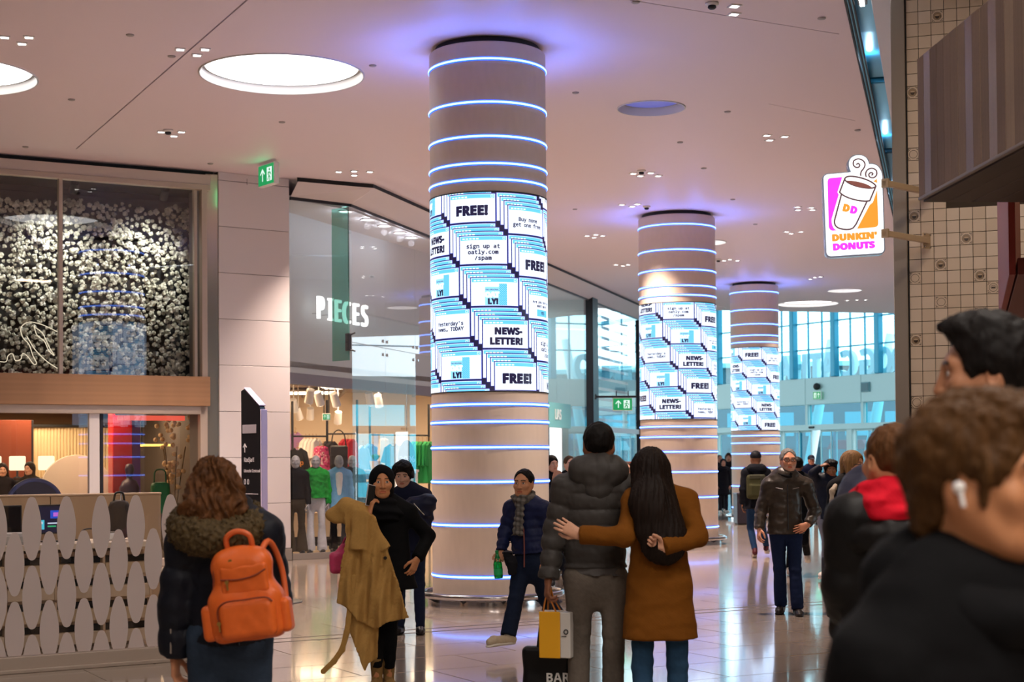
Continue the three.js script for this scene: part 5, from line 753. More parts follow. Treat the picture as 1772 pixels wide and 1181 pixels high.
// ------------------------------------------------------------------ bodies: distance fields of tapered, jointed limbs meshed by surface nets
class Field {
  constructor(cell, k = 0.03) { this.c = cell; this.k = k; this.p = []; this.lo = V(1e9, 1e9, 1e9); this.hi = V(-1e9, -1e9, -1e9); }
  grow(q, r) { this.lo.min(V(q.x - r, q.y - r, q.z - r)); this.hi.max(V(q.x + r, q.y + r, q.z + r)); }
  // tapered limb a to b; o: dep = depth over width (flattened along o.fwd), flat = cut square at b, flat0 at a, quilt = [pitch, amount]
  limb(a, b, ra, rb, o = {}) {
    a = a.isVector3 ? a : V(...a); b = b.isVector3 ? b : V(...b);
    const ab = b.clone().sub(a), L = ab.length() || 1e-6, u = ab.clone().divideScalar(L), dep = o.dep ?? 1, fwd = (o.fwd ?? V(0, 0, 1)).clone(); fwd.addScaledVector(u, -fwd.dot(u)).normalize();
    const m = Math.max(ra, rb) + (o.quilt ? o.quilt[1] : 0), q = o.quilt;
    const f = (x, y, z) => {
      const px = x - a.x, py = y - a.y, pz = z - a.z, s = px * u.x + py * u.y + pz * u.z, t = Math.min(1, Math.max(0, s / L));
      const qx = px - u.x * t * L, qy = py - u.y * t * L, qz = pz - u.z * t * L; let r = ra + (rb - ra) * t, d2 = qx * qx + qy * qy + qz * qz, len = Math.sqrt(d2);
      if (o.bow) r += o.bow * Math.sin(Math.PI * t);
      if (q) r += q[1] * (Math.sqrt(Math.abs(Math.sin(Math.PI * s / q[0] + (q[2] ?? 0)))) - 0.7);
      let d;
      if (dep !== 1) { const g = qx * fwd.x + qy * fwd.y + qz * fwd.z, l2 = Math.sqrt(d2 - g * g + g * g / (dep * dep)); d = (l2 - r) * (l2 > 1e-6 ? len / l2 : dep); } else d = len - r;
      if (o.flat && s > L) d = Math.max(Math.sqrt(Math.max(0, d2 - (s - L) * (s - L))) - r, s - L);
      if (o.flat0 && s < 0) d = Math.max(Math.sqrt(Math.max(0, d2 - s * s)) - r, -s);
      return d;
    };
    return this.add(f, [[a, m], [b, m]], o);
  }
  ell(c, r, o = {}) {
    c = c.isVector3 ? c : V(...c); const q = o.rot ? new THREE.Quaternion().setFromEuler(new THREE.Euler(...o.rot)).invert() : null, v = V(0, 0, 0), [rx, ry, rz] = r;
    return this.add((x, y, z) => { v.set(x - c.x, y - c.y, z - c.z); if (q) v.applyQuaternion(q); const k0 = Math.hypot(v.x / rx, v.y / ry, v.z / rz), k1 = Math.hypot(v.x / rx / rx, v.y / ry / ry, v.z / rz / rz); return k1 < 1e-6 ? -Math.min(rx, ry, rz) : k0 * (k0 - 1) / k1; }, [[c, Math.max(rx, ry, rz)]], o);
  }
  add(f, reach, o) { const lo = V(1e9, 1e9, 1e9), hi = V(-1e9, -1e9, -1e9), k = o.k ?? this.k; for (const [q, r] of reach) { const m = r + k + this.c * 2; lo.min(V(q.x - m, q.y - m, q.z - m)); hi.max(V(q.x + m, q.y + m, q.z + m)); if (!o.sub) this.grow(q, r); } this.p.push({ f, lo, hi, k, sub: o.sub, cut: o.cut }); return this; }
  rbox(c, h, r, o = {}) { c = c.isVector3 ? c : V(...c); return this.add((x, y, z) => { const qx = Math.abs(x - c.x) - h[0] + r, qy = Math.abs(y - c.y) - h[1] + r, qz = Math.abs(z - c.z) - h[2] + r; return Math.hypot(Math.max(qx, 0), Math.max(qy, 0), Math.max(qz, 0)) + Math.min(0, Math.max(qx, qy, qz)) - r; }, [[c, Math.hypot(...h)]], o); }
  // a sheet of cloth: an outline in x and y, its middle at depth zf(x, y), th thick
  sheet(pts, zf, th, o = {}) {
    const n = pts.length, poly = (x, y) => { let d = 1e9, s = 1; for (let i = 0, j = n - 1; i < n; j = i++) { const ex = pts[j][0] - pts[i][0], ey = pts[j][1] - pts[i][1], wx = x - pts[i][0], wy = y - pts[i][1], t = Math.min(1, Math.max(0, (wx * ex + wy * ey) / (ex * ex + ey * ey))), bx = wx - ex * t, by = wy - ey * t; d = Math.min(d, bx * bx + by * by); const a = y >= pts[i][1], b = y < pts[j][1], c = ex * wy > ey * wx; if ((a && b && c) || (!a && !b && !c)) s = -s; } return s * Math.sqrt(d); };
    const zm = o.reach ?? 0.12, z0 = o.z0 ?? 0, xs = pts.map((q) => q[0]), ys = pts.map((q) => q[1]), x0 = Math.min(...xs), x1 = Math.max(...xs), y0 = Math.min(...ys), y1 = Math.max(...ys), near = []; for (let x = x0; x <= x1 + 0.05; x += 0.1) for (let y = y0; y <= y1 + 0.05; y += 0.1) near.push([V(Math.min(x, x1), Math.min(y, y1), z0), zm]);
    return this.add((x, y, z) => { const a = poly(x, y), b = Math.abs(z - zf(x, y)) - th; return a < 0 && b < 0 ? Math.max(a, b) : Math.hypot(Math.max(a, 0), Math.max(b, 0)) - 0.004; }, near, o);
  }
  // keep only what lies on the far side of a plane through p with normal n (smooth edge)
  slice(p, n) { this.p.push({ f: (x, y, z) => (x - p[0]) * n[0] + (y - p[1]) * n[1] + (z - p[2]) * n[2], cut: true }); return this; }
  build(disp, color) {
    const c = this.c, pad = 3 * c + 0.02, ox = this.lo.x - pad, oy = this.lo.y - pad, oz = this.lo.z - pad;
    const nx = Math.ceil((this.hi.x + pad - ox) / c) + 1, ny = Math.ceil((this.hi.y + pad - oy) / c) + 1, nz = Math.ceil((this.hi.z + pad - oz) / c) + 1, A = new Float32Array(nx * ny * nz).fill(10);
    for (const p of this.p) {
      const I = (v, o, n) => Math.min(n - 1, Math.max(0, v)), x0 = p.cut ? 0 : I(Math.floor((p.lo.x - ox) / c), 0, nx), x1 = p.cut ? nx - 1 : I(Math.ceil((p.hi.x - ox) / c), 0, nx), y0 = p.cut ? 0 : I(Math.floor((p.lo.y - oy) / c), 0, ny), y1 = p.cut ? ny - 1 : I(Math.ceil((p.hi.y - oy) / c), 0, ny), z0 = p.cut ? 0 : I(Math.floor((p.lo.z - oz) / c), 0, nz), z1 = p.cut ? nz - 1 : I(Math.ceil((p.hi.z - oz) / c), 0, nz);
      for (let k = z0; k <= z1; k++) for (let j = y0; j <= y1; j++) for (let i = x0, n = (k * ny + j) * nx + x0; i <= x1; i++, n++) {
        const d = p.f(ox + i * c, oy + j * c, oz + k * c), e = A[n];
        if (p.cut) { if (-d > e) A[n] = -d; continue; }
        if (p.sub) { const g = Math.max(p.k - Math.abs(e + d), 0) / p.k; A[n] = Math.max(e, -d) + g * g * p.k / 4; continue; }
        const g = Math.max(p.k - Math.abs(e - d), 0) / p.k; A[n] = Math.min(e, d) - g * g * p.k / 4;
      }
    }
    if (disp) for (let k = 0, n = 0; k < nz; k++) for (let j = 0; j < ny; j++) for (let i = 0; i < nx; i++, n++) if (Math.abs(A[n]) < c * 5 + 0.02) A[n] -= disp(ox + i * c, oy + j * c, oz + k * c, A[n]);
    const idx = new Int32Array(nx * ny * nz).fill(-1), pos = [], ind = [], sy = nx, sz = nx * ny;
    const E = [[0, 1], [2, 3], [4, 5], [6, 7], [0, 2], [1, 3], [4, 6], [5, 7], [0, 4], [1, 5], [2, 6], [3, 7]], off = [0, 1, sy, sy + 1, sz, sz + 1, sz + sy, sz + sy + 1];
    for (let k = 0; k < nz - 1; k++) for (let j = 0; j < ny - 1; j++) for (let i = 0; i < nx - 1; i++) {
      const n = k * sz + j * sy + i; let mask = 0; for (let q = 0; q < 8; q++) if (A[n + off[q]] < 0) mask |= 1 << q; if (mask === 0 || mask === 255) continue;
      let x = 0, y = 0, z = 0, m = 0;
      for (const [a, b] of E) if (((mask >> a) ^ (mask >> b)) & 1) { const da = A[n + off[a]], db = A[n + off[b]], t = da / (da - db); x += (a & 1) + ((b & 1) - (a & 1)) * t; y += ((a >> 1) & 1) + (((b >> 1) & 1) - ((a >> 1) & 1)) * t; z += (a >> 2) + ((b >> 2) - (a >> 2)) * t; m++; }
      idx[n] = pos.length / 3; pos.push(ox + (i + x / m) * c, oy + (j + y / m) * c, oz + (k + z / m) * c);
    }
    for (let k = 1; k < nz - 1; k++) for (let j = 1; j < ny - 1; j++) for (let i = 1; i < nx - 1; i++) {
      const n = k * sz + j * sy + i, s = A[n] < 0; const quad = (m, a, b) => { if ((A[m] < 0) === s) return; const v0 = idx[n], v1 = idx[n - a], v2 = idx[n - a - b], v3 = idx[n - b]; if (s) ind.push(v0, v1, v2, v0, v2, v3); else ind.push(v0, v2, v1, v0, v3, v2); };
      quad(n + 1, sy, sz); quad(n + sy, sz, 1); quad(n + sz, 1, sy);
    }
    const g = new THREE.BufferGeometry(); g.setAttribute('position', new THREE.Float32BufferAttribute(pos, 3)); g.setIndex(ind); g.computeVertexNormals();
    const N = pos.length / 3, uv = new Float32Array(N * 2), col = new Float32Array(N * 3).fill(1);
    for (let i = 0; i < N; i++) { const x = pos[i * 3], y = pos[i * 3 + 1], z = pos[i * 3 + 2]; uv[i * 2] = x * 0.8 + z * 0.9; uv[i * 2 + 1] = y; if (color) { const q = color(x, y, z); col[i * 3] = q[0]; col[i * 3 + 1] = q[1]; col[i * 3 + 2] = q[2]; } }
    g.setAttribute('uv', new THREE.BufferAttribute(uv, 2)); g.setAttribute('color', new THREE.BufferAttribute(col, 3));
    return g;
  }
}
const lin = (hex) => { const c = new THREE.Color(hex); return [c.r, c.g, c.b]; };
const VM = (r = 0.8, extra = {}) => new THREE.MeshPhysicalMaterial({ vertexColors: true, roughness: r, specularIntensity: r > 0.55 ? 0.3 : 0.6, ...extra });
const clothVM = VM(0.85, { bumpMap: fabricTex, bumpScale: 0.0012 }), skinVM = VM(0.5), hairVM = VM(0.6), leatherVM = VM(0.38), puffVM = VM(0.55, { specularIntensity: 0.45 });
const speckle = (c, amt, f = 60) => (x, y, z) => { const k = 1 + amt * noise(x * f, y * f, z * f) + amt * 0.6 * noise(x * f * 0.23, y * f * 0.23, z * f * 0.23); return [c[0] * k, c[1] * k, c[2] * k]; };

// head in its own frame: origin mid-head, face to +z, chin at -0.115, crown at +0.115
function headGeo(skin, o = {}) {
  const f = new Field(o.cell ?? 0.0032, 0.02), w = o.w ?? 1;
  f.ell([0, 0.028, -0.012], [0.074 * w, 0.086, 0.093]).ell([0, -0.03, 0.022], [0.061 * w, 0.083, 0.066], { k: 0.035 }).ell([0, -0.094, 0.058], [0.026, 0.02, 0.022], { k: 0.03 });
  for (const s of [-1, 1]) f.limb([s * 0.06 * w, -0.03, -0.005], [s * (o.soft ? 0.028 : 0.036), -0.082, 0.045], 0.02, o.soft ? 0.015 : 0.018, { k: 0.03 }).ell([s * 0.043 * w, -0.02, 0.062], [0.022, 0.02, 0.016], { k: 0.025 });
  if (!o.soft) f.limb([-0.04, 0.028, 0.073], [0.04, 0.028, 0.073], 0.012, 0.012, { k: 0.022 });
  for (const s of [-1, 1]) f.ell([s * 0.032, 0.006, 0.094], [0.019, 0.013, 0.015], { sub: true, k: 0.018 });
  f.limb([0, 0.018, 0.083], [0, -0.03, 0.1], 0.009, 0.0115, { k: 0.014 });
  for (const s of [-1, 1]) f.ell([s * 0.0125, -0.033, 0.09], [0.008, 0.0075, 0.009], { k: 0.008 });
  f.limb([-0.019, -0.0585, 0.079], [0.019, -0.0585, 0.079], 0.0055, 0.0055, { k: 0.008 }).limb([-0.017, -0.069, 0.0795], [0.017, -0.069, 0.0795], 0.0065, 0.0065, { k: 0.008 });
  f.ell([0, -0.0637, 0.0885], [0.022, 0.0022, 0.006], { sub: true, k: 0.004 });
  for (const s of [-1, 1]) { f.ell([s * 0.031, 0.006, 0.0725], [0.0135, 0.0125, 0.0125], { k: 0.003 }); f.ell([s * 0.077 * w, -0.002, -0.014], [0.009, 0.032, 0.02], { rot: [0.15, s * 0.35, 0], k: 0.008 }); f.ell([s * 0.084 * w, 0.0, -0.008], [0.006, 0.018, 0.01], { sub: true, k: 0.006 }); }
  f.limb([0, -0.06, -0.022], [0, -0.2, -0.045], 0.052, 0.06, { k: 0.03 });
  if (o.noFace) return f.build(null, () => skin);
  const lip = [skin[0] * 0.82, skin[1] * 0.5, skin[2] * 0.48], brow = o.brow ?? [0.03, 0.02, 0.014], sp = speckle(skin, 0.05, 90), st = o.stubble;
  return f.build(null, (x, y, z) => {
    const ax = Math.abs(x); if (z > 0.05) {
      const ex = ax - 0.031, ey = y - 0.006;
      if (ex * ex + ey * ey * 2.2 < 0.0115 * 0.0115 && z > 0.07) { const r = Math.hypot(ex, ey); return r < 0.0028 ? [0.005, 0.005, 0.005] : r < 0.0062 ? [0.06, 0.032, 0.016] : ey > 0.0045 ? [0.02, 0.012, 0.01] : [0.6, 0.56, 0.53]; }
      if (ax > 0.012 && ax < 0.052 && Math.abs(y - (0.031 - (ax - 0.03) * (ax - 0.03) * 9)) < (o.soft ? 0.003 : 0.0042)) return brow;
      if (ax < 0.0235 && y < -0.0535 && y > -0.075 && z > 0.074 && Math.abs(y + 0.0637) < 0.0115 - ax * 0.25) return lip;
    }
    if (st && y < -0.035 && z > -0.02 && y > -0.13 && !(ax < 0.03 && y > -0.045)) { const q = sp(x, y, z), k = 0.35 + 0.35 * noise(x * 300, y * 300, z * 300); return [q[0] + (st[0] - q[0]) * k, q[1] + (st[1] - q[1]) * k, q[2] + (st[2] - q[2]) * k]; }
    return sp(x, y, z);
  });
}
// hair shells in the head's frame
function hairGeo(style, color, o = {}) {
  const f = new Field(o.cell ?? 0.005, 0.02), c = lin(color), cut = (y0, z0, dz) => 0;
  const cap = (g) => f.ell([0, 0.034 + g * 0.3, -0.018], [0.079 + g, 0.089 + g, 0.097 + g]);
  let disp, streak = (x, y, z) => { const a = Math.atan2(x, z + 0.02), k = 1 + 0.5 * noise(a * 22, y * 5, 3) + 0.4 * noise(a * 60, y * 9, 8); return [c[0] * k, c[1] * k, c[2] * k]; };
  if (style === 'short' || style === 'quiff') {
    cap(style === 'quiff' ? 0.012 : 0.004);
    if (style === 'quiff') f.ell([0, 0.105, 0.035], [0.06, 0.03, 0.07], { k: 0.05 });
    f.ell([0, -0.024, 0.102], [0.071, 0.122, 0.085], { sub: true, k: 0.026 }); f.slice([0, -0.085, 0], [0, 1, 0.05]); for (const s of [-1, 1]) f.ell([s * 0.095, -0.04, 0.01], [0.035, 0.05, 0.05], { sub: true, k: 0.01 });
    disp = (x, y, z) => 0.0045 * noise(x * 46, y * 34, z * 46) + 0.002 * noise(x * 130, y * 60, z * 130);
  } else if (style === 'messy') {
    cap(0.014); f.ell([0, 0.05, -0.05], [0.08, 0.075, 0.065]); f.ell([0.02, 0.1, 0.03], [0.075, 0.04, 0.08], { k: 0.03 }); f.ell([0, -0.05, -0.075], [0.062, 0.06, 0.035], { k: 0.03 });
    f.ell([0, -0.05, 0.11], [0.085, 0.115, 0.09], { sub: true, k: 0.012 }); for (const s of [-1, 1]) { f.ell([s * 0.1, -0.035, 0.005], [0.045, 0.05, 0.05], { sub: true, k: 0.012 }); f.limb([s * 0.078, 0.03, 0.035], [s * 0.077, -0.03, 0.03], 0.012, 0.006, { k: 0.01 }); }
    disp = (x, y, z) => 0.008 * noise(x * 26 + y * 14, y * 20, z * 26) + 0.005 * noise(x * 75 + y * 30, y * 40, z * 75) + 0.003 * noise(x * 190, y * 80, z * 190);
  } else if (style === 'long' || style === 'wavy') {
    cap(0.015); const L = o.len ?? 0.4, wv = style === 'wavy';
    f.limb([0, 0.03, -0.06], [0, -0.17, -(o.back ?? 0.13) + 0.02], 0.085, 0.1, { dep: 0.7, k: 0.04 }).limb([0, -0.15, -(o.back ?? 0.13) + 0.01], [o.dx ?? 0, -L, -(o.back ?? 0.13)], o.w0 ?? 0.1, o.w1 ?? (wv ? 0.12 : 0.085), { dep: 0.5, k: 0.04 }); for (const s of [-1, 1]) f.limb([s * 0.07, 0.02, -0.03], [s * 0.095 + (o.dx ?? 0) * 0.8, -L * 0.85, -(o.back ?? 0.13) + 0.02], 0.035, 0.045, { k: 0.04 });
    f.ell([0, -0.05, 0.1], [0.068, 0.125, 0.085], { sub: true, k: 0.015 });
    disp = wv ? (x, y, z) => { const a = Math.atan2(x, z + 0.05); return 0.014 * noise(a * 5 + 0.8 * Math.sin(y * 34), y * 16, 2) + 0.012 * Math.sin(a * 16 + 3 * Math.sin(y * 40 + a * 3)) * 0.6 + 0.006 * noise(x * 130, y * 60, z * 130); } : (x, y, z) => { const a = Math.atan2(x, z + 0.02); return 0.007 * noise(a * 9 + 0.5 * Math.sin(y * 22), y * 5, 1) + 0.005 * noise(a * 28 + 0.9 * Math.sin(y * 26 + a), y * 7, 5) + 0.003 * noise(a * 70, y * 9, 7); };
    if (wv) streak = (x, y, z) => { const k = 1 + 0.6 * noise(x * 40, y * 18, z * 40) + 0.4 * noise(x * 120, y * 40, z * 120); return [c[0] * k, c[1] * k, c[2] * k]; };
  } else if (style === 'bob') {
    cap(0.014); for (const s of [-1, 1]) f.limb([s * 0.075, 0.03, -0.02], [s * 0.088, -0.13, 0.0], 0.03, 0.022, { k: 0.03 }); f.limb([0, 0, -0.09], [0, -0.14, -0.08], 0.07, 0.07, { dep: 0.5 }); f.ell([0, -0.05, 0.105], [0.066, 0.13, 0.085], { sub: true, k: 0.012 });
    disp = (x, y, z) => { const a = Math.atan2(x, z); return 0.005 * noise(a * 14, y * 6, 1) + 0.003 * noise(a * 50, y * 8, 4); };
  } else if (style === 'hijab') {
    f.ell([0, 0.02, -0.02], [0.092, 0.112, 0.112]).limb([0, -0.06, -0.015], [0, -0.17, -0.02], 0.082, 0.085, { k: 0.04 }).limb([-0.05, -0.2, 0.03], [0.05, -0.19, 0.03], 0.07, 0.07, { k: 0.05 }).ell([0, -0.23, 0.0], [0.17, 0.06, 0.12], { k: 0.06 });
    f.ell([0, -0.018, 0.098], [0.057, 0.098, 0.06], { sub: true, k: 0.012 });
    disp = (x, y, z) => y < -0.1 ? 0.008 * Math.sin(y * 95 + x * 25 + 3 * noise(x * 8, y * 8, z * 8)) : 0.004 * noise(x * 18, y * 18, z * 18); streak = speckle(c, 0.15);
  } else if (style === 'beanie' || style === 'cap') {
    f.ell([0, 0.05, -0.015], [0.088, 0.088, 0.103]); f.slice([0, 0.022, 0], [0, 1, -0.1]); if (style === 'cap') f.ell([0, 0.04, 0.11], [0.07, 0.008, 0.06], { rot: [0.2, 0, 0] });
    disp = (x, y, z) => 0.002 * Math.sin(Math.atan2(x, z) * 40); streak = speckle(c, 0.15);
  }
  return f.build(disp, streak);
}
// a hand: wrist at the origin, fingers along -y, palm facing +z, thumb towards +x (mirrored for the other hand)
function handField(f, o = {}) {
  const curl = o.curl ?? 0.5, spread = o.spread ?? 0.1, mir = o.mir ? -1 : 1, X = (v) => v * mir;
  f.limb([0, 0.03, 0], [0, -0.01, 0], 0.027, 0.026, { dep: 0.72 }); f.limb([X(0.012), -0.01, 0], [X(0.02), -0.082, 0.002], 0.02, 0.019, { dep: 0.6, k: 0.015 }); f.limb([X(-0.01), -0.01, 0], [X(-0.022), -0.078, 0.002], 0.02, 0.017, { dep: 0.6, k: 0.015 }); f.limb([0, -0.01, 0], [0, -0.08, 0.002], 0.022, 0.021, { dep: 0.55, k: 0.015 });
  [[0.029, -0.084, 0.075, 0.0088, 0], [0.010, -0.09, 0.084, 0.009, 1], [-0.01, -0.088, 0.078, 0.0086, 2], [-0.029, -0.08, 0.062, 0.0078, 3]].forEach(([x, y, L, r, i]) => {
    const cu = (o.curls ? o.curls[i] : curl), sp = (x / 0.03) * spread; let p = V(X(x), y, 0.002), ang = cu * 0.75;
    [0.45, 0.3, 0.25].forEach((fr, s) => { const d = V(X(Math.sin(sp)), -Math.cos(ang), Math.sin(ang)).normalize(), q = p.clone().addScaledVector(d, L * fr); f.limb(p, q, r - s * 0.0006, r - (s + 1) * 0.0007, { k: 0.004 }); p = q; ang += cu * (s === 0 ? 1.1 : 0.8); });
  });
  const tc = o.thumb ?? 0.5, t0 = V(X(0.022), -0.02, 0.008), t1 = t0.clone().add(V(X(0.028 * (1.2 - tc * 0.5)), -0.032, 0.012 + 0.012 * tc)), t2 = t1.clone().add(V(X(0.012 * (1 - tc)), -0.03, 0.006 + 0.016 * tc)), t3 = t2.clone().add(V(X(-0.004 * tc), -0.022, 0.003 + 0.014 * tc));
  f.limb(t0, t1, 0.014, 0.0115, { k: 0.012 }).limb(t1, t2, 0.0112, 0.0098, { k: 0.004 }).limb(t2, t3, 0.0096, 0.0078, { k: 0.004 });
  return f;
}
const basis = (dir, palm) => { const y = dir.clone().negate().normalize(), z = palm.clone().addScaledVector(y, -palm.dot(y)).normalize(), x = y.clone().cross(z); return new THREE.Matrix4().makeBasis(x, y, z); };
const MANNEQUIN = lin(0x9a9a9c);
// joints of a standing adult 1.75 m tall, face to +z, own left at +x
const JOINTS = { pelvis: [0, 0.95, 0], waist: [0, 1.1, 0], chest: [0, 1.32, 0], neck: [0, 1.47, -0.015], head: [0, 1.635, 0.02], shL: [0.165, 1.405, -0.005], elL: [0.215, 1.13, -0.03], wrL: [0.222, 0.885, 0.03], shR: [-0.165, 1.405, -0.005], elR: [-0.215, 1.13, -0.03], wrR: [-0.222, 0.885, 0.03], hipL: [0.092, 0.93, 0], knL: [0.1, 0.5, 0.015], anL: [0.105, 0.085, -0.02], hipR: [-0.092, 0.93, 0], knR: [-0.1, 0.5, 0.015], anR: [-0.105, 0.085, -0.02], toeL: [0.125, 0.03, 0.14], toeR: [-0.125, 0.03, 0.14] };
function person(sp) {
  const s = (sp.h ?? 1.75) / 1.75, J = {}; for (const k in JOINTS) { const q = (sp.j && sp.j[k]) || JOINTS[k]; J[k] = V(q[0] * s, q[1] * s, q[2] * s); }
  const far = sp.far, cell = sp.cell ?? (far ? 0.022 : 0.012), skin = lin(sp.skin ?? 0xc08a6a), o = base(sp.name ?? 'person', sp.label, sp.category ?? 'person', sp.D ? at(sp.cx, 900, sp.D).setY(sp.y ?? 0) : V(sp.x, sp.y ?? 0, sp.z), sp.turn ?? 0, sp.group), bw = (sp.build ?? 1) * s, S = (v) => v * s;
  const headM = new THREE.Matrix4().compose(J.head, new THREE.Quaternion().setFromEuler(new THREE.Euler(sp.nod ?? 0, sp.look ?? 0, sp.tilt ?? 0, 'YXZ')), V(s, s, s).multiplyScalar(sp.headScale ?? 1.05));
  if (sp.p) { const q = new THREE.Quaternion().setFromAxisAngle(UP, -(sp.turn ?? 0)); for (const k in sp.p) { const [px, py, dz = 0] = sp.p[k]; J[k] = at(px, py, sp.D - dz).sub(o.position).applyQuaternion(q); } if (sp.p.head) headM.setPosition(J.head); }
  const sides = ['L', 'R'], arm = (k) => [J['sh' + k], J['el' + k], J['wr' + k]], leg = (k) => [J['hip' + k], J['kn' + k], J['an' + k]];
  // body: hidden trunk and limbs, head and hands joined on
  const b = new Field(far ? 0.03 : 0.02, 0.05); b.limb(J.pelvis, J.chest, 0.12 * bw, 0.13 * bw, { dep: 0.62 }); b.limb(J.shL, J.shR, 0.045 * bw, 0.045 * bw); b.limb(J.chest, J.neck, 0.1 * bw, 0.05 * s, { dep: 0.7 });
  for (const k of sides) { const [a, e, w] = arm(k), [h, n, q] = leg(k); b.limb(a, e, 0.04 * bw, 0.034 * s).limb(e, w, 0.032 * s, 0.025 * s).limb(h, n, 0.056 * bw, 0.038 * s).limb(n, q, 0.036 * s, 0.03 * s); }
  const geos = [b.build(null, () => skin), headGeo(skin, { cell: far ? 0.0065 : sp.headCell, brow: sp.brow ? lin(sp.brow) : undefined, stubble: sp.stubble ? lin(sp.stubble) : undefined, noFace: sp.noFace, w: sp.faceW, soft: sp.soft }).applyMatrix4(headM)];
  for (const k of sides) { const ho = sp['hand' + k]; if (ho === null) continue; const h = ho ?? {}, fa = J['wr' + k].clone().sub(J['el' + k]).normalize(), dir = h.dir ? V(...h.dir).normalize() : fa, palm = h.palm ? V(...h.palm) : V(k === 'L' ? -1 : 1, 0, -0.3); const f = handField(new Field(far ? 0.006 : 0.0034, 0.02), { ...h, mir: k === 'L' ? !!h.flip : !h.flip }); geos.push(f.build(null, speckle(skin, 0.06, 90)).scale(s * (h.size ?? 1), s * (h.size ?? 1), s * (h.size ?? 1)).applyMatrix4(basis(dir, palm)).translate(J['wr' + k].x, J['wr' + k].y, J['wr' + k].z)); }
  const body = mesh('body', (() => { const all = geos.map((g) => g.toNonIndexed()); const m = mergeGeometries(all); return m; })(), sp.skinMat ?? skinVM, o);
  if (sp.hair) mesh(sp.hair.name ?? (['hijab', 'beanie', 'cap'].includes(sp.hair.style) ? { hijab: 'headscarf', beanie: 'beanie', cap: 'cap' }[sp.hair.style] : 'hair'), hairGeo(sp.hair.style, sp.hair.color, { cell: far ? 0.009 : 0.005, ...sp.hair }).applyMatrix4(headM), sp.hair.style === 'hijab' ? clothVM : hairVM, o);
  // upper garment
  const t = sp.top; if (t) {
    const B = (t.bulk ?? 0.012) * s, c = lin(t.color), q = t.quilt ? [t.quilt * s, (t.puff ?? 0.012) * s] : null, qa = q ? [q[0] * 1.05, q[1]] : null, f = new Field(cell, 0.035), hem = (t.hem ?? 0.86) * s, dep = t.dep ?? 0.68;
    const hw = (t.hip ?? 0.158) * bw + B, up = V(J.chest.x * 0.9 + J.neck.x * 0.1, J.chest.y + 0.07 * s, J.chest.z - 0.005);
    f.limb(up, J.waist, 0.148 * bw + B, (t.waist ?? 0.138) * bw + B, { dep, quilt: q && [q[0], q[1], 0.2] });
    const hp = V(J.pelvis.x, hem, J.pelvis.z + (t.hemZ ?? 0)); if (hem < J.pelvis.y - 0.12 * s) { f.limb(J.waist, J.pelvis, (t.waist ?? 0.138) * bw + B, hw, { dep, quilt: q }); f.limb(J.pelvis, hp, hw, hw + (t.flare ?? 0.05) * s, { dep: dep + 0.03, flat: true, quilt: q }); } else f.limb(J.waist, hp, (t.waist ?? 0.138) * bw + B, hw, { dep, flat: true, quilt: q });
    f.limb(J.shL, J.shR, 0.05 * bw + B * 0.7, 0.05 * bw + B * 0.7, { k: 0.06 });
    for (const k of sides) { const [a, e, w] = arm(k); f.limb([J.neck.x, J.neck.y - 0.005, J.neck.z], a, 0.052 * s + B * 0.3, 0.048 * bw + B * 0.6, { k: 0.06 }); if (t.sleeveless) continue; const mid = e; f.limb(a, mid, 0.052 * bw + B, 0.044 * bw + B * 0.9, { quilt: qa, k: 0.03 }); const cuff = e.clone().lerp(w, 0.985); f.limb(mid, cuff, 0.044 * bw + B * 0.9, (t.cuff ?? 0.037) * bw + B * 0.7, { quilt: qa, flat: true, k: 0.02 }); }
    if (t.collar) f.limb([J.neck.x, J.neck.y - 0.03 * s, J.neck.z + 0.01], [J.neck.x, J.neck.y + t.collar * s, J.neck.z + 0.02], 0.075 * s + B * 0.4, 0.072 * s + B * 0.4, { k: 0.03, flat: true, quilt: q && [q[0] * 0.6, q[1] * 0.6] });
    const amp = t.wrinkle ?? 0.006, fr = t.wf ?? 9;
    const g = f.build((x, y, z) => amp * noise(x * fr, y * fr * 1.6, z * fr) + amp * 0.5 * noise(x * fr * 2.6 + y * 6, y * fr * 3.4, z * fr * 2.6) + (q ? 0.0035 * noise(x * 60, y * 26, z * 60) : 0), speckle(c, t.fleck ?? 0.08, t.ff ?? 70));
    mesh(t.name ?? 'jacket', g, t.mat ?? clothVM, o);
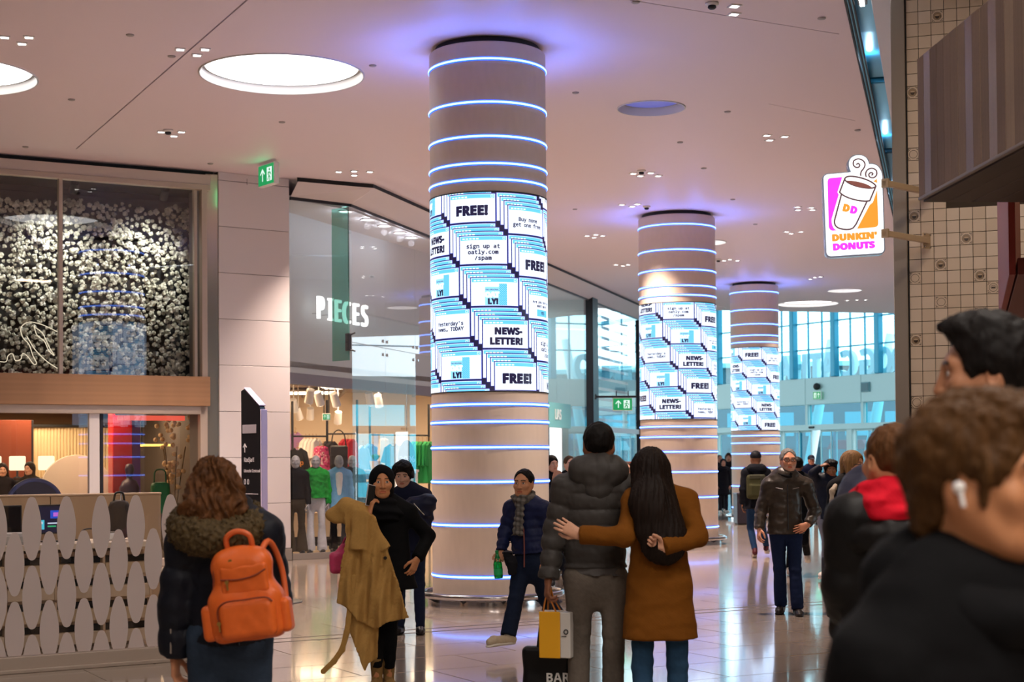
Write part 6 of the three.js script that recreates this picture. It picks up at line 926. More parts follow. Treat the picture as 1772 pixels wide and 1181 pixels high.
    if (t.hood) { const hf = new Field(Math.min(cell, 0.012), 0.05), n = J.neck, hq = t.hood; hf.limb([n.x - S(0.09), n.y - S(0.0), n.z - S(0.055)], [n.x + S(0.09), n.y, n.z - S(0.055)], 0.062 * s * hq, 0.062 * s * hq).limb([n.x - S(0.1), n.y - S(0.03), n.z + S(0.02)], [n.x - S(0.05), n.y - S(0.04), n.z + S(0.09)], 0.045 * s, 0.03 * s).limb([n.x + S(0.1), n.y - S(0.03), n.z + S(0.02)], [n.x + S(0.05), n.y - S(0.04), n.z + S(0.09)], 0.045 * s, 0.03 * s).limb([n.x, n.y - S(0.01), n.z - S(0.07)], [n.x, n.y - S(0.09), n.z - S(0.085)], 0.1 * s * hq, 0.075 * s, { dep: 0.55, k: 0.07 }); for (const e of [-1, 1]) hf.limb([n.x + e * S(0.09), n.y, n.z - S(0.05)], [n.x + e * S(0.1), n.y - S(0.03), n.z + S(0.02)], 0.055 * s * hq, 0.045 * s); hf.ell([n.x, n.y + S(0.07), n.z + S(0.0)], [S(0.075), S(0.09), S(0.075)], { sub: true, k: 0.03 }); mesh('hood', hf.build((x, y, z) => 0.006 * noise(x * 20, y * 24, z * 20) + (q ? 0.008 * Math.sqrt(Math.abs(Math.sin(x * 40))) : 0.003 * noise(x * 60, y * 60, z * 60)), speckle(t.hoodColor ? lin(t.hoodColor) : c, 0.1)), t.hoodMat ?? t.mat ?? clothVM, o); }
  }
  const un = sp.under; if (un) { const f = new Field(cell, 0.03); f.limb(J.waist, [J.pelvis.x, un.hem * s, J.pelvis.z], 0.14 * bw, (un.r ?? 0.156) * bw, { dep: 0.7, flat: true }); mesh('shirt', f.build((x, y, z) => 0.006 * noise(x * 14, y * 5, z * 14), speckle(lin(un.color), 0.08)), clothVM, o); }
  // trousers
  const l = sp.legs; if (l) {
    const f = new Field(cell, 0.03), c = lin(l.color), B = (l.bulk ?? 0.004) * s; f.limb([J.pelvis.x, J.pelvis.y + S(0.07), J.pelvis.z], [J.pelvis.x, J.pelvis.y - S(0.05), J.pelvis.z], 0.126 * bw + B, 0.147 * bw + B, { dep: 0.68 });
    for (const k of sides) { const [h, n, a] = leg(k), d = a.clone().sub(n), e = n.clone().addScaledVector(d, l.to ?? 1.04); f.limb(h, n, 0.079 * bw + B, 0.053 * s + B, { k: 0.03 }).limb(n, e, 0.053 * s + B, (l.hem ?? 0.044) * s + B, { flat: true, bow: 0.004, k: 0.02 }); }
    mesh(l.name ?? 'trousers', f.build((x, y, z) => { const kn = Math.exp(-(((y - J.knL.y) / 0.13) ** 2)) + Math.exp(-(((y - 0.14 * s) / 0.1) ** 2)) + 0.4; return 0.005 * kn * noise(x * 9, y * 24, z * 9) + 0.0025 * noise(x * 26, y * 50, z * 26); }, l.jean ? (x, y, z) => { const k = 1 + 0.16 * noise(x * 70, y * 70, z * 70) + 0.22 * noise(x * 7, y * 4, z * 7); return [c[0] * k, c[1] * k, c[2] * k]; } : speckle(c, 0.1)), l.mat ?? clothVM, o);
  }
  const sh = sp.shoes; if (sh) for (const k of sides) {
    const a = J['an' + k], tt = J['toe' + k], f = new Field(far ? 0.014 : 0.008, 0.02), d = tt.clone().sub(a), fl = V(d.x, 0, d.z).normalize(), up = V(0, 1, 0), low = Math.min(a.y - S(0.085), tt.y - S(0.03)) ; const sl = (tt.y - S(0.03)) - (a.y - S(0.085)), heel = V(a.x, a.y - S(0.048), a.z).addScaledVector(fl, -S(0.035)), ball = V(tt.x, tt.y + S(0.012), tt.z).addScaledVector(fl, -S(0.035)), tip = V(tt.x, tt.y + S(0.004), tt.z).addScaledVector(fl, S(0.012));
    f.limb(heel, ball, 0.04 * s, 0.044 * s).limb(ball, tip, 0.042 * s, 0.034 * s, { dep: 0.9 }).limb(V(a.x, a.y + S(sh.boot ?? 0.025), a.z), heel, (sh.shaft ?? 0.044) * s, 0.042 * s, { flat0: true });
    if (sl < 0.02 && a.y < S(0.11)) f.slice([0, 0.006, 0], [0, -1, 0]).p[f.p.length - 1].f = (x, y) => y - 0.004;
    const m = mesh('shoe', f.build((x, y, z) => 0.0025 * noise(x * 40, y * 40, z * 40), speckle(lin(sh.color), 0.08)), sh.mat ?? leatherVM, o);
    if (sh.sole) { const g = new Field(far ? 0.014 : 0.008, 0.015), dn = V(0, -S(0.03), 0); g.limb(heel.clone().add(dn), ball.clone().add(dn), 0.041 * s, 0.046 * s, { dep: 0.4, fwd: up }).limb(ball.clone().add(dn), tip.clone().add(dn), 0.045 * s, 0.037 * s, { dep: 0.4, fwd: up }); if (sl < 0.02 && a.y < S(0.11)) g.p.push({ cut: true, f: (x, y) => y - 0.002 }); mesh('sole', g.build(null, () => lin(sh.sole)), clothVM, m); }
  }
  if (sp.extra) sp.extra(o, J, s, headM);
  return o;
}

// ------------------------------------------------------------------ people
const part = (o, name, f, disp, c, mat = clothVM) => mesh(name, f.build(disp, typeof c === 'function' ? c : speckle(lin(c), 0.1)), mat, o);
const wrap = (o, J, s, name, color, drop, r = 0.034, col, dy = 0) => {   // a scarf round the neck, drop: [dx, dy, dz] of its hanging end
  const f = new Field(0.008, 0.02), n = J.neck, R = 0.07 * s; for (let i = 0; i < 12; i++) { const a = i / 12 * 6.2832, b = (i + 1) / 12 * 6.2832, P = (t, i) => V(n.x + Math.sin(t) * R, n.y + 0.035 * s + dy - 0.02 * Math.cos(t) + 0.008 * Math.sin(i * 2), n.z + 0.025 + Math.cos(t) * R); f.limb(P(a, i), P(b, i + 1), r * s, r * s); }
  if (drop) { const p = V(n.x + drop[3], n.y, n.z + 0.11), q = V(n.x + drop[0], n.y + drop[1], n.z + drop[2]); f.limb(p, q, 0.04 * s, 0.055 * s, { dep: 0.45, flat: true, k: 0.03 }); }
  part(o, name, f, (x, y, z) => 0.006 * Math.sin(y * 120 + x * 40) + 0.004 * noise(x * 40, y * 40, z * 40), col ?? color);
};
const jeanShoes = { color: 0x1c1a1a, sole: 0x111111 };
person({
  label: 'man in a dark grey quilted jacket seen from behind, arm round the brown-coated woman', D: 8.8, cx: 1030, turn: Math.PI, h: 1.78, skin: 0x8d5a40, build: 1.02, cell: 0.009,
  hair: { style: 'short', color: 0x120e0c }, top: { color: 0x3d3936, quilt: 0.088, puff: 0.019, bulk: 0.018, hem: 0.985, hip: 0.15, hood: 1.05, collar: 0.04, mat: puffVM, cuff: 0.042 }, under: { color: 0x565250, hem: 0.945 },
  legs: { color: 0x625950, jean: true, bulk: 0.008 }, shoes: jeanShoes, handL: { curl: 0.9, palm: [-1, 0, 0.2] }, handR: null,
  p: { head: [1036, 772], neck: [1034, 815], shL: [978, 845], elL: [958, 925, -0.02], wrL: [949, 1003, 0.02], shR: [1086, 846], elR: [1108, 905, 0.16], wrR: [1158, 924, 0.2], knL: [1003, 1092], anL: [1000, 1248, 0.03], toeL: [996, 1265, -0.15], knR: [1062, 1092], anR: [1060, 1248], toeR: [1066, 1265, -0.17] },
});
person({
  label: 'long-haired woman in a knee-length brown coat seen from behind, arm round the man', D: 8.55, cx: 1140, turn: Math.PI, h: 1.67, skin: 0xd8a284, build: 0.94,
  cell: 0.01, hair: { style: 'long', color: 0x1c120d, len: 0.37, back: 0.15, dx: -0.08, w0: 0.11, w1: 0.125 }, top: { name: 'coat', color: 0x74440f, bulk: 0.018, hem: 0.66, flare: 0.035, hip: 0.175, waist: 0.15, wrinkle: 0.007, cuff: 0.045 },
  legs: { color: 0x2c4a66, jean: true, bulk: 0.006 }, shoes: jeanShoes, handL: { curl: 0.35, dir: [1, 0.55, 0], palm: [0, 0, 1], flip: true }, handR: { curl: 1.5, dir: [0.8, 0.6, 0], palm: [0.2, 0, -1], thumb: 0.9, size: 0.85 },
  p: { head: [1124, 818], shL: [1098, 868, 0.02], elL: [1082, 930, 0.12], wrL: [1004, 926, 0.05], shR: [1186, 868], elR: [1208, 930, 0.1], wrR: [1146, 948, 0.2] }, tilt: 0.06,
});
person({
  label: 'woman with curly brown hair, furry hood and orange backpack walking away at the left', D: 6.6, cx: 397, turn: Math.PI + 0.12, h: 1.645, skin: 0xc98a66,
  hair: { style: 'wavy', color: 0x55341a, len: 0.1, back: 0.11, w0: 0.09, w1: 0.085 }, top: { name: 'coat', color: 0x11131d, bulk: 0.034, quilt: 0.12, puff: 0.018, hem: 0.9, cuff: 0.05, mat: puffVM }, legs: { color: 0x303d4e, jean: true, bulk: 0.024 }, shoes: jeanShoes, handL: { curl: 0.6 },
  p: { head: [372, 850], neck: [378, 905], shL: [322, 935, 0.02], shR: [456, 925], elL: [303, 1038, 0.02], wrL: [303, 1136, -0.02], elR: [478, 1040, -0.2], wrR: [450, 1090, -0.35] }, nod: 0.15,
  extra: (o, J, s) => { const f = new Field(0.008, 0.04), n = J.neck; for (let i = 0; i < 14; i++) { const P = (t) => V(n.x + Math.sin(t) * 0.135, n.y - 0.01 + 0.05 * Math.cos(t), n.z - 0.03 + Math.cos(t) * 0.13); f.limb(P(i / 14 * 6.283), P((i + 1) / 14 * 6.283), 0.068, 0.068); } part(o, 'fur_hood', f, (x, y, z) => 0.016 * noise(x * 70, y * 60, z * 70) + 0.012 * noise(x * 160, y * 120, z * 160), (x, y, z) => { const k = 1 + 0.7 * noise(x * 90, y * 50, z * 90); return [0.07 * k, 0.045 * k, 0.018 * k]; }, hairVM); mesh('cuff_zip', rod(V(J.wrL.x + 0.01, J.wrL.y + 0.02, J.wrL.z - 0.075), V(J.wrL.x + 0.01, J.wrL.y + 0.16, J.wrL.z - 0.08), 0.006), M.steel, o); },
});
person({
  label: 'woman in black with a black headscarf phoning, camel coat over her arm', D: 11, cx: 675, turn: 0.05, h: 1.565, skin: 0xc08258, soft: true, build: 0.95, look: 0.1, headScale: 1.1,
  hair: { style: 'hijab', color: 0x08080b }, top: { name: 'tunic', color: 0x09090b, bulk: 0.014, hem: 0.8, hip: 0.16, cuff: 0.042 }, legs: { color: 0x08080a, bulk: 0.0, to: 0.84 }, shoes: { color: 0x86683e, boot: 0.15, shaft: 0.054, mat: clothVM },
  handR: { dir: [0.18, 1, -0.25], palm: [0.7, 0.2, -0.6], curl: 0.75, thumb: 0.2 }, handL: { dir: [-0.35, -0.9, 0.1], palm: [-0.6, 0, -0.5], curl: 0.4 },
  p: { head: [661, 836, 0.03], neck: [667, 870, 0], shR: [634, 888], elR: [618, 945, 0.13], wrR: [638, 890, 0.3], shL: [706, 888], elL: [742, 928, -0.06], wrL: [722, 968, 0.06], anR: [652, 1172, 0.05], toeR: [648, 1192, 0.2], knR: [655, 1075, 0.05], anL: [673, 1172, -0.02], toeL: [676, 1190, 0.15], knL: [677, 1075, 0.02], hipR: [656, 985], hipL: [688, 985] },
});
person({
  label: 'man in a navy quilted jacket and grey scarf striding past the nearest column', D: 13.05, cx: 915, turn: -0.55, h: 1.66, skin: 0xb98260, cell: 0.009, look: 0.15,
  hair: { style: 'short', color: 0x0e0c0c }, top: { color: 0x141c40, quilt: 0.075, puff: 0.015, bulk: 0.018, hem: 0.88, collar: 0.05, mat: puffVM }, legs: { color: 0x131c30, jean: true, bulk: 0.012, hem: 0.055 }, shoes: { color: 0xb8a890, sole: 0xd8d0c4 }, handR: { curl: 0.8, palm: [0.3, 0, 1] },
  p: { head: [906, 838, 0.03], neck: [909, 868], chest: [912, 900], waist: [915, 938], pelvis: [917, 970], shR: [886, 880, -0.08], elR: [874, 922, -0.09], wrR: [868, 955, 0], shL: [940, 882, 0.09], elL: [952, 928, 0.06], wrL: [950, 965, 0.1], hipR: [904, 976, -0.05], knR: [892, 1040, 0.12], anR: [880, 1098, 0.22], toeR: [849, 1113, 0.36], hipL: [930, 976, 0.04], knL: [945, 1038, -0.05], anL: [978, 1082, -0.4], toeL: [962, 1110, -0.3] },
  extra: (o, J, s) => { wrap(o, J, s, 'scarf', 0x6a625a, [0.0, -0.28, 0.13, 0.02], 0.036, (x, y, z) => { const k = (Math.sin(x * 160) > 0.3 ? 0.6 : 1) * (Math.sin(y * 160) > 0.3 ? 0.65 : 1); return [0.15 * k, 0.135 * k, 0.12 * k]; }); mesh('zip', tube([V(0.03, J.neck.y - 0.22, 0.135), V(0.035, J.waist.y, 0.135), V(0.03, J.pelvis.y - 0.05, 0.13)], 0.006), std(0x7a4038, 0.5), o); },
});
person({
  label: 'grey-haired man with glasses in a worn dark leather jacket and blue jeans', D: 16.2, cx: 1359, turn: 0.04, h: 1.715, skin: 0xc88a6c, stubble: 0x9a928c, build: 1.05, brow: 0x4a4440,
  hair: { style: 'short', color: 0x77736f }, top: { color: 0x352d26, bulk: 0.02, hip: 0.17, hem: 0.85, mat: leatherVM, wrinkle: 0.01, wf: 12, fleck: 0.3, ff: 14 }, legs: { color: 0x0f1b38, jean: true, bulk: 0.01, hem: 0.055 }, shoes: { color: 0x161210, sole: 0x0c0a0a }, handR: { curl: 0.55 }, handL: { curl: 0.3, dir: [-0.9, -0.35, 0.2], palm: [0, 0, -1], flip: true },
  p: { head: [1364, 798], shR: [1330, 840], elR: [1317, 884, -0.02], wrR: [1314, 916, 0.06], shL: [1394, 840], elL: [1410, 884, -0.05], wrL: [1398, 908, 0.12], knR: [1349, 985, 0.05], anR: [1351, 1046, -0.05], toeR: [1348, 1060, 0.12], knL: [1376, 985, 0.1], anL: [1380, 1052, 0.15], toeL: [1384, 1066, 0.32] },
  extra: (o, J, s, hm) => { wrap(o, J, s, 'scarf', 0x0a0a0d, null, 0.03, null, -0.035); const g = [-1, 1].map((e) => new THREE.TorusGeometry(0.022, 0.003, 6, 16).scale(1.15, 0.75, 1).translate(e * 0.032, 0.006, 0.1)); g.push(rod(V(-0.058, 0.01, 0.095), V(-0.082, 0.008, 0), 0.003), rod(V(0.058, 0.01, 0.095), V(0.082, 0.008, 0), 0.003), rod(V(-0.008, 0.01, 0.102), V(0.008, 0.01, 0.102), 0.003)); mesh('glasses', g, M.black, o).applyMatrix4(hm); mesh('zip', rod(V(0, J.neck.y - 0.1, 0.128), V(0, J.pelvis.y - 0.06, 0.13), 0.005), M.darkMetal, o); for (const e of [-1, 1]) mesh('pocket_zip', rod(V(e * 0.05, J.chest.y + 0.0, 0.128), V(e * 0.12, J.chest.y + 0.015, 0.115), 0.005), M.steel, o); },
});
person({
  label: 'young man in navy with black headphones standing behind the headscarfed woman', D: 14.6, cx: 708, turn: -0.05, h: 1.6, skin: 0xc49a86, nod: 0.3,
  hair: { style: 'messy', color: 0x0d0b0b }, top: { name: 'sweater', color: 0x11152a, bulk: 0.014, hem: 0.84 }, legs: { color: 0x151d33, jean: true }, shoes: jeanShoes, p: { head: [697, 822, 0.03], elL: [738, 880, 0.04], wrL: [715, 893, 0.2] },
  extra: (o, J, s, hm) => { mesh('headphones', [new THREE.TorusGeometry(0.1, 0.012, 8, 24, Math.PI).translate(0, 0.03, -0.005), new THREE.CylinderGeometry(0.04, 0.04, 0.035, 20).rotateZ(Math.PI / 2).translate(0.092, 0, -0.01), new THREE.CylinderGeometry(0.04, 0.04, 0.035, 20).rotateZ(Math.PI / 2).translate(-0.092, 0, -0.01)], M.black, o).applyMatrix4(hm); },
});
person({
  label: 'short-haired boy with a red hood over a black padded jacket, seen from behind at right', D: 5.2, cx: 1536, turn: Math.PI + 0.35, h: 1.70, skin: 0xc48a64, headCell: 0.003,
  hair: { style: 'short', color: 0x5a3a20, cell: 0.004 }, top: { color: 0x0d0b0b, quilt: 0.15, puff: 0.014, bulk: 0.034, hem: 0.84, mat: puffVM }, legs: { color: 0x14151a }, shoes: jeanShoes, p: { head: [1541, 800], neck: [1538, 878], shL: [1472, 905, 0.05], shR: [1590, 905, -0.02], elL: [1462, 1010, 0.02], wrL: [1468, 1095, -0.12] },
  extra: (o, J, s) => { const n = J.neck, f = new Field(0.008, 0.03); for (let i = 0; i < 14; i++) { const P = (t) => V(n.x + Math.sin(t) * 0.085, n.y + 0.03 - 0.02 * Math.cos(t), n.z + 0.0 + Math.cos(t) * 0.09); f.limb(P(i / 14 * 6.283), P((i + 1) / 14 * 6.283), 0.046, 0.046); } f.limb([n.x - 0.1, n.y + 0.0, n.z - 0.09], [n.x + 0.1, n.y + 0.0, n.z - 0.09], 0.05, 0.05).limb([n.x - 0.05, n.y - 0.03, n.z - 0.12], [n.x + 0.05, n.y - 0.03, n.z - 0.12], 0.05, 0.05); part(o, 'red_hood', f, (x, y, z) => 0.008 * noise(x * 22, y * 40, z * 22) + 0.004 * Math.sin(y * 110 + x * 30), 0xd0142a); const h = new Field(0.009, 0.04); for (let i = 0; i < 14; i++) { const P = (t) => V(n.x + Math.sin(t) * 0.15, n.y - 0.105 - 0.02 * Math.cos(t), n.z - 0.01 + Math.cos(t) * 0.13); h.limb(P(i / 14 * 6.283), P((i + 1) / 14 * 6.283), 0.05, 0.05); } part(o, 'jacket_hood', h, (x, y, z) => 0.008 * noise(x * 26, y * 26, z * 26), 0x100d0c, puffVM); },
});
person({
  label: 'person in a grey-blue padded jacket mostly hidden behind the red-hooded boy', D: 6.7, cx: 1546, turn: Math.PI - 0.3, h: 1.74, skin: 0xc08a6a, hair: { style: 'short', color: 0x1c120c }, top: { color: 0x2b2b3c, quilt: 0.14, puff: 0.018, bulk: 0.05, hem: 0.84, mat: puffVM, collar: 0.04 }, legs: { color: 0x17171d }, shoes: jeanShoes, p: { head: [1540, 800], shL: [1496, 850], elL: [1482, 890, 0.1], wrL: [1490, 950, -0.1] },
});
person({
  label: 'fair-haired woman with glasses in a black coat with a pale lining, turned right', D: 14, cx: 1466, turn: 0.85, h: 1.65, soft: true, skin: 0xd29a7c, hair: { style: 'bob', color: 0x8a6844 }, top: { name: 'coat', color: 0x0d0c0e, bulk: 0.024, hem: 0.66, flare: 0.03 }, legs: { color: 0x15151a }, shoes: jeanShoes, p: { head: [1477, 806], wrR: [1441, 928, 0.05], elR: [1440, 890, 0], shR: [1446, 846, 0], anR: [1440, 1052, 0.1], toeR: [1446, 1066, 0.2], knR: [1450, 980, 0.1] }, handR: { curl: 0.9 },
  extra: (o, J, s, hm) => { const g = [-1, 1].map((e) => new THREE.TorusGeometry(0.022, 0.0028, 6, 16).scale(1.1, 0.8, 1).translate(e * 0.032, 0.006, 0.1)); g.push(rod(V(-0.058, 0.01, 0.095), V(-0.082, 0.008, 0), 0.0028), rod(V(0.058, 0.01, 0.095), V(0.082, 0.008, 0), 0.0028)); mesh('glasses', g, M.darkMetal, o).applyMatrix4(hm); const f = new Field(0.01, 0.03), n = J.neck; for (let i = 0; i < 10; i++) { const P = (t) => V(n.x + Math.sin(t) * 0.085, n.y - 0.0, n.z + Math.cos(t) * 0.085); f.limb(P(i / 10 * 6.283), P((i + 1) / 10 * 6.283), 0.032, 0.032); } const e = at(1437, 905, 13.82).sub(o.position).applyAxisAngle(UP, -0.85), m = at(1440, 850, 13.84).sub(o.position).applyAxisAngle(UP, -0.85); f.limb([n.x - 0.06, n.y, n.z - 0.03], m, 0.03, 0.02).limb(m, e, 0.02, 0.018); part(o, 'lining', f, (x, y, z) => 0.008 * noise(x * 50, y * 50, z * 50), 0xb8aa98); },
});
person({
  label: 'boy with black curly hair and a navy jacket, hand raised to his head', D: 20.8, cx: 1432, turn: 0.0, h: 1.60, skin: 0xa06a48, nod: 0.15, hair: { style: 'messy', color: 0x0b0909 }, top: { color: 0x0f1526, bulk: 0.022, hem: 0.86, hood: 1, mat: puffVM }, legs: { color: 0x7f8088, jean: true, bulk: 0.006 }, shoes: { color: 0xd8d0c6, sole: 0xe8e4dc }, cell: 0.014, p: { head: [1437, 813], shR: [1417, 836], elR: [1406, 820, 0.1], wrR: [1420, 808, 0.1], anR: [1428, 984, 0.1], toeR: [1420, 998, 0.3], knR: [1429, 935, 0.1], anL: [1445, 975, -0.3], toeL: [1447, 985, -0.15] }, handR: { dir: [0.8, 0.4, -0.2], palm: [0, -1, -0.3], curl: 0.4 },
});
person({
  label: 'walker in black with a dark hat and olive rucksack, seen from behind', D: 25.6, cx: 1309, turn: Math.PI, h: 1.72, far: true, cell: 0.016, skin: 0x9a6a50, hair: { style: 'beanie', color: 0x15161c }, top: { color: 0x10121a, bulk: 0.03, hem: 0.82, hood: 1.1 }, legs: { color: 0x1c3557, jean: true }, shoes: { color: 0x4a1c22, sole: 0xcfc8c0 }, p: { anL: [1306, 952, 0.1], toeL: [1305, 964, -0.05], anR: [1326, 945, -0.25], toeR: [1328, 955, -0.4] },
});
person({ label: 'dark-haired walker in black with white trainers hidden behind the leather-jacketed man', D: 21.6, cx: 1381, turn: Math.PI, h: 1.62, far: true, cell: 0.016, skin: 0x9a6a50, hair: { style: 'short', color: 0x0c0a0a }, top: { color: 0x101013, bulk: 0.025, hem: 0.84 }, legs: { color: 0x0f0f13 }, shoes: { color: 0xc8beb0, sole: 0xe4dfd6 }, p: { anL: [1366, 985, 0], toeL: [1365, 997, -0.12], anR: [1397, 960, -0.3], toeR: [1398, 970, -0.4] } });
person({ label: 'distant man in a dark blue hooded coat and cap facing us', D: 38, cx: 1405, turn: 0, h: 1.68, far: true, skin: 0xb07a60, hair: { style: 'cap', color: 0x1c2030 }, top: { color: 0x0d1430, bulk: 0.04, hem: 0.8, hood: 1 }, legs: { color: 0x12141c }, shoes: jeanShoes });
person({ label: 'distant woman in a dark headscarf and long coat left of the third column', D: 47, cx: 1252, turn: 0.1, h: 1.62, far: true, skin: 0xb8866c, hair: { style: 'hijab', color: 0x17171d }, top: { name: 'coat', color: 0x16161c, bulk: 0.03, hem: 0.6 }, legs: { color: 0x222228 }, shoes: { color: 0xb9b2aa } });
person({ label: 'distant brown-haired woman in black closest to the third column', D: 48, cx: 1262, turn: -0.2, h: 1.78, far: true, skin: 0xb8866c, hair: { style: 'long', color: 0x3a2418, len: 0.3 }, top: { name: 'coat', color: 0x101016, bulk: 0.03, hem: 0.72 }, legs: { color: 0x1a1a20 }, shoes: { color: 0xb9b2aa } });
person({ label: 'distant grey-haired person in a dark coat beside the second column', D: 49, cx: 1246, turn: 0.2, h: 1.74, far: true, skin: 0xb8866c, hair: { style: 'short', color: 0x6a625a }, top: { name: 'coat', color: 0x18181d, bulk: 0.03, hem: 0.72 }, legs: { color: 0x1a1a20 }, shoes: jeanShoes });
person({ label: 'dark-haired woman in black just right of the nearest column', D: 23, cx: 955, turn: 0.5, h: 1.66, far: true, skin: 0xc89a84, hair: { style: 'long', color: 0x120d0c, len: 0.25 }, top: { name: 'coat', color: 0x0e0e12, bulk: 0.02, hem: 0.7 }, legs: { color: 0x121216 }, shoes: jeanShoes });
person({ label: 'bald man in a navy jacket seen from behind near the nearest column', D: 20, cx: 966, turn: Math.PI, h: 1.48, far: true, cell: 0.016, skin: 0xb07c5e, top: { color: 0x0c0f1c, bulk: 0.03, hem: 0.8 }, legs: { color: 0x111318 }, shoes: jeanShoes });
person({ label: 'light-skinned young man in black between the column and the couple', D: 22, cx: 986, turn: 0.35, h: 1.66, far: true, cell: 0.016, skin: 0xd2a58e, hair: { style: 'short', color: 0x4a3828 }, top: { color: 0x0e0f14, bulk: 0.025, hem: 0.8, collar: 0.05 }, legs: { color: 0x121318 }, shoes: jeanShoes });
person({ label: 'person in a dark knitted hat glimpsed between the heads of the couple', D: 27, cx: 1066, turn: Math.PI, h: 1.63, far: true, skin: 0xb07c5e, hair: { style: 'beanie', color: 0x181c2c }, top: { color: 0x15161e, bulk: 0.03, hem: 0.8 }, legs: { color: 0x121318 }, shoes: jeanShoes });
person({ label: 'brown-haired person glimpsed just left of the long-haired woman', D: 25, cx: 1086, turn: 0.1, h: 1.56, far: true, skin: 0xc09078, hair: { style: 'short', color: 0x3a261a }, top: { color: 0x1b1c24, bulk: 0.03, hem: 0.8 }, legs: { color: 0x121318 }, shoes: jeanShoes });
person({ label: 'shop visitor with dark hair behind the kiosk, leftmost of the two', D: 28, cx: 4, turn: 0.4, h: 1.62, far: true, skin: 0xc09078, hair: { style: 'long', color: 0x17100d, len: 0.2 }, top: { color: 0x15121a, hem: 0.8 }, legs: { color: 0x121318 }, shoes: jeanShoes });
person({ label: 'shop visitor with dark hair behind the kiosk, right one of the two', D: 28.3, cx: 52, turn: -0.3, h: 1.64, far: true, skin: 0xc09078, hair: { style: 'bob', color: 0x1a120e }, top: { color: 0x1a1512, hem: 0.8 }, legs: { color: 0x121318 }, shoes: jeanShoes });
person({
  label: 'boy with messy brown hair and a white earbud close up at the lower right', D: 2.35, cx: 1665, turn: 0.42, look: 0.52, h: 1.665, skin: 0xc88a60, headCell: 0.0026, hair: { style: 'messy', color: 0x4c3218, cell: 0.0035 }, brow: 0x2a1a0c,
  top: { color: 0x0d0d0f, bulk: 0.03, hem: 0.84, hood: 1.1, collar: 0.03, wrinkle: 0.01 }, legs: { color: 0x15161b }, shoes: jeanShoes, p: { head: [1700, 838, 0], neck: [1690, 1010, -0.03], shR: [1530, 1160, 0.05], shL: [1830, 1120, -0.1] },
  extra: (o, J, s, hm) => { const f = new Field(0.008, 0.03), n = J.neck; for (let i = 0; i < 14; i++) { const P = (t) => V(n.x + Math.sin(t) * 0.1, n.y - 0.01 - 0.035 * Math.cos(t), n.z + 0.02 + Math.cos(t) * 0.1); f.limb(P(i / 14 * 6.283), P((i + 1) / 14 * 6.283), 0.034, 0.034); } part(o, 'collar', f, (x, y, z) => 0.006 * noise(x * 22, y * 22, z * 22), 0x101012); const e = mesh('earbud', [new THREE.SphereGeometry(0.0095, 16, 12).scale(0.8, 1, 1), rod(V(-0.002, -0.004, 0.003), V(-0.004, -0.028, 0.008), 0.0035)], std(0xf2efec, 0.3), o); e.applyMatrix4(new THREE.Matrix4().makeTranslation(-0.088, -0.004, -0.004).premultiply(hm)); },
});
person({
  label: 'tall dark-haired man facing left behind the close-up boy', D: 3.9, cx: 1722, turn: -Math.PI / 2 - 0.22, h: 1.92, skin: 0xb07a5a, hair: { style: 'quiff', color: 0x120d0b, cell: 0.004 }, top: { color: 0x1a181a, bulk: 0.03, hem: 0.84, collar: 0.03 }, legs: { color: 0x15161b }, shoes: jeanShoes, p: { head: [1706, 652, 0] },
});
// crowd outside the doors: a few figures of their own, then their like again
{
  const F0 = V(16.35, 0, -66), d = V(-0.53, 0, -0.848).normalize(), out = V(0.848, 0, -0.53), cols = [[0xc02a48, 'red'], [0xe6d8dc, 'white'], [0xd2568a, 'pink'], [0x24345c, 'navy'], [0x9a1c2c, 'crimson']], made = [];
  for (let k = 0; k < 15; k++) { const p = F0.clone().addScaledVector(d, 1.2 + k * 0.72).addScaledVector(out, 6 + (k * 37 % 5) * 1.1), i = k % 5; let o; if (k < 5) { o = person({ label: 'x', x: p.x, z: p.z, turn: k * 1.3, h: 1.6 + (k * 7 % 4) * 0.05, far: true, cell: 0.03, skin: 0xb0846c, hair: { style: k % 2 ? 'short' : 'beanie', color: [0x1a1412, 0x3a2a20, 0x1a1412][k % 3], cell: 0.014 }, top: { color: cols[i][0], bulk: 0.03, hem: 0.8 }, legs: { color: 0x20242e }, shoes: jeanShoes }); made.push(o); } else { o = made[i].clone(); o.name = numbered('person'); scene.add(o); o.position.copy(p); o.rotation.y = k; } tag(o, `${['rightmost', 'middle', 'leftmost'][Math.floor(k / 5)]} passer-by in ${cols[i][1]} seen small through the far glass doors`, 'person', `passers-by in ${cols[i][1]} outside the far doors`); }
}
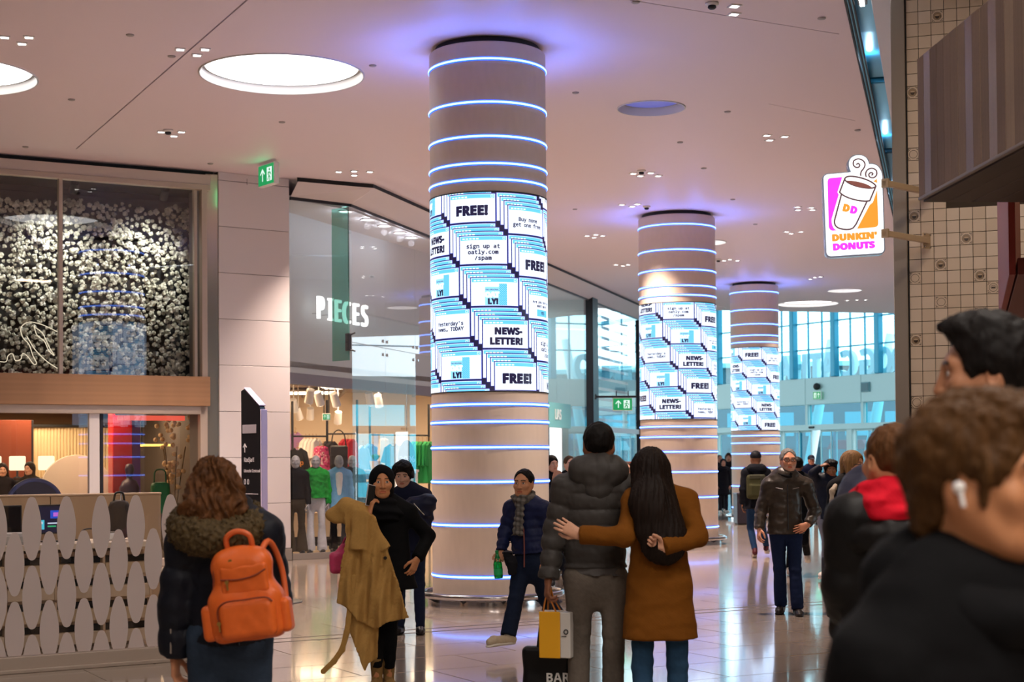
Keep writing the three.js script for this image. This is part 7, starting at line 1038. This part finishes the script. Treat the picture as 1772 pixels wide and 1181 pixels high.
// mannequins
{
  const mm = VM(0.3), mq = (label, D, cx, turn, sp) => person({ name: 'mannequin', category: 'mannequin', label, D, cx, turn, h: 1.74, noFace: true, skin: 0x8f9196, skinMat: mm, cell: 0.013, headScale: 0.98, ...sp });
  mq('pale grey mannequin in a bright green knotted shirt and white flared jeans', 27.5, 547, 0.1, { top: { name: 'shirt', color: 0x1f8a34, bulk: 0.02, hem: 1.0, wrinkle: 0.014, wf: 14, fleck: 0.4, ff: 30 }, legs: { color: 0xc4c8d2, hem: 0.085, jean: true }, shoes: { color: 0x151515 } });
  mq('pale grey mannequin in a sky-blue blazer over a white top', 27.8, 587, 0.15, { top: { name: 'blazer', color: 0x6fa4cf, bulk: 0.016, hem: 0.8 }, legs: { color: 0x101014, hem: 0.075 }, shoes: { color: 0x151515 }, extra: (o, J, s) => { const f = new Field(0.012, 0.02); f.limb([0, 1.38, 0.075], [0, 1.05, 0.095], 0.075, 0.045, { dep: 0.6 }); part(o, 'white_top', f, null, 0xd8d8dc); } });
  mq('pale grey mannequin in a charcoal jacket behind the glass corner', 28.3, 610, 0.2, { top: { name: 'jacket', color: 0x2e2f33, bulk: 0.02, hem: 0.82 }, legs: { color: 0x141418 }, shoes: { color: 0x151515 } });
  mq('mannequin in a black top and leopard skirt half hidden by the white pier', 27.2, 512, 0.1, { top: { name: 'top', color: 0x101012, bulk: 0.012, hem: 0.98 }, legs: { name: 'skirt', color: 0x3a3328, hem: 0.1, jean: true }, shoes: { color: 0x151515, boot: 0.2 } });
}

// ------------------------------------------------------------------ things carried, worn or standing about
const loc = (o) => (px, py, D) => at(px, py, D).sub(o.position).applyAxisAngle(UP, -o.rotation.y);
{
  // orange backpack
  const o = base('backpack', 'orange leather backpack worn by the curly-haired woman at left', 'backpack', at(424, 1032, 6.36), -0.06); o.rotation.z = 0.12;
  const om = VM(0.42), c = lin(0xdc6526), sp = speckle(c, 0.07, 50), f = new Field(0.007, 0.05);
  f.rbox([0.005, -0.08, 0], [0.165, 0.115, 0.075], 0.055).rbox([0, 0.05, -0.005], [0.132, 0.14, 0.065], 0.06).ell([0, 0.15, -0.01], [0.105, 0.065, 0.06], { k: 0.07 });
  o.scale.setScalar(0.93); mesh('body', f.build((x, y, z) => 0.004 * noise(x * 16, y * 16, z * 16), sp), om, o);
  const pk = new Field(0.006, 0.03); pk.rbox([0.02, -0.095, 0.075], [0.125, 0.085, 0.035], 0.032); mesh('front_pocket', pk.build((x, y, z) => 0.003 * noise(x * 20, y * 20, z * 20), sp), om, o);
  const fl = new Field(0.006, 0.03); fl.rbox([0.02, 0.075, 0.055], [0.105, 0.065, 0.018], 0.016); mesh('upper_pocket', fl.build((x, y, z) => 0.003 * noise(x * 20, y * 20, z * 20), sp), om, o);
  const sd = new Field(0.006, 0.02); sd.rbox([-0.165, -0.1, 0.0], [0.03, 0.08, 0.05], 0.025); mesh('side_pocket', sd.build(null, sp), om, o);
  const s2 = new Field(0.006, 0.02); s2.rbox([0.172, -0.1, 0.0], [0.025, 0.075, 0.05], 0.022); mesh('side_pocket', s2.build(null, sp), om, o);
  mesh('handle', tube([V(-0.055, 0.2, -0.02), V(-0.05, 0.262, 0.0), V(0, 0.285, 0.005), V(0.05, 0.262, 0), V(0.055, 0.2, -0.02)], 0.013, 24, 8), std(0xd8622a, 0.45), o);
  const zip = std(0x7a2c08, 0.5), gold = phys({ color: 0xc9a45a, metalness: 1, roughness: 0.3 });
  mesh('zip', tube([V(-0.1, -0.14, 0.098), V(-0.1, -0.04, 0.103), V(-0.07, -0.014, 0.108), V(0.02, -0.01, 0.112), V(0.12, -0.012, 0.106), V(0.14, -0.03, 0.1)], 0.004, 40, 6), zip, o);
  mesh('zip', tube([V(-0.08, 0.085, 0.078), V(0, 0.078, 0.08), V(0.07, 0.088, 0.079), V(0.12, 0.11, 0.07)], 0.004, 30, 6), zip, o);
  mesh('zip', tube([V(-0.12, 0.06, 0.055), V(-0.1, 0.15, 0.045), V(0, 0.185, 0.045), V(0.1, 0.15, 0.045), V(0.12, 0.06, 0.055)], 0.004, 30, 6), zip, o);
  for (const [x, y, z] of [[-0.1, -0.1, 0.112], [-0.05, 0.072, 0.09], [-0.03, 0.16, 0.065]]) mesh('zip_pull', [new THREE.CylinderGeometry(0.009, 0.009, 0.008, 12).rotateX(Math.PI / 2).translate(x, y, z), box(0.008, 0.03, 0.005, x, y - 0.02, z, 0.002)], gold, o);
  for (const e of [-1, 1]) mesh('strap', tube([V(e * 0.07, 0.14, -0.06), V(e * 0.085, 0.2, -0.09), V(e * 0.1, 0.22, -0.16), V(e * 0.12, 0.1, -0.25), V(e * 0.13, -0.1, -0.2), V(e * 0.13, -0.14, -0.05)], 0.014, 30, 8), std(0xd8622a, 0.5), o);
}
{
  // camel coat over the headscarfed woman's arm
  const D = 10.72, o = base('camel_coat', 'camel wool coat draped over the arm of the woman in black, belt trailing', 'coat', at(640, 1020, D)), L = loc(o), P = (a) => a.map(([x, y]) => { const q = L(x, y, D); return [q.x, q.y]; });
  const c = lin(0xac8449), sp = speckle(c, 0.1, 80), f = new Field(0.008, 0.025);
  const fold = (x, y) => 0.028 * Math.sin(x * 34 + y * 5) * Math.min(1, 0.35 + (0.55 - y)) + 0.012 * Math.sin(x * 80 - y * 9) + 0.02 * noise(x * 5, y * 4, 2);
  f.sheet(P([[596, 885], [632, 884], [650, 896], [668, 950], [690, 1010], [707, 1068], [672, 1076], [650, 1088], [620, 1072], [604, 1050], [585, 1043], [590, 990], [602, 930]]), (x, y) => 0.03 + fold(x, y), 0.028, { z0: 0.03, reach: 0.16 });
  f.sheet(P([[602, 1040], [655, 1070], [652, 1140], [638, 1148], [632, 1162], [616, 1120], [604, 1085]]), (x, y) => 0.0 + 0.7 * fold(x, y), 0.02, { z0: 0, reach: 0.14 });
  const a = L(574, 892, D), b = L(600, 878, D), d = L(624, 884, D); f.limb(a, b, 0.045, 0.062, { dep: 0.8 }).limb(b, d, 0.065, 0.06); f.limb(L(582, 900, D), L(606, 895, D), 0.03, 0.04);
  f.limb(L(622, 888, D - 0.05), L(620, 952, D - 0.07), 0.05, 0.058, { dep: 0.5, flat: true }); f.limb(L(640, 905, D - 0.03), L(668, 950, D - 0.05), 0.03, 0.035, { dep: 0.5, flat: true });
  mesh('cloth', f.build((x, y, z) => 0.006 * noise(x * 14, y * 10, z * 14), sp), clothVM, o);
  const g = new Field(0.007, 0.01), pts = [[612, 1000], [606, 1050], [600, 1095], [592, 1125], [578, 1145], [559, 1163]].map(([x, y], i) => L(x, y, D - 0.07 + i * 0.01)); for (let i = 0; i < 5; i++) g.limb(pts[i], pts[i + 1], 0.022, 0.02, { dep: 0.35 }); mesh('belt', g.build(null, sp), clothVM, o);
  const bt = L(667, 966, D - 0.08); mesh('button', new THREE.CylinderGeometry(0.012, 0.012, 0.008, 14).rotateX(Math.PI / 2).translate(bt.x, bt.y, bt.z + 0.02), std(0x1c120a, 0.3), o);
}
{ const o = base('pink_handbag', 'pink soft handbag hanging behind the camel coat', 'handbag', at(591, 962, 10.9), 0.3), f = new Field(0.008, 0.03); f.rbox([0, -0.05, 0], [0.085, 0.075, 0.04], 0.03).limb([0.02, 0.06, 0], [0, -0.02, 0], 0.03, 0.07, { dep: 0.5 }); part(o, 'body', f, (x, y, z) => 0.006 * noise(x * 20, y * 20, z * 20), 0xc8406a, leatherVM); mesh('handle', tube([V(0.0, 0.05, 0), V(0.03, 0.12, 0), V(0.07, 0.13, 0), V(0.08, 0.06, 0)], 0.009), std(0xb0305a, 0.4), o); }
{ const o = base('phone', 'slim phone held to the ear by the woman in black', 'phone', at(641, 858, 10.72), 0.9); o.rotation.z = -0.2; mesh('case', box(0.075, 0.15, 0.009, 0, 0, 0, 0.004), std(0xb8b4b8, 0.3), o); mesh('screen', box(0.068, 0.14, 0.002, 0, 0, 0.005, 0.001), M.black, o); }
{ const o = base('carried_jacket', 'navy padded jacket carried over the arm of the man with headphones', 'jacket', at(722, 888, 14.3)), L = loc(o), f = new Field(0.012, 0.05); f.limb(L(702, 880, 14.3), L(738, 872, 14.3), 0.075, 0.085).limb(L(738, 872, 14.3), L(738, 910, 14.3), 0.075, 0.05).limb(L(712, 890, 14.25), L(726, 905, 14.25), 0.07, 0.06); part(o, 'cloth', f, (x, y, z) => 0.018 * noise(x * 12, y * 22, z * 12) + 0.008 * Math.sin(y * 70 + x * 30), 0x10162e, puffVM); mesh('zip', rod(L(716, 872, 14.2), L(734, 892, 14.2), 0.006), M.steel, o); }
{ const o = base('green_bottle', 'green glass bottle in the hand of the man in navy', 'bottle', at(863, 1002, 12.98)); o.rotation.z = 0.06; const gm = phys({ color: 0x2cc46a, transmission: 0.75, roughness: 0.12, thickness: 0.03, attenuationColor: new THREE.Color(0.05, 0.7, 0.25), attenuationDistance: 0.06, ior: 1.4 }); mesh('flask', lathe([[0, 0], [0.034, 0.002], [0.037, 0.02], [0.037, 0.12], [0.03, 0.15], [0.015, 0.19], [0.013, 0.215], [0, 0.215]], 24), gm, o); mesh('cap', new THREE.CylinderGeometry(0.015, 0.015, 0.02, 14).translate(0, 0.225, 0), std(0x0c7a3a, 0.4), o); mesh('label', new THREE.CylinderGeometry(0.0378, 0.0378, 0.05, 24, 1, true).translate(0, 0.06, 0), std(0x17b060, 0.4), o); }
{ const o = base('gloves', 'bunched black gloves held with the green bottle', 'gloves', at(884, 972, 12.95)), f = new Field(0.009, 0.03); f.ell([0, 0, 0], [0.05, 0.06, 0.04]).ell([-0.03, 0.05, 0.01], [0.035, 0.045, 0.03]).limb([0.02, -0.02, 0], [0.03, -0.09, 0.01], 0.028, 0.02).limb([0, -0.02, 0.02], [-0.01, -0.1, 0.02], 0.022, 0.016); part(o, 'knit', f, (x, y, z) => 0.008 * noise(x * 40, y * 40, z * 40), 0x17171c); mesh('cuff', new THREE.TorusGeometry(0.04, 0.008, 8, 20).rotateX(1.2).translate(-0.025, 0.07, 0), std(0x3a3a44, 0.8), o); }
{
  // shopping bags of the man in grey
  const D = 8.78, o = base('yellow_paper_bag', 'yellow and white paper carrier bag held by the man in grey', 'shopping bag', at(962, 1098, D), -0.35), yl = std(0xe0a010, 0.55), wh = std(0xc9c3bb, 0.55);
  mesh('front', box(0.125, 0.26, 0.012, -0.02, 0, 0.05), yl, o); mesh('body', box(0.125, 0.26, 0.1, -0.02, 0, 0), std(0xd0c6b8, 0.6), o); mesh('side', box(0.06, 0.255, 0.1, 0.072, 0, 0.005), wh, o);
  mesh('emblem', [new THREE.TorusGeometry(0.012, 0.003, 6, 16).translate(0.078, 0.02, 0.058), box(0.03, 0.004, 0.004, 0.066, -0.005, 0.058)], M.black, o);
  for (const z of [-0.04, 0.045]) mesh('handle', tube([V(-0.06, 0.12, z), V(-0.05, 0.2, z * 0.6), V(-0.035, 0.27, 0), V(-0.02, 0.2, z * 0.6), V(0.02, 0.12, z)], 0.005, 24, 6), std(0xb86a14, 0.6), o);
  const b = base('black_bag', 'black carrier bag with white letters BAR hanging below the yellow bag', 'shopping bag', at(948, 1180, 8.95), -0.15), f = new Field(0.01, 0.03);
  f.rbox([0, 0, 0], [0.14, 0.2, 0.05], 0.03); part(b, 'body', f, (x, y, z) => 0.012 * noise(x * 9, y * 7, z * 9), 0x0b0a0b, leatherVM);
  { const t = text3('BAR.', 0.052, 0.004); const u = mesh('lettering', t.translate(-0.005, 0.005, 0.062), std(0xe6e2dc, 0.6), b); u.rotation.z = 0.02; }
  for (const z of [-0.03, 0.03]) mesh('handle', tube([V(-0.05, 0.19, z), V(-0.03, 0.34, z), V(0.0, 0.48, 0), V(0.025, 0.34, z), V(0.05, 0.19, z)], 0.012, 24, 6), M.black, b);
}
{ const o = base('rucksack', 'olive rucksack on the back of the walker in black', 'backpack', at(1309, 843, 25.4)), f = new Field(0.014, 0.04); f.rbox([0, 0, 0], [0.16, 0.2, 0.09], 0.06).rbox([0, -0.06, 0.09], [0.12, 0.1, 0.04], 0.03); part(o, 'body', f, null, 0x3a3a24); mesh('strap', box(0.03, 0.36, 0.02, 0.06, 0, 0.12), std(0x24241a), o); mesh('flap', box(0.26, 0.08, 0.06, 0, 0.16, 0.07, 0.02), std(0x33331f, 0.8), o); }
{ const o = base('handbag', 'dark grey handbag hanging from the hand of the fair-haired woman', 'handbag', at(1440, 990, 13.9), 0.4), f = new Field(0.01, 0.02); f.rbox([0, 0, 0], [0.06, 0.14, 0.1], 0.03); part(o, 'body', f, null, 0x26262a, leatherVM); mesh('handle', tube([V(0, 0.12, -0.06), V(0, 0.3, -0.02), V(0, 0.3, 0.02), V(0, 0.12, 0.06)], 0.008), M.black, o); mesh('clasp', box(0.01, 0.03, 0.04, -0.06, 0.06, 0), M.steel, o); }
{ const p = onFloor(1286, 906), o = base('litter_bin', 'square dark aubergine litter bin beside the third column', 'bin', at(1287, 906, 38.6).setY(0), 0.1); mesh('body', box(0.42, 0.72, 0.42, 0, 0.39, 0, 0.02), std(0x2a2430, 0.4), o); mesh('lid', box(0.45, 0.05, 0.45, 0, 0.76, 0, 0.015), std(0x35303c, 0.35), o); mesh('plinth', box(0.38, 0.04, 0.38, 0, 0.02, 0), M.black, o); mesh('opening', box(0.22, 0.1, 0.02, 0, 0.6, 0.212), M.black, o); }
renderer.render(scene, camera);
